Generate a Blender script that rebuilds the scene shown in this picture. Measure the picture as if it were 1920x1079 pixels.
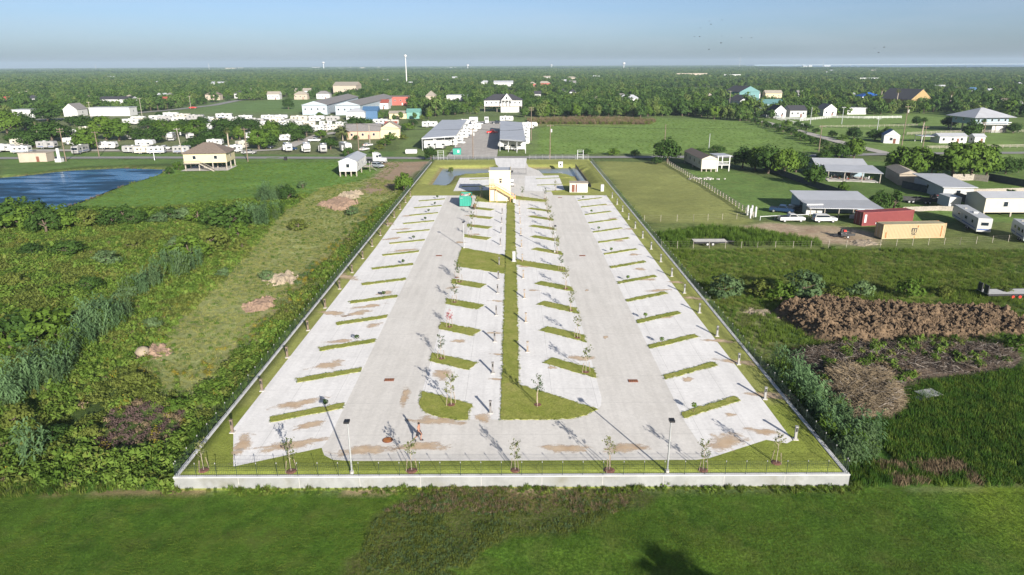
import bpy, math, random
import numpy as np
from mathutils import Matrix, Vector
R_ = math.radians
random.seed(7); rng = np.random.default_rng(7)

for o in list(bpy.data.objects): bpy.data.objects.remove(o, do_unlink=True)
scene = bpy.context.scene
C = scene.collection

# ------------------------------------------------------------------ camera
CAM_H, FPX, PITCH, ROLL = 32.5, 1280.0, R_(18.1), R_(-0.25)
cam_d = bpy.data.cameras.new('Camera')
cam_d.sensor_width = 36.0; cam_d.lens = 24.0; cam_d.clip_start = 0.5; cam_d.clip_end = 60000
cam = bpy.data.objects.new('Camera', cam_d); C.objects.link(cam)
CR = Matrix.Rotation(math.pi/2 - PITCH, 4, 'X') @ Matrix.Rotation(ROLL, 4, 'Z')
cam.matrix_world = Matrix.Translation((0, 0, CAM_H)) @ CR
scene.camera = cam

# ------------------------------------------------------------------ sky, sun, exposure
SUN_EL, SUN_AZ = R_(19.0), R_(24.3)          # shadows fall 24 degrees left of straight ahead
w = bpy.data.worlds.new('World'); scene.world = w; w.use_nodes = True
nt = w.node_tree; nt.nodes.clear()
sky = nt.nodes.new('ShaderNodeTexSky'); sky.sky_type = 'NISHITA'; sky.sun_disc = False
sky.sun_elevation = SUN_EL; sky.sun_rotation = math.pi - SUN_AZ
sky.altitude = 0; sky.air_density = .55; sky.dust_density = 1.35; sky.ozone_density = 2.0
bg = nt.nodes.new('ShaderNodeBackground'); bg.inputs['Strength'].default_value = 0.06
wo = nt.nodes.new('ShaderNodeOutputWorld')
# thin high cloud veil over the whole sky
tcw = nt.nodes.new('ShaderNodeTexCoord'); mpw = nt.nodes.new('ShaderNodeMapping'); mpw.inputs['Scale'].default_value = (3.0, 3.0, 26.0)
nzw = nt.nodes.new('ShaderNodeTexNoise'); nzw.inputs['Scale'].default_value = 1.0; nzw.inputs['Detail'].default_value = 6; nzw.inputs['Roughness'].default_value = .6
rpw = nt.nodes.new('ShaderNodeValToRGB'); rpw.color_ramp.elements[0].position = .42; rpw.color_ramp.elements[0].color = (0,0,0,1); rpw.color_ramp.elements[1].position = .8; rpw.color_ramp.elements[1].color = (.2,.2,.2,1)
mxw = nt.nodes.new('ShaderNodeMix'); mxw.data_type = 'RGBA'; mxw.inputs[7].default_value = (5.0,5.4,6.2,1)
nt.links.new(tcw.outputs['Generated'], mpw.inputs['Vector']); nt.links.new(mpw.outputs[0], nzw.inputs['Vector']); nt.links.new(nzw.outputs['Fac'], rpw.inputs['Fac'])
nt.links.new(rpw.outputs['Color'], mxw.inputs[0]); nt.links.new(sky.outputs[0], mxw.inputs[6])
nt.links.new(mxw.outputs[2], bg.inputs['Color']); nt.links.new(bg.outputs[0], wo.inputs['Surface'])
sl = bpy.data.lights.new('Sun', 'SUN'); sl.energy = 4.7; sl.angle = R_(0.6); sl.color = (1.0, 0.95, 0.87)
so = bpy.data.objects.new('Sun', sl); C.objects.link(so)
sd = Vector((-math.sin(SUN_AZ)*math.cos(SUN_EL), math.cos(SUN_AZ)*math.cos(SUN_EL), -math.sin(SUN_EL)))
so.rotation_euler = sd.to_track_quat('-Z', 'Y').to_euler(); so.location = (30, -60, 60)
scene.view_settings.view_transform = 'Standard'; scene.view_settings.look = 'None'
scene.view_settings.exposure = 1.2; scene.view_settings.gamma = 1.0
scene.view_settings.use_curve_mapping = False
scene.render.resolution_x = 1024; scene.render.resolution_y = 575
scene.render.engine = 'CYCLES'
scene.cycles.volume_bounces = 0; scene.cycles.max_bounces = 5
scene.cycles.diffuse_bounces = 2; scene.cycles.glossy_bounces = 2; scene.cycles.transparent_max_bounces = 8

# ------------------------------------------------------------------ helpers
CR3 = np.array(CR.to_3x3())
def P(px, py, z=0.0):
    """ground point seen at a pixel of the 1920 wide photograph"""
    d = CR3 @ np.array([(px-960)/FPX, -(py-539.5)/FPX, -1.0]); t = (z-CAM_H)/d[2]
    return Vector((d[0]*t, d[1]*t, z))
def PXM(px, py, z=0.0):
    """metres per pixel at that ground point"""
    p = P(px, py, z); d = np.array([p.x, p.y, p.z-CAM_H])
    return float(-(CR3.T @ d)[2])/FPX

ORD = ['zeroth','first','second','third','fourth','fifth','sixth','seventh','eighth','ninth','tenth','eleventh','twelfth','thirteenth','fourteenth','fifteenth','sixteenth','seventeenth','eighteenth','nineteenth']
TENS = {2:'twenty',3:'thirty',4:'forty',5:'fifty',6:'sixty',7:'seventy',8:'eighty',9:'ninety'}
def ordw(n):
    if n < 20: return ORD[n]
    t, u = divmod(n, 10)
    return TENS[t][:-1]+'ieth' if u == 0 else TENS[t]+'-'+ORD[u]

class MB:
    """collects simple solids; build() links them as ONE mesh object"""
    def __init__(s): s.v = []; s.f = []; s.m = []
    def add(s, vs, fs, mi=0):
        b = len(s.v); s.v += [tuple(x) for x in vs]
        s.f += [tuple(i+b for i in f) for f in fs]; s.m += [mi]*len(fs); return s
    def box(s, c, d, rz=0, mi=0, taper=(1,1)):
        x, y, z = d[0]/2, d[1]/2, d[2]/2; tx, ty = taper
        p = [(-x,-y,-z),(x,-y,-z),(x,y,-z),(-x,y,-z),(-x*tx,-y*ty,z),(x*tx,-y*ty,z),(x*tx,y*ty,z),(-x*tx,y*ty,z)]
        cs, sn = math.cos(rz), math.sin(rz)
        p = [(c[0]+a*cs-b*sn, c[1]+a*sn+b*cs, c[2]+e) for a, b, e in p]
        return s.add(p, [(0,3,2,1),(4,5,6,7),(0,1,5,4),(1,2,6,5),(2,3,7,6),(3,0,4,7)], mi)
    def b2(s, x0, x1, y0, y1, z0, z1, mi=0):
        return s.box(((x0+x1)/2,(y0+y1)/2,(z0+z1)/2), (x1-x0,y1-y0,z1-z0), 0, mi)
    def bar(s, a, b, w, h=None, mi=0):
        a, b = Vector(a), Vector(b); h = h or w; d = (b-a)
        if d.length < 1e-6: return s
        d.normalize(); up = Vector((0,0,1)) if abs(d.z) < .95 else Vector((1,0,0))
        sx = d.cross(up).normalized()*w/2; sy = sx.cross(d).normalized()*h/2
        p = [a-sx-sy,a+sx-sy,a+sx+sy,a-sx+sy,b-sx-sy,b+sx-sy,b+sx+sy,b-sx+sy]
        return s.add(p, [(0,3,2,1),(4,5,6,7),(0,1,5,4),(1,2,6,5),(2,3,7,6),(3,0,4,7)], mi)
    def tube(s, pts, rs, n=6, mi=0):
        pts = [Vector(p) for p in pts]; rings = []
        if not hasattr(rs, '__len__'): rs = [rs]*len(pts)
        vs = []
        for i, p in enumerate(pts):
            d = (pts[min(i+1,len(pts)-1)]-pts[max(i-1,0)]).normalized()
            up = Vector((0,0,1)) if abs(d.z) < .9 else Vector((1,0,0))
            a = d.cross(up).normalized(); b = a.cross(d)
            for k in range(n):
                t = 2*math.pi*k/n; vs.append(p+(a*math.cos(t)+b*math.sin(t))*rs[i])
        fs = []
        for i in range(len(pts)-1):
            for k in range(n):
                fs.append((i*n+k, i*n+(k+1)%n, (i+1)*n+(k+1)%n, (i+1)*n+k))
        fs.append(tuple(range(n))[::-1]); fs.append(tuple(range((len(pts)-1)*n, len(pts)*n)))
        return s.add(vs, fs, mi)
    def extr(s, prof, y0, y1, mi=0):
        """profile [(x,z)...] extruded along y"""
        n = len(prof); vs = [(x,y0,z) for x,z in prof]+[(x,y1,z) for x,z in prof]
        fs = [tuple(range(n)), tuple(range(n,2*n))[::-1]]+[(i,(i+1)%n+0,(i+1)%n+n,i+n)[::-1] for i in range(n)]
        return s.add(vs, fs, mi)
    def extz(s, poly, z0, z1, mi=0):
        n = len(poly); vs = [(p[0],p[1],z0) for p in poly]+[(p[0],p[1],z1) for p in poly]
        fs = [tuple(range(n))[::-1], tuple(range(n,2*n))]+[(i,(i+1)%n,(i+1)%n+n,i+n) for i in range(n)]
        return s.add(vs, fs, mi)
    def wheel(s, c, r, w, mi=0, n=12):
        return s.tube([(c[0],c[1]-w/2,c[2]),(c[0],c[1]+w/2,c[2])], r, n, mi)
    def mesh(s, name):
        me = bpy.data.meshes.new(name); me.from_pydata(s.v, [], s.f)
        if any(s.m): me.polygons.foreach_set('material_index', s.m)
        return me
    def build(s, name, mats, parent=None, loc=None, rz=0, smooth=False):
        me = s.mesh(name)
        for m in (mats if isinstance(mats, (list,tuple)) else [mats]): me.materials.append(m)
        if smooth: me.polygons.foreach_set('use_smooth', [True]*len(me.polygons))
        o = bpy.data.objects.new(name, me); C.objects.link(o)
        if parent: o.parent = parent
        if loc is not None: o.location = loc
        o.rotation_euler.z = rz
        return o

def tag(o, label=None, cat=None, group=None, kind=None):
    if label: o['label'] = label
    if cat: o['category'] = cat
    if group: o['group'] = group
    if kind: o['kind'] = kind
    return o
def thing(name, label, cat, loc=(0,0,0), rz=0, group=None):
    o = bpy.data.objects.new(name, None); C.objects.link(o); o.empty_display_size = .3
    o.location = loc; o.rotation_euler.z = rz
    return tag(o, label, cat, group)
def copy_tree(o, parent=None):
    c = o.copy(); C.objects.link(c); c.parent = parent
    for ch in [k for k in o.children]: copy_tree(ch, c)
    return c
_first = {}
def inst(key, maker, loc, rz=0, label=None, group=None, scale=None):
    """first call builds the thing, later calls copy it with all its parts"""
    if key not in _first: o = maker(); _first[key] = o
    else: o = copy_tree(_first[key])
    o.location = loc; o.rotation_euler.z = rz
    if label: o['label'] = label
    if group: o['group'] = group
    if scale: o.scale = scale if hasattr(scale, '__len__') else (scale,)*3
    return o

# ------------------------------------------------------------------ materials
def newmat(name):
    m = bpy.data.materials.new(name); m.use_nodes = True
    n = m.node_tree.nodes; b = n['Principled BSDF']; return m, m.node_tree, b
def nd(nt, t, **kw):
    n = nt.nodes.new(t)
    for k, v in kw.items(): setattr(n, k, v)
    return n
def noise(nt, vec, scale, detail=3, rough=.6):
    n = nd(nt, 'ShaderNodeTexNoise'); n.inputs['Scale'].default_value = scale
    n.inputs['Detail'].default_value = detail; n.inputs['Roughness'].default_value = rough
    nt.links.new(vec, n.inputs['Vector']); return n.outputs['Fac']
def ramp(nt, fac, stops):
    r = nd(nt, 'ShaderNodeValToRGB'); nt.links.new(fac, r.inputs['Fac'])
    e = r.color_ramp.elements
    while len(e) < len(stops): e.new(.5)
    for i, (p, c) in enumerate(stops):
        e[i].position = p; e[i].color = (c if hasattr(c,'__len__') else (c,c,c))+((1,) if not hasattr(c,'__len__') or len(c)==3 else ())
    return r.outputs['Color']
def mixc(nt, a, b, fac, mode='MIX'):
    m = nd(nt, 'ShaderNodeMix', data_type='RGBA', blend_type=mode)
    for s, v in ((m.inputs[6], a), (m.inputs[7], b)):
        if hasattr(v, 'is_linked'): nt.links.new(v, s)
        else: s.default_value = tuple(v)+(1,)
    if hasattr(fac, 'is_linked'): nt.links.new(fac, m.inputs[0])
    else: m.inputs[0].default_value = fac
    return m.outputs[2]
def bump(nt, b, h, strength=.4, dist=.05):
    n = nd(nt, 'ShaderNodeBump'); n.inputs['Strength'].default_value = strength; n.inputs['Distance'].default_value = dist
    nt.links.new(h, n.inputs['Height']); nt.links.new(n.outputs[0], b.inputs['Normal'])
def mat(name, col, rough=.7, var=.18, scale=1.5, metal=0.0, dirt=None, bumps=0, vec='Object', spec=.4, emit=None):
    m, nt, b = newmat(name)
    tc = nd(nt, 'ShaderNodeTexCoord'); v = tc.outputs[vec]
    f = noise(nt, v, scale, 4)
    lo = tuple(c*(1-var) for c in col); hi = tuple(min(1, c*(1+var)) for c in col)
    c = ramp(nt, f, [(.3, lo), (.7, hi)])
    if dirt:
        f2 = noise(nt, v, scale*.37+.11, 5)
        c = mixc(nt, c, dirt[:3], ramp(nt, f2, [(.5, 0.0), (.75, dirt[3])]))
    nt.links.new(c, b.inputs['Base Color']); b.inputs['Roughness'].default_value = rough
    b.inputs['Metallic'].default_value = metal; b.inputs['Specular IOR Level'].default_value = spec
    if bumps: bump(nt, b, noise(nt, v, scale*6, 4), .5, bumps)
    return m
def leafmat(name, c0, c1, rough=.62, trans=.33, hue=None):
    """foliage: colour differs between plants and between clumps; light passes through leaves"""
    m, nt, b = newmat(name)
    geo = nd(nt, 'ShaderNodeNewGeometry'); oi = nd(nt, 'ShaderNodeObjectInfo')
    f = noise(nt, geo.outputs['Position'], .9, 2)
    f2 = noise(nt, geo.outputs['Position'], .03, 2)
    add = nd(nt, 'ShaderNodeMath', operation='MULTIPLY_ADD'); nt.links.new(oi.outputs['Random'], add.inputs[0]); add.inputs[1].default_value = .5
    nt.links.new(f, add.inputs[2])
    add2 = nd(nt, 'ShaderNodeMath', operation='MULTIPLY_ADD'); nt.links.new(f2, add2.inputs[0]); add2.inputs[1].default_value = .6; nt.links.new(add.outputs[0], add2.inputs[2])
    stops = [(.65, c0), (1.25/1.3, c1)]
    mm = nd(nt, 'ShaderNodeMapRange'); mm.inputs[1].default_value = .55; mm.inputs[2].default_value = 1.35
    nt.links.new(add2.outputs[0], mm.inputs[0])
    cc = [(0.0, c0), (1.0, c1)]
    if hue: cc = [(0.0, c0), (.7, c1), (1.0, hue)]
    c = ramp(nt, mm.outputs[0], cc)
    nt.links.new(c, b.inputs['Base Color']); b.inputs['Roughness'].default_value = rough
    b.inputs['Specular IOR Level'].default_value = .08
    tr = nd(nt, 'ShaderNodeBsdfTranslucent'); nt.links.new(c, tr.inputs['Color'])
    mx = nd(nt, 'ShaderNodeMixShader'); mx.inputs[0].default_value = trans
    nt.links.new(b.outputs[0], mx.inputs[1]); nt.links.new(tr.outputs[0], mx.inputs[2])
    nt.links.new(mx.outputs[0], nt.nodes['Material Output'].inputs['Surface'])
    return m

M = {}
def ground_material():
    m, nt, b = newmat('ground')
    at = nd(nt, 'ShaderNodeVertexColor', layer_name='Col')
    ms = nd(nt, 'ShaderNodeVertexColor', layer_name='Msk')     # r: bare soil share, g: mottling strength
    sep = nd(nt, 'ShaderNodeSeparateColor'); nt.links.new(ms.outputs[0], sep.inputs[0])
    g = nd(nt, 'ShaderNodeNewGeometry').outputs['Position']
    fine = noise(nt, g, 5.0, 4, .75); mid = noise(nt, g, .8, 4, .65); big = noise(nt, g, .09, 3)
    k = mixc(nt, ramp(nt, fine, [(.25, .45), (.75, 1.55)]), ramp(nt, mid, [(.25, .55), (.75, 1.45)]), 1.0, 'MULTIPLY')
    k = mixc(nt, k, ramp(nt, big, [(.3, .8), (.7, 1.2)]), 1.0, 'MULTIPLY')
    k = mixc(nt, (1,1,1), k, sep.outputs[1])
    c = mixc(nt, at.outputs[0], k, 1.0, 'MULTIPLY')
    soil = ramp(nt, noise(nt, g, 1.4, 5), [(.3, (.2,.14,.09)), (.7, (.36,.26,.18))])
    sf = nd(nt, 'ShaderNodeMath', operation='ADD'); nt.links.new(sep.outputs[0], sf.inputs[0]); nt.links.new(noise(nt, g, .22, 5, .7), sf.inputs[1])
    c = mixc(nt, c, soil, ramp(nt, sf.outputs[0], [(.85, 0.0), (1.0, .9)]))
    # dry straw tint in the grass
    c = mixc(nt, c, mixc(nt, c, (.2,.19,.06), .3), ramp(nt, noise(nt, g, .35, 4), [(.5, 0.0), (.75, 1.0)]))
    nt.links.new(c, b.inputs['Base Color']); b.inputs['Roughness'].default_value = .95; b.inputs['Specular IOR Level'].default_value = .1
    bump(nt, b, fine, .7, .12)
    return m
def concrete(name, c0, c1, joint=None):
    m, nt, b = newmat(name)
    g = nd(nt, 'ShaderNodeNewGeometry').outputs['Position']
    c = ramp(nt, noise(nt, g, .25, 5, .65), [(.3, c0), (.7, c1)])
    c = mixc(nt, c, ramp(nt, noise(nt, g, 3.5, 4, .7), [(.3, .88), (.7, 1.06)]), 1.0, 'MULTIPLY')
    # faint tyre and water marks running along the lane
    mp = nd(nt, 'ShaderNodeMapping'); mp.inputs['Scale'].default_value = (1.3, .07, 1); nt.links.new(g, mp.inputs['Vector'])
    c = mixc(nt, c, ramp(nt, noise(nt, mp.outputs[0], 1.0, 3), [(.35, .91), (.6, 1.02)]), .8, 'MULTIPLY')
    if joint:
        s = nd(nt, 'ShaderNodeSeparateXYZ'); nt.links.new(g, s.inputs[0])
        acc = None
        for ax, per, off in joint:
            a = nd(nt, 'ShaderNodeMath', operation='ADD'); nt.links.new(s.outputs[ax], a.inputs[0]); a.inputs[1].default_value = off
            q = nd(nt, 'ShaderNodeMath', operation='PINGPONG'); nt.links.new(a.outputs[0], q.inputs[0]); q.inputs[1].default_value = per/2
            l = nd(nt, 'ShaderNodeMath', operation='LESS_THAN'); nt.links.new(q.outputs[0], l.inputs[0]); l.inputs[1].default_value = .02
            c = mixc(nt, c, mixc(nt, c, (.3,.29,.27), .55), l.outputs[0])
    nt.links.new(c, b.inputs['Base Color']); b.inputs['Roughness'].default_value = .85; b.inputs['Specular IOR Level'].default_value = .3
    return m
def stain_material():
    m, nt, b = newmat('mud_stain')
    g = nd(nt, 'ShaderNodeNewGeometry').outputs['Position']
    c = ramp(nt, noise(nt, g, .9, 4), [(.3, (.45,.31,.19)), (.7, (.58,.45,.31))])
    nt.links.new(c, b.inputs['Base Color']); b.inputs['Roughness'].default_value = .9
    uv = nd(nt, 'ShaderNodeVertexColor', layer_name='Edge')
    ad = nd(nt, 'ShaderNodeMath', operation='ADD'); nt.links.new(uv.outputs[0], ad.inputs[0])
    mp = nd(nt, 'ShaderNodeMapping'); mp.inputs['Scale'].default_value = (.8, 1.1, 1); nt.links.new(g, mp.inputs['Vector'])
    nt.links.new(noise(nt, mp.outputs[0], 1.0, 6, .7), ad.inputs[1])
    a = ramp(nt, ad.outputs[0], [(.66, 0.0), (.77, .45), (.95, .85)])
    sc = nd(nt, 'ShaderNodeSeparateColor'); nt.links.new(a, sc.inputs[0]); nt.links.new(sc.outputs[0], b.inputs['Alpha'])
    return m
def water_material(name, col, rough, wave, algae=None):
    m, nt, b = newmat(name)
    g = nd(nt, 'ShaderNodeNewGeometry').outputs['Position']
    c = col
    if algae:
        mp = nd(nt, 'ShaderNodeMapping'); mp.inputs['Scale'].default_value = (.035, .12, 1); mp.inputs['Rotation'].default_value = (0,0,.25); nt.links.new(g, mp.inputs['Vector'])
        f = ramp(nt, noise(nt, mp.outputs[0], 1.0, 7, .68), [(.46, 0.0), (.56, .85)])
        c = mixc(nt, col, algae, f); nt.links.new(c, b.inputs['Base Color'])
        r = nd(nt, 'ShaderNodeMath', operation='MULTIPLY_ADD'); nt.links.new(f, r.inputs[0]); r.inputs[1].default_value = .5; r.inputs[2].default_value = rough
        nt.links.new(r.outputs[0], b.inputs['Roughness'])
    else:
        b.inputs['Base Color'].default_value = tuple(col)+(1,); b.inputs['Roughness'].default_value = rough
    b.inputs['IOR'].default_value = 1.33; b.inputs['Specular IOR Level'].default_value = .15 if name == 'sea_water' else .5
    bump(nt, b, noise(nt, g, 1.6, 3), wave, .05)
    return m
M['ground'] = ground_material()
M['drive'] = concrete('drive_concrete', (.55,.52,.475), (.62,.59,.545), [(1, 6.0, 0.0)])
M['pad'] = concrete('pad_concrete', (.63,.61,.585), (.73,.71,.685), [(1, 8.25, 3.0), (0, 4.3, .35)])
M['stain'] = stain_material()
M['wall'] = mat('wall_concrete', (.215,.22,.215), .85, .16, .8, dirt=(.12,.115,.08,.75), vec='Object', bumps=.01)
M['asphalt'] = concrete('old_asphalt', (.2,.195,.185), (.27,.26,.25))
M['gravel'] = concrete('gravel', (.33,.3,.27), (.43,.4,.36))
M['water'] = water_material('pond_water', (.004,.08,.19), .2, .15, (.012,.035,.06))
M['basin_water'] = water_material('basin_water', (.2,.22,.21), .25, .12)
M['sea'] = water_material('sea_water', (.02,.06,.11), .3, .4)
M['white'] = mat('white_paint', (.46,.46,.45), .45, .05, .5)
M['rvwhite'] = mat('rv_shell', (.4,.4,.39), .35, .05, .6, dirt=(.36,.34,.3,.4))
M['rvgrey'] = mat('rv_shell_grey', (.26,.255,.25), .4, .06, .6)
M['rvcream'] = mat('rv_shell_cream', (.4,.37,.31), .4, .06, .6)
M['stripe_blue'] = mat('rv_stripe_blue', (.06,.1,.25), .4, .1)
M['stripe_grey'] = mat('rv_stripe_grey', (.22,.22,.23), .4, .1)
M['glass'] = mat('dark_glass', (.012,.018,.025), .08, .1, spec=.6)
M['tyre'] = mat('tyre_rubber', (.015,.015,.016), .85)
M['rim'] = mat('rim', (.5,.5,.5), .35, .05, metal=.6)
M['black'] = mat('black_metal', (.018,.018,.02), .5)
M['greenfence'] = mat('dark_fence_paint', (.02,.035,.028), .55)
M['galv'] = mat('galvanised_steel', (.42,.43,.44), .45, .1, metal=.5)
M['roofmetal'] = mat('pale_metal_roof', (.42,.43,.45), .5, .07, .25, metal=.2, dirt=(.3,.29,.27,.3))
M['roofgrey'] = mat('shingle_grey', (.17,.16,.155), .9, .2, 2.0)
M['roofbrown'] = mat('shingle_brown', (.14,.11,.09), .9, .2, 2.0)
M['roofdark'] = mat('shingle_dark', (.035,.035,.042), .9, .2, 2.0)
M['rooftan'] = mat('shingle_tan', (.26,.23,.19), .9, .15, 2.0)
M['roofred'] = mat('roof_red', (.24,.06,.04), .75, .15)
M['roofblue'] = mat('roof_blue', (.05,.11,.2), .6, .12)
M['roofteal'] = mat('roof_teal', (.12,.26,.22), .6, .1)
M['tarp'] = mat('blue_tarp', (.02,.09,.33), .5, .2, .7)
M['cream'] = mat('cream_siding', (.46,.4,.25), .8, .05, .7)
M['office'] = mat('office_stucco', (.5,.44,.31), .85, .05, .7)
M['peach'] = mat('peach_stucco', (.42,.28,.2), .85, .06, .7)
M['tan'] = mat('tan_siding', (.33,.28,.22), .8, .08, .7)
M['yellow'] = mat('yellow_stucco', (.27,.19,.085), .85, .06)
M['paleblue'] = mat('pale_blue_metal', (.3,.35,.39), .6, .06)
M['bluegrey'] = mat('blue_grey_siding', (.22,.29,.33), .7, .1)
M['teal'] = mat('teal_siding', (.09,.19,.19), .7, .08)
M['grey'] = mat('grey_siding', (.36,.36,.35), .8, .1)
M['brick'] = mat('red_brick', (.33,.09,.07), .9, .2, 3.0)
M['concrete'] = mat('plain_concrete', (.42,.4,.37), .9, .15, 1.2)
M['wood'] = mat('weathered_wood', (.24,.19,.14), .9, .25, 2.5)
M['oakwood'] = mat('stair_wood', (.55,.32,.13), .8, .2, 2.5)
M['polewood'] = mat('pole_wood', (.16,.12,.09), .9, .25, 2.0)
M['greywood'] = mat('fence_wood_grey', (.28,.25,.21), .9, .25, 2.0)
M['darkwood'] = mat('dark_fence', (.05,.06,.06), .85, .25, 1.0)
M['contred'] = mat('container_red', (.17,.032,.032), .6, .12, .5, dirt=(.2,.06,.04,.5))
M['conttan'] = mat('container_tan', (.34,.265,.15), .6, .08, .5, dirt=(.35,.17,.06,.55))
M['rust'] = mat('rust', (.3,.11,.03), .9, .3, 2)
M['conttop'] = mat('container_roof', (.3,.27,.17), .7, .2, .6, dirt=(.2,.13,.07,.6))
M['dump'] = mat('dumpster_green', (.02,.22,.16), .5, .12, .8)
M['red'] = mat('red_paint', (.5,.03,.02), .4)
M['carblue'] = mat('car_blue', (.015,.035,.08), .3, .05)
M['carteal'] = mat('car_teal', (.05,.18,.2), .3, .05)
M['cargrey'] = mat('car_grey', (.25,.28,.3), .3, .05)
M['carblack'] = mat('car_black', (.015,.02,.03), .25, .05)
M['bark'] = mat('bark', (.1,.075,.055), .95, .3, 3)
M['barkpale'] = mat('pale_bark', (.3,.25,.2), .95, .2, 3)
M['dirt'] = mat('clod_soil', (.105,.07,.04), .95, .5, 1.1, bumps=.08)
M['sand'] = mat('pale_sand', (.24,.195,.14), .95, .15, 1.5, bumps=.03)
M['pinksoil'] = mat('pink_soil', (.2,.135,.095), .95, .18, 1.5, bumps=.03)
M['stick'] = mat('dead_wood_gap_shade', (.075,.055,.04), .95, .35, .4)  # branches and mound under them; shade in the gaps is put into this colour
M['straw'] = mat('dead_brush', (.17,.13,.08), .95, .3, .4)
M['iron'] = mat('rusty_iron', (.16,.07,.05), .85, .25, 3)
M['skin'] = mat('skin', (.3,.15,.1), .6, .05)
M['hair'] = mat('hair', (.015,.01,.008), .8)
M['cloth'] = mat('dark_cloth', (.02,.02,.03), .9)
M['brown'] = mat('brown_door', (.14,.05,.03), .7)
M['yellowpaint'] = mat('yellow_paint', (.6,.45,.05), .5)
M['leaf_oak'] = leafmat('leaf_oak', (.018,.042,.012), (.055,.105,.02))
M['leaf_lime'] = leafmat('leaf_lime', (.04,.085,.012), (.105,.17,.025))
M['leaf_wood'] = leafmat('leaf_wood', (.022,.058,.016), (.088,.15,.034), hue=(.13,.165,.045))
M['leaf_sap'] = leafmat('leaf_sapling', (.07,.1,.03), (.17,.18,.07))
M['leaf_strip'] = leafmat('leaf_strip', (.16,.18,.045), (.27,.27,.085))
M['leaf_red'] = leafmat('leaf_red', (.28,.05,.06), (.42,.12,.12))
M['leaf_olive'] = leafmat('leaf_olive', (.055,.088,.016), (.14,.165,.036))
M['leaf_weed'] = leafmat('leaf_weed', (.045,.092,.014), (.13,.2,.034), hue=(.15,.165,.04))
M['leaf_cane'] = leafmat('leaf_cane', (.05,.1,.038), (.14,.23,.1), rough=.5)
M['leaf_sage'] = leafmat('leaf_sage', (.05,.09,.036), (.12,.18,.075))
M['leaf_gold'] = leafmat('leaf_gold', (.07,.09,.015), (.3,.24,.03))
M['leaf_dry'] = leafmat('leaf_dry', (.1,.075,.045), (.24,.18,.11))
M['leaf_purple'] = leafmat('leaf_purple', (.07,.045,.045), (.13,.09,.08))
M['leaf_grass'] = leafmat('leaf_grass', (.05,.09,.013), (.125,.18,.027))
M['leaf_dark'] = leafmat('leaf_darkgrass', (.024,.062,.01), (.062,.13,.017))
M['leaf_palm'] = leafmat('leaf_palm', (.05,.075,.02), (.14,.16,.06))

# ------------------------------------------------------------------ plant meshes
def quads_mesh(name, vs, mats, extra=None):
    n = len(vs)//4
    me = bpy.data.meshes.new(name)
    V = np.asarray(vs, dtype=np.float32).reshape(-1,3); F = np.arange(n*4).reshape(-1,4)
    if extra is None: me.from_pydata(V.tolist(), [], F.tolist())
    else:
        b = n*4
        me.from_pydata(V.tolist()+list(extra.v), [], F.tolist()+[tuple(i+b for i in f) for f in extra.f])
        me.polygons.foreach_set('material_index', [0]*n+[1]*len(extra.f))
    for m in mats: me.materials.append(m)
    return me
def leaf_quads(cen, nor, size, r, aspect=1.5):
    n = len(cen); rnd = r.normal(size=(n,3))
    t = np.cross(nor, rnd); t /= np.linalg.norm(t,axis=1,keepdims=True)+1e-9
    b = np.cross(nor, t); b /= np.linalg.norm(b,axis=1,keepdims=True)+1e-9
    s = (size*r.uniform(.6,1.4,size=(n,1)))
    t = t*s*aspect**.5; b = b*s/aspect**.5
    return np.stack([cen-t*.5-b*.15, cen-t*.1-b*.5, cen+t*.5+b*.1, cen-t*.05+b*.5], 1).reshape(-1,3)
def crown_verts(seed, rx, rz, zc, nclump, nleaf, leaf, cr=.42, flat=.0):
    """leaves grouped in clumps spread unevenly over an ellipsoid shell"""
    r = np.random.default_rng(seed)
    d = r.normal(size=(nclump,3)); d /= np.linalg.norm(d,axis=1,keepdims=True)
    d[:,2] = np.where(d[:,2] < -.8, -d[:,2]*.5, d[:,2])
    rad = r.uniform(.45,1.0,size=(nclump,1))**.6*r.uniform(.82,1.15,size=(nclump,1))
    cc = d*rad*np.array([rx,rx,rz]); crs = rx*cr*r.uniform(.6,1.25,size=nclump)
    out = []
    for c, s in zip(cc, crs):
        e = r.normal(size=(nleaf,3)); e /= np.linalg.norm(e,axis=1,keepdims=True)
        p = c+e*s*(r.uniform(.55,1.0,size=(nleaf,1)))*np.array([1,1,.75])
        nrm = e*.8+(p/np.array([rx,rx,rz]))*.5+r.normal(size=(nleaf,3))*.35+np.array([0,0,.25])
        nrm /= np.linalg.norm(nrm,axis=1,keepdims=True)
        p[:,2] += zc; p[:,2] = np.maximum(p[:,2], .1)
        out.append(leaf_quads(p, nrm, leaf, r))
    return np.concatenate(out)
def trunk_mb(h, r0, seed, limbs=5, reach=.5):
    r = random.Random(seed); mb = MB()
    mb.tube([(0,0,-.3),(r.uniform(-.1,.1)*h*.2,r.uniform(-.1,.1)*h*.2,h*.35),(r.uniform(-.2,.2),r.uniform(-.2,.2),h*.75)], [r0*1.25,r0*.8,r0*.3], 7)
    for k in range(limbs):
        a = 2*math.pi*k/limbs+r.uniform(-.4,.4); z0 = h*r.uniform(.28,.45); L = h*reach*r.uniform(.7,1.1)
        mb.tube([(0,0,z0),(math.cos(a)*L*.5,math.sin(a)*L*.5,z0+h*.16),(math.cos(a)*L,math.sin(a)*L,z0+h*.34)], [r0*.5,r0*.32,r0*.1], 5)
    return mb
TREE = {}
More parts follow.
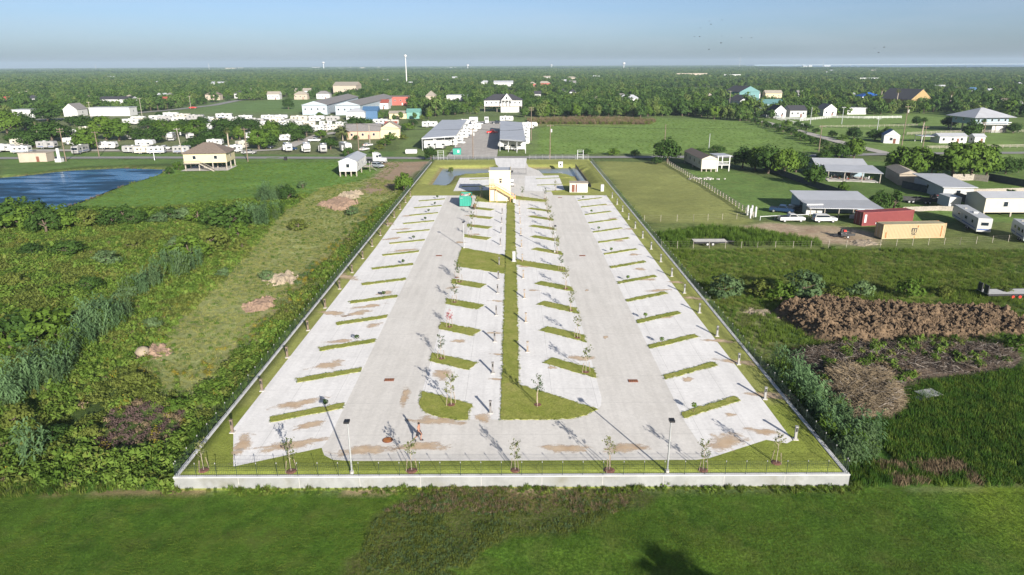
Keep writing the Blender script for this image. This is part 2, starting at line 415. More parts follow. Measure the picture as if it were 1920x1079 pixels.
def tree_proto(key, h, rx, leafkey, nclump, nleaf, leaf, base=.3, bark='bark', limbs=5):
    """unit meshes for a tree of height h: trunk and crown"""
    zc = h*(base+(1-base)/2); rz = h*(1-base)/2
    cv = crown_verts(hash(key)%9999 if False else sum(map(ord,key)), rx*.82, rz*.85, zc, nclump, nleaf, leaf)
    cm = quads_mesh('crown', cv, [M[leafkey]])
    tb = trunk_mb(h*.85, h*.03+.05, sum(map(ord,key)), limbs, rx/h*.75)
    tm = tb.mesh('trunk'); tm.materials.append(M[bark])
    TREE[key] = (cm, tm, h)
for i, (rx, lk) in enumerate([(4.2,'leaf_oak'),(4.6,'leaf_oak'),(3.6,'leaf_lime'),(4.0,'leaf_lime'),(3.8,'leaf_wood'),(3.3,'leaf_wood')]):
    tree_proto('oak%d'%i, 7.5, rx, lk, 46, 46, .55, .03 if i < 4 else .02)
tree_proto('cedar', 7.0, 2.0, 'leaf_oak', 30, 40, .38, .03)
for i, lk in enumerate(['leaf_lime','leaf_olive','leaf_oak','leaf_sage']):
    tree_proto('bush%d'%i, 3.0, 2.2, lk, 22, 44, .3, .0, limbs=4)
TREES = []
def put_tree(key, px, py, hpx, label, group='', z=0, name='tree', cat='tree', wide=1.0, xy=None):
    cm, tm, h = TREE[key]
    p = P(px, py, z) if xy is None else Vector((xy[0], xy[1], z))
    H = hpx*PXM(px, py, z)/math.cos(PITCH) if xy is None else hpx
    s = H/h
    t = thing(name, label, cat, p, random.uniform(0,6.28), group or None)
    t.scale = (s*wide*random.uniform(.93,1.07), s*wide*random.uniform(.93,1.07), s)
    for nm, me in (('trunk', tm), ('crown', cm)):
        o = bpy.data.objects.new(nm, me); C.objects.link(o); o.parent = t
    TREES.append((p.x, p.y))
    return t

# ------------------------------------------------------------------ scatter of countless plants: points + instances
def unlinked(me, name):
    return bpy.data.objects.new(name, me)
def scatter(name, label, cat, pts, protos, scl, kinds=None, zs=None, tilt=.06, sxy=None):
    """one 'stuff' object: a cloud of points, each showing one of the plant meshes"""
    n = len(pts)
    if n == 0: return None
    me = bpy.data.meshes.new(name)
    co = np.zeros((n,3), np.float32); co[:,:2] = pts
    if zs is not None: co[:,2] = zs
    me.vertices.add(n); me.vertices.foreach_set('co', co.ravel())
    a = me.attributes.new('scl', 'FLOAT_VECTOR', 'POINT')
    s3 = np.repeat(np.asarray(scl, np.float32).reshape(-1,1), 3, 1)
    if sxy is not None: s3[:,:2] *= np.asarray(sxy, np.float32).reshape(-1,1)
    a.data.foreach_set('vector', s3.ravel())
    rot = np.stack([rng.normal(0,tilt,n), rng.normal(0,tilt,n), rng.uniform(0,6.283,n)],1).astype(np.float32)
    a = me.attributes.new('rot', 'FLOAT_VECTOR', 'POINT'); a.data.foreach_set('vector', rot.ravel())
    a = me.attributes.new('pid', 'INT', 'POINT')
    a.data.foreach_set('value', (rng.integers(0,len(protos),n) if kinds is None else np.asarray(kinds)).astype(np.int32))
    o = bpy.data.objects.new(name, me); C.objects.link(o)
    ng = bpy.data.node_groups.new(name, 'GeometryNodeTree')
    ng.interface.new_socket('Geometry', in_out='INPUT', socket_type='NodeSocketGeometry')
    ng.interface.new_socket('Geometry', in_out='OUTPUT', socket_type='NodeSocketGeometry')
    gi = ng.nodes.new('NodeGroupInput'); go = ng.nodes.new('NodeGroupOutput')
    m2p = ng.nodes.new('GeometryNodeMeshToPoints'); iop = ng.nodes.new('GeometryNodeInstanceOnPoints')
    jg = ng.nodes.new('GeometryNodeGeometryToInstance')
    for pm in protos[::-1]:
        oi = ng.nodes.new('GeometryNodeObjectInfo'); oi.inputs['Object'].default_value = unlinked(pm, name+'_plant')
        ng.links.new(oi.outputs['Geometry'], jg.inputs[0])
    def attr(nm, ty):
        x = ng.nodes.new('GeometryNodeInputNamedAttribute'); x.data_type = ty; x.inputs['Name'].default_value = nm; return x.outputs[0]
    ng.links.new(gi.outputs[0], m2p.inputs[0]); ng.links.new(m2p.outputs[0], iop.inputs['Points'])
    ng.links.new(jg.outputs[0], iop.inputs['Instance']); iop.inputs['Pick Instance'].default_value = True
    ng.links.new(attr('pid','INT'), iop.inputs['Instance Index'])
    e2r = ng.nodes.new('FunctionNodeEulerToRotation'); ng.links.new(attr('rot','FLOAT_VECTOR'), e2r.inputs[0])
    ng.links.new(e2r.outputs[0], iop.inputs['Rotation']); ng.links.new(attr('scl','FLOAT_VECTOR'), iop.inputs['Scale'])
    ng.links.new(iop.outputs[0], go.inputs[0])
    md = o.modifiers.new('scatter', 'NODES'); md.node_group = ng
    return tag(o, label, cat, kind='stuff')
def inpoly(x, y, poly):
    r = np.zeros(x.shape, bool); n = len(poly)
    for i in range(n):
        x0, y0 = poly[i][0], poly[i][1]; x1, y1 = poly[(i+1)%n][0], poly[(i+1)%n][1]
        if y0 == y1: continue
        c = ((y0 > y) != (y1 > y)) & (x < (x1-x0)*(y-y0)/(y1-y0)+x0); r ^= c
    return r
def PP(pts, z=0.0): return [tuple(P(a,b,z)[:2]) for a, b in pts]
def fill(poly, spacing, jitter=.5):
    """jittered points inside a ground polygon"""
    a = np.array(poly); x0, y0 = a.min(0); x1, y1 = a.max(0)
    gx, gy = np.meshgrid(np.arange(x0,x1,spacing), np.arange(y0,y1,spacing))
    p = np.stack([gx.ravel(), gy.ravel()],1); p = p+rng.uniform(-jitter,jitter,p.shape)*spacing
    return p[inpoly(p[:,0], p[:,1], poly)]
def vnoise(x, y, s, seed=0):
    """smooth value noise, 0..1"""
    r = np.random.default_rng(seed); T = r.random((64,64))
    u, v = x*s+seed*7.3, y*s+seed*3.1
    iu, iv = np.floor(u).astype(int), np.floor(v).astype(int); fu, fv = u-iu, v-iv
    fu = fu*fu*(3-2*fu); fv = fv*fv*(3-2*fv)
    g = lambda a, b: T[a%64, b%64]
    return (g(iu,iv)*(1-fu)*(1-fv)+g(iu+1,iv)*fu*(1-fv)+g(iu,iv+1)*(1-fu)*fv+g(iu+1,iv+1)*fu*fv)
def fbm(x, y, s, seed=0):
    return (vnoise(x,y,s,seed)*.5+vnoise(x,y,s*2.1,seed+1)*.3+vnoise(x,y,s*4.3,seed+2)*.2)

# ------------------------------------------------------------------ ground
LX0, LX1, LY0, LY1 = -27.0, 26.8, 47.45, 240.0      # the walled lot
LZ = 1.0
WT = .3
ZONES = []   # (polygon, colour, soil, mottle, edge wobble)
def zone(poly, col, soil=0.0, mot=1.0, wob=2.0): ZONES.append((poly, col, soil, mot, wob))
zone([(-300,30),(300,30),(300,47.0),(-300,47.0)], (.06,.115,.014), -.12, .95, .5)
zone(PP([(0,910),(330,905),(330,900),(330,560),(700,300),(0,300)]), (.055,.085,.022), -.05, 1.1)
zone(PP([(120,392),(315,316),(470,302),(760,302),(700,350),(600,362),(520,372),(430,380),(300,392)]), (.1,.185,.038), -.35, .6, 3)
zone(PP([(600,352),(700,335),(760,340),(740,372),(640,470),(560,560),(480,660),(370,760),(300,760),(250,690),(330,600),(460,480),(520,400)]), (.235,.255,.1), .03, .8, 4)
zone(PP([(455,640),(520,560),(600,480),(690,395),(735,372),(720,410),(640,500),(560,590),(480,680)]), (.23,.21,.1), .26, .9, 3)
zone(PP([(672,362),(712,318),(705,303),(810,300),(792,318),(752,345),(735,362),(715,366)]), (.27,.21,.15), .5, .6, 2)
zone(PP([(0,300),(0,285),(820,285),(820,303),(320,308),(150,312),(0,330)]), (.09,.15,.04), -.3, .7, 1)
zone(PP([(0,284),(0,225),(200,214),(480,205),(760,222),(720,262),(640,292)]), (.13,.15,.07), .05, .9, 5)
zone(PP([(740,292),(770,236),(860,222),(1010,222),(1008,294)]), (.12,.17,.055), -.1, .8, 3)
zone(PP([(330,215),(400,190),(600,184),(580,215)]), (.11,.18,.055), -.2, .9, 6)
zone(PP([(1112,303),(1245,303),(1330,352),(1412,410),(1400,420),(1215,418)]), (.2,.215,.07), -.1, .5, 2)
zone(PP([(1262,306),(1380,320),(1500,345),(1700,368),(1700,395),(1430,408),(1405,402)]), (.11,.175,.045), -.15, .7, 2)
zone(PP([(1380,300),(1920,305),(1920,415),(1700,415),(1500,345)]), (.1,.16,.04), -.15, .7, 2)
zone(PP([(1215,420),(1920,420),(1920,470),(1240,470)]), (.12,.15,.045), .0, .9, 2)
zone(PP([(1370,425),(1440,420),(1570,425),(1660,440),(1640,458),(1560,456),(1440,446)]), (.33,.26,.18), .4, .7, 2)
zone(PP([(1215,468),(1920,468),(1920,640),(1370,640)]), (.135,.165,.036), -.1, 1.0, 2)
zone(PP([(1380,575),(1450,580),(1500,640),(1420,660),(1380,610)]), (.15,.16,.06), .2, .8, 2)
zone(PP([(1440,600),(1920,570),(1920,660),(1560,700)]), (.07,.12,.03), -.1, 1.0, 2)
zone(PP([(1420,700),(1920,670),(1920,910),(1600,910)]), (.05,.11,.017), -.2, 1.1, 1)
zone(PP([(1480,650),(1900,650),(1880,700),(1640,720),(1680,790),(1600,780),(1520,700)]), (.09,.08,.05), .1, 1.0, 1)
zone(PP([(1005,228),(1240,221),(1400,228),(1545,268),(1540,285),(1010,290)]), (.145,.225,.055), -.35, .7, 4)
zone(PP([(1000,226),(1180,222),(1180,232),(1000,236)]), (.2,.17,.08), 0, .8, 4)
zone(PP([(1430,225),(1520,212),(1920,205),(1920,300),(1640,285),(1530,262)]), (.14,.21,.055), -.25, .7, 4)
zone(PP([(1225,166),(1440,161),(1450,170),(1240,177)]), (.14,.23,.07), -.3, .7, 9)
zone(PP([(860,205),(880,212),(985,212),(985,200)]), (.15,.2,.08), -.2, .7, 4)
zone(PP([(735,930),(800,915),(1190,912),(1230,930),(1150,965),(1090,1000),(960,1000),(900,1040),(860,1090),(660,1090),(690,1000),(715,960)]), (.075,.085,.028), .0, 1.0, 1.5)
zone(PP([(860,922),(1180,918),(1160,940),(1000,950),(880,945)]), (.12,.095,.045), .05, 1.0, 1.5)
zone(PP([(640,912),(1110,908),(1110,918),(640,921)]), (.3,.23,.14), .25, .8, .7)
zone(PP([(20,930),(200,922),(390,915),(390,921),(200,930)]), (.2,.16,.08), .1, .8, .5)
# water bodies
POND = PP([(-260,330),(-60,336),(40,328),(130,318),(230,313.5),(308,316),(290,326),(250,338),(205,352),(160,370),(110,386),(60,396),(-120,404),(-300,405)])
BAS_L = PP([(831,316),(917,316),(917,327),(880,328),(852,329),(838,344),(824,351),(812,350),(818,338)], .2)
BAS_R = PP([(995,316),(1076,315),(1086,322),(1104,347),(1098,350),(1080,330),(1058,327),(994,327)], .2)
def grow(poly, d):
    c = np.mean(poly, 0); out = []
    n = len(poly); area = sum(poly[i][0]*poly[(i+1)%n][1]-poly[(i+1)%n][0]*poly[i][1] for i in range(n))
    s = 1 if area > 0 else -1
    for i in range(n):
        a, b, e = np.array(poly[i-1]), np.array(poly[i]), np.array(poly[(i+1)%n])
        t = (e-a); t = t/np.linalg.norm(t); out.append(tuple(b+s*d*np.array([t[1],-t[0]])))
    return out

def axis(dense0, dense1, step, far, fixed, growth=1.16):
    a = list(np.arange(dense0, dense1+step/2, step)); s = step; x = dense1
    while x < far[1]: s *= growth; x += s; a.append(x)
    s = step; x = dense0
    while x > far[0]: s *= growth; x -= s; a.append(x)
    a = [v for v in a if min(abs(v-f) for f in fixed) > step*.3]+list(fixed)
    return np.array(sorted(a))
gx = axis(-175, 190, 1.0, (-11500, 11500), [LX0-.05, LX0-.25, LX1+.05, LX1+.25])
gy = axis(30, 330, 1.0, (-60, 11300), [LY0+.05, LY0+.25])
GX, GY = np.meshgrid(gx, gy)
def ground_z(x, y):
    x = np.asarray(x, float); y = np.asarray(y, float)
    z = np.zeros_like(x)
    rough = (fbm(x,y,.11,11)-.5)*.5
    wild = ((y > 47.5) & (y < 300) & ((x < LX0-2) | (x > LX1+2)))
    z += np.where(wild, rough, rough*.25)
    lotw = (x > LX0-.1) & (x < LX1+.1) & (y > LY0+.1) & (y < LY1+6)
    z = np.where(lotw, LZ*np.clip((LY1+6-y)/6, 0, 1), z)
    for poly, d in ((POND, 1.3), (BAS_L, 1.6), (BAS_R, 1.6)):
        for k, f in ((3.0,.25),(1.8,.5),(.6,.78),(-.6,1.0)):
            z = np.where(inpoly(x, y, grow(poly, k)), np.minimum(z, (z*0+(LZ if d > 1.5 else 0))-d*f), z)
    return z
GZ = ground_z(GX, GY)
col = np.zeros(GX.shape+(3,)); col[:] = (.09,.125,.04); soil = np.full(GX.shape, -.1); mot = np.ones(GX.shape)
for poly, c, s, m_, wob in ZONES:
    wx = GX+(fbm(GX,GY,.16,21)-.5)*2*wob; wy = GY+(fbm(GX,GY,.16,31)-.5)*2*wob
    k = inpoly(wx, wy, poly); col[k] = c; soil[k] = s; mot[k] = m_
lot = (GX > LX0-.1) & (GX < LX1+.1) & (GY > LY0) & (GY < LY1+6)
col[lot] = (.25,.265,.075); soil[lot] = -.3; mot[lot] = .45
near = lot & (GY < 60); col[near] = (.2,.235,.045)
for poly in (POND, BAS_L, BAS_R):
    k = inpoly(GX, GY, grow(poly, 1.2)); col[k] = (.2,.17,.08); mot[k] = .6
fgm = (GY < 47.3); v1 = fbm(GX,GY,.07,151); v2 = fbm(GX*.35,GY*2.2,.16,153)
col[fgm] = col[fgm]*(.78+.5*v1[fgm])[:,None]*(.72+.56*v2[fgm])[:,None]+np.stack([np.clip(v1-.55,0,1)*.16,np.clip(v1-.55,0,1)*.1,v1*0],-1)[fgm]
for ax_ in (fbm(GX,GY,.05,155),): mdw = (~lot) & (GY > 47.3) & (GY < 400); col[mdw] = col[mdw]*(.8+.42*ax_[mdw])[:,None]
# soft edges between zones on the dense part of the sheet
def soften(a):
    for _ in range(2):
        p = np.pad(a, [(1,1),(1,1)]+[(0,0)]*(a.ndim-2), 'edge')
        b = (p[:-2,1:-1]+p[2:,1:-1]+p[1:-1,:-2]+p[1:-1,2:]+2*a)/6
        a = np.where((lot | (GY < 48.2))[...,None] if a.ndim == 3 else (lot | (GY < 48.2)), a, b)
    return a
col = soften(col); soil = soften(soil)
ny, nx = GX.shape
me = bpy.data.meshes.new('ground')
V = np.stack([GX,GY,GZ],-1).reshape(-1,3).astype(np.float32)
idx = np.arange(nx*ny).reshape(ny,nx)
F = np.stack([idx[:-1,:-1],idx[:-1,1:],idx[1:,1:],idx[1:,:-1]],-1).reshape(-1,4)
me.vertices.add(len(V)); me.vertices.foreach_set('co', V.ravel())
me.loops.add(F.size); me.loops.foreach_set('vertex_index', F.ravel().astype(np.int32))
me.polygons.add(len(F)); me.polygons.foreach_set('loop_start', np.arange(0,F.size,4,dtype=np.int32))
me.polygons.foreach_set('loop_total', np.full(len(F),4,np.int32)); me.update(calc_edges=True)
for nm, arr in (('Col', col), ('Msk', np.stack([soil, mot, soil*0],-1))):
    a = me.color_attributes.new(nm, 'FLOAT_COLOR', 'POINT')
    a.data.foreach_set('color', np.concatenate([arr, np.ones(GX.shape+(1,))],-1).reshape(-1,4).astype(np.float32).ravel())
me.materials.append(M['ground'])
gobj = bpy.data.objects.new('ground', me); C.objects.link(gobj); tag(gobj, kind='structure')

def sheet(name, poly, z, m, kind='structure', parent=None):
    me = bpy.data.meshes.new(name); me.from_pydata([(p[0],p[1],z) for p in poly], [], [tuple(range(len(poly)))])
    if me.polygons[0].normal.z < 0: me.flip_normals()
    me.materials.append(m); o = bpy.data.objects.new(name, me); C.objects.link(o); o.parent = parent
    if kind: o['kind'] = kind
    return o
sheet('pond_water', grow(POND, .8), -.55, M['water'])
sheet('basin_water', grow(BAS_L, .6), .0, M['basin_water'])
sheet('basin_water', grow(BAS_R, .6), .0, M['basin_water'])
# bay beyond the woods on the right
bay = [(1800,4700),(2150,3900),(2700,3300),(4200,3100),(9000,2900),(11400,3300),(11400,11200),(3700,11200),(3000,9500),(2300,7000)]
sheet('bay_water', bay, .6, M['sea'])
# roads
def strip(name, pts, width, z, m):
    mb = MB(); n = len(pts); L = []; Rr = []
    for i, p in enumerate(pts):
        a = Vector(pts[max(i-1,0)]); b = Vector(pts[min(i+1,n-1)]); d = (b-a).normalized()
        q = Vector((d.y,-d.x)); L.append((p[0]-q.x*width/2,p[1]-q.y*width/2,z)); Rr.append((p[0]+q.x*width/2,p[1]+q.y*width/2,z))
    vs = L+Rr; fs = [(i,i+n,i+1+n,i+1) for i in range(n-1)]
    return tag(mb.add(vs, fs).build(name, m), kind='structure')
strip('cross_road', [tuple(p[:2]) for p in [P(-420,300),P(0,297.5),P(200,296.5),P(420,296.5),P(640,297),P(800,297.5),P(960,296),P(1150,295.5),P(1400,295),P(1560,292),P(1700,289),P(1920,287.5),P(2300,285)]], 6.0, .17, M['asphalt'])
strip('side_lane', [tuple(p[:2]) for p in [P(1660,288),P(1600,274),P(1500,247),P(1420,226),P(1385,216)]], 5.5, .18, M['gravel'])
strip('main_road', [tuple(p[:2]) for p in [P(-200,232),P(140,223),P(260,212),P(330,206),P(400,198),P(440,190),P(500,182)]], 9, .19, M['asphalt'])
strip('park_lane', [tuple(p[:2]) for p in [P(-60,283.5),P(150,283),P(320,283.5),P(470,284),P(530,281),P(565,266),P(600,254),P(650,246)]], 6, .2, M['gravel'])
strip('park_lane', [tuple(p[:2]) for p in [P(300,243),P(420,241),P(560,240),P(660,238)]], 6, .2, M['gravel'])
sheet('storage_yard', PP([(838,295),(858,268),(876,229),(938,228),(936,268),(932,295)]), .21, M['gravel'])
sheet('entry_drive', PP([(927,299),(988,299),(986,311),(984,318),(938,318),(930,311)],LZ*0+.6), LZ+.03, M['pad'])

# ------------------------------------------------------------------ the lot: pavement and lawn strips
Z1, Z2, Z3 = LZ+.012, LZ+.018, LZ+.026
cx = lambda pts: [tuple(p) for p in pts]
drive_poly = [(-16.3,171.5),(-16.3,53.4),(-16.55,51.9),(-16.0,50.7),(-15.1,50.0),(-13.5,49.8),(15.3,49.75),(16.5,50.0),(15.95,56.0),(15.8,166),(15.7,170.8),(10.5,171.5),(10.3,180),(-.5,182),(-.5,171.5)]
# lanes run round the two planted islands
tag(MB().add([(p[0],p[1],Z1) for p in drive_poly], [tuple(range(len(drive_poly)))]).build('lot_drive', M['drive']), kind='structure')
sheet('lot_drive', [(-.5,182),(10.3,180),(10.0,200),(8.6,213),(5.5,222),(5.0,232),(-4.6,232),(-4.2,214),(-1.5,205)], Z1, M['drive'])
sheet('parking_pads', [(-16.3,171.5),(-25.0,171.5),(-24.7,120),(-25.2,80),(-25.5,55.3),(-23.1,49.05),(-16.55,51.9),(-16.3,53.4)], Z1, M['pad'])
sheet('parking_pads', [(15.95,56.0),(16.5,50.0),(22.3,52.9),(23.9,52.3),(24.6,52.8),(24.6,61),(24.2,90),(24.0,125),(23.9,171),(15.7,170.8),(15.8,166)], Z1, M['pad'])
sheet('parking_pads', [(-9.15,62.6),(-4.0,59.8),(-4.2,56.75),(-1.1,56.7),(-1.1,104),(-9.0,107.9)], Z2, M['pad'])
sheet('parking_pads', [(-9.0,119.6),(-1.2,114.1),(-1.2,161),(-9.0,166)], Z2, M['pad'])
sheet('parking_pads', [(.7,64.0),(8.2,58.6),(8.6,59.4),(8.85,61),(8.8,104),(.7,108.5)], Z2, M['pad'])
sheet('parking_pads', [(.7,111.8),(8.6,107.2),(8.6,160),(.8,165)], Z2, M['pad'])
sheet('parking_pads', PP([(862,334),(917,333),(917,357),(850,359)],LZ), Z2, M['pad'])
sheet('parking_pads', PP([(984,331),(1047,329),(1059,357),(1013,359),(984,358)],LZ), Z2, M['pad'])
M['lawn'] = None
def lawnmat():
    m, nt, b = newmat('strip_lawn')
    g = nd(nt, 'ShaderNodeNewGeometry').outputs['Position']
    c = ramp(nt, noise(nt, g, .5, 4, .7), [(.3, (.17,.2,.035)), (.55, (.24,.25,.06)), (.75, (.31,.28,.1))])
    c = mixc(nt, c, ramp(nt, noise(nt, g, 6, 4, .75), [(.25, .55), (.75, 1.45)]), 1.0, 'MULTIPLY')
    nt.links.new(c, b.inputs['Base Color']); b.inputs['Roughness'].default_value = .95; b.inputs['Specular IOR Level'].default_value = .1
    bump(nt, b, noise(nt, g, 6, 3), .6, .08); return m
M['lawn'] = lawnmat()
LAWNS = []
def lawn(poly):
    LAWNS.append(poly)
    mb = MB(); n = len(poly)
    a = sum(poly[i][0]*poly[(i+1)%n][1]-poly[(i+1)%n][0]*poly[i][1] for i in range(n))
    if a < 0: poly = poly[::-1]
    pts = []
    for i in range(n):
        p, q = Vector(poly[i]), Vector(poly[(i+1)%n]); m_ = max(1,int((q-p).length/.45)); dd = (q-p).normalized()
        for k in range(m_):
            j = random.gauss(0,.075) if (k or m_ == 1) else 0.0; v = p+(q-p)*k/m_; pts.append((v.x+dd.y*j,v.y-dd.x*j))
    poly = pts
    mb.extz(poly, LZ-.05, LZ+.06); return tag(mb.build('lawn_strip', M['lawn']), kind='structure')
LS = [(57.0+8.26*k) for k in range(14)]
for y in LS:
    j = random.uniform(-.15,.15); lawn([(-22.8+j,y+.4),(-22.4+j,y-.6),(-16.45,y+2.0),(-16.5,y+3.1)])
RS = [(57.1+8.22*k) for k in range(14)]
for y in RS:
    j = random.uniform(-.15,.15); lawn([(16.05,y-.3),(22.5+j,y+3.2),(22.2+j,y+4.1),(16.05,y+.75)])
ILS = [70.0,79.8,89.2,98.5,127.6,136.7,145.9,154.8]
for y in ILS: lawn([(-9.2,y),(-4.8,y-2.4),(-3.9,y-.5),(-9.2,y+2.3)])
IRS = [69.4,79.1,88.8,98.1,118.2,127.5,136.6,145.6,154.4]
for y in IRS: lawn([(3.4,y),(8.85,y-3.9),(8.8,y-1.6),(4.5,y+1.3)])
lawn([(-9.1,107.6),(-1.12,103.4),(-1.12,114.1),(-9.1,119.8)])
lawn([(.72,111.8),(.72,108.6),(8.65,103.8),(8.6,106.9)])
lawn([(-9.15,62.6),(-9.2,60.3),(-8.9,59.2),(-8.4,58.3),(-7.6,57.6),(-6.7,57.1),(-5.5,56.8),(-4.2,56.7),(-4.0,59.8)])
lawn([(-1.1,56.7),(3.2,56.62),(5.1,56.7),(6.2,57.1),(7.0,57.5),(8.2,58.6),(.7,64.0),(.7,167.5),(-1.2,167.5),(-1.1,160)])
lawn([(-8.9,172),(-8.8,163.5),(-1.3,161),(-1.3,172)])
lawn([(.9,171),(.9,166),(8.2,162.2),(8.8,165)])
for y0, x0, x1 in [(184,-10,-1.8),(196,-9,-2),(207,-8,-2.2)]: lawn([(x0*1.35,y0),(x1*1.35-1,y0+1.5),(x1*1.35-1,y0+2.6),(x0*1.35,y0+1.1)])
for y0, x0, x1 in [(186,7.0,17.5),(197,7.0,17.5),(176.5,9,19.5)]: lawn([(x0,y0),(x1,y0+2.4),(x1,y0+3.3),(x0,y0+1)])

# mud stains: thin dried films left by puddles
def stain(cx_, cy_, rx, ry, ang=0, n=26):
    r = random.Random(int(cx_*37+cy_*11)); vs = [(0,0)]; ph = [r.uniform(0,6.28) for _ in range(4)]
    for i in range(n):
        t = 2*math.pi*i/n; q = 1+.16*math.sin(2*t+ph[0])+.13*math.sin(3*t+ph[1])+.09*math.sin(5*t+ph[2])+.06*math.sin(9*t+ph[3])
        vs.append((math.cos(t)*rx*q, math.sin(t)*ry*q))
    ca, sa = math.cos(ang), math.sin(ang)
    z = Z2+.009
    co = [(cx_+x*ca-y*sa, cy_+x*sa+y*ca, z) for x, y in vs]
    me = bpy.data.meshes.new('mud_stain'); me.from_pydata(co, [], [(0,i,i%n+1) for i in range(1,n+1)])
    a = me.color_attributes.new('Edge', 'FLOAT_COLOR', 'POINT')
    a.data.foreach_set('color', np.array([[.55,.55,.55,1]]+[[.05,.05,.05,1]]*n, np.float32).ravel())
    me.materials.append(M['stain']); o = bpy.data.objects.new('mud_stain', me); C.objects.link(o); tag(o, kind='structure')
def stp(px, py, wpx, ry, ang=.3):
    p = P(px, py, LZ); stain(p.x, p.y, wpx*PXM(px,py,LZ)/2*1.25, ry*1.25, ang)
for a in [(455,835,40,2.0,.2),(560,757,90,1.0,.38),(545,835,170,.75,.3),(580,797,70,.7,.3),(615,685,80,.9,.35),(690,845,150,.7,.02),(790,838,130,.7,0),
          (820,790,130,.7,-.1),(760,742,18,2.2,.1),(905,785,30,1.0,.8),(935,712,12,1.2,1.4),(1060,841,85,.9,0),(1175,841,110,.7,.05),(1360,830,95,1.4,.4),(1430,810,60,.7,-.3),
          (1445,742,28,3.2,1.3),(1385,680,22,3.0,1.3),(1350,640,18,2.2,1.3),(1290,712,26,.6,.3),(1370,778,24,.5,.3),(1090,672,52,.9,-.1),(1035,690,16,.5,0),
          (690,575,60,.8,.35),(670,588,60,1.0,.35),(625,588,30,2.2,1.1),(650,520,30,2.4,1.1),(722,550,40,.8,.35),(760,470,60,.8,.3),(700,610,40,.6,.3),(640,640,55,.7,.35),
          (860,640,26,.7,.2),(830,702,44,1.3,0),(928,625,14,1.0,1.4),(936,565,11,1.5,1.4),(850,540,30,.6,.2),(862,455,26,.7,-.2),(935,665,12,.8,1.4),
          (1200,505,26,.7,.3),(1235,545,44,.7,.3),(1245,595,40,.7,.3),(1215,525,34,.6,.3),(1190,478,30,.7,.3),(1160,452,30,.7,.3),(1305,560,20,2.2,1.3),(1270,530,14,1.6,1.3),
          (1000,545,20,.6,0),(1100,545,8,.5,0),(1135,633,10,.6,0),(735,448,40,.9,.3),(755,430,34,.8,.3),(730,420,24,1.4,.9),(765,405,30,.8,.3),(1180,430,26,.7,.3),(1150,410,26,.6,.3),
          (985,500,30,.6,-.3),(880,405,24,.7,-.2),(890,440,22,.7,-.2),(1000,405,26,.6,-.2),(1135,385,24,.6,.2)]: stp(*a)

# retaining wall of the lot
rw = thing('retaining_wall', 'low pale concrete retaining wall around the raised lot', 'wall', (0,LY0,0))
M['cap'] = mat('cap_concrete', (.5,.5,.49), .85, .15, .8)
for x0,x1,y0,y1 in ((LX0-WT-.03,LX1+WT+.03,-.03,WT+.02),(LX0-WT-.03,LX0+.02,WT+.02,LY1-LY0-6),(LX1-.02,LX1+WT+.03,WT+.02,LY1-LY0-6)): MB().b2(x0,x1,y0,y1,LZ+.005,LZ+.055).build('coping', M['cap'], rw)
mb = MB(); mb.b2(LX0-WT,LX1+WT,-.0,WT,-.5,LZ+.005); mb.build('front_wall', M['wall'], rw)
mb = MB(); mb.b2(LX0-WT,LX0,WT,LY1-LY0-6,-.5,LZ+.005); mb.build('side_wall', M['wall'], rw)
mb = MB(); mb.b2(LX1,LX1+WT,WT,LY1-LY0-6,-.5,LZ+.005); mb.build('side_wall', M['wall'], rw)
for k in range(1,11):
    x = LX0+k*(LX1-LX0)/11; mb = MB(); mb.b2(x-.012,x+.012,-.006,-.001,0,LZ); mb.build('joint', M['concrete'], rw)
# ------------------------------------------------------------------ fences
def wire_bay(L, h, nv, nh, w=.012):
    mb = MB()
    for k in range(nh): z = .08+(h-.1)*k/(nh-1); mb.box((L/2,0,z), (L,w,w))
    for k in range(1,nv): mb.box((L*k/nv,0,h/2), (w,w,h-.06))
    return mb
def mesh_fence(name, label, p0, p1, n, h, post_r, postm, wirem, cap=None, nv=10, nh=7, z=0.0, wire=.012, cat='fence', group=None):
    p0, p1 = Vector(p0), Vector(p1); d = p1-p0; L = d.length/n; ang = math.atan2(d.y,d.x)
    root = thing(name, label, cat, (p0.x,p0.y,z), ang, group)
    pm = MB().tube([(0,0,-.2),(0,0,h)], post_r, 6).mesh('post'); pm.materials.append(postm)
    wm = wire_bay(L, h, nv, nh, wire).mesh('wire_panel'); wm.materials.append(wirem)
    if cap: cm = MB().tube([(0,0,h-.02),(0,0,h+.09)], post_r*1.7, 6).mesh('cap'); cm.materials.append(cap)
    for k in range(n+1):
        o = bpy.data.objects.new('post', pm); C.objects.link(o); o.parent = root; o.location = (k*L,0,0)
        if cap: c = bpy.data.objects.new('cap', cm); C.objects.link(c); c.parent = o
        if k < n: o = bpy.data.objects.new('wire_panel', wm); C.objects.link(o); o.parent = root; o.location = (k*L,0,0)
    return root
TW = LZ+.055
mesh_fence('wire_fence', 'dark wire fence with white-capped posts along the front wall', (LX0-.15,LY0+.15), (LX1+.15,LY0+.15), 33, 1.15, .022, M['greenfence'], M['greenfence'], M['rvgrey'], 11, 6, TW, .009)
mesh_fence('wire_fence', 'dark wire fence on the left wall beside the weeds', (LX0-.15,LY0+.4), (LX0-.15,LY1-8), 92, 1.2, .026, M['greenfence'], M['greenfence'], M['rvgrey'], 9, 6, TW, .011)
mesh_fence('wire_fence', 'wire fence on the right wall beside the cane', (LX1+.15,LY0+.4), (LX1+.15,LY1-8), 92, 1.2, .026, M['greenfence'], M['greenfence'], M['rvgrey'], 9, 6, TW, .011)
mesh_fence('road_fence', 'galvanised mesh fence between the road and the left basin', (LX0,LY1-1), (-5.4,LY1-1), 9, 1.7, .04, M['galv'], M['galv'], None, 8, 6, LZ, .012)
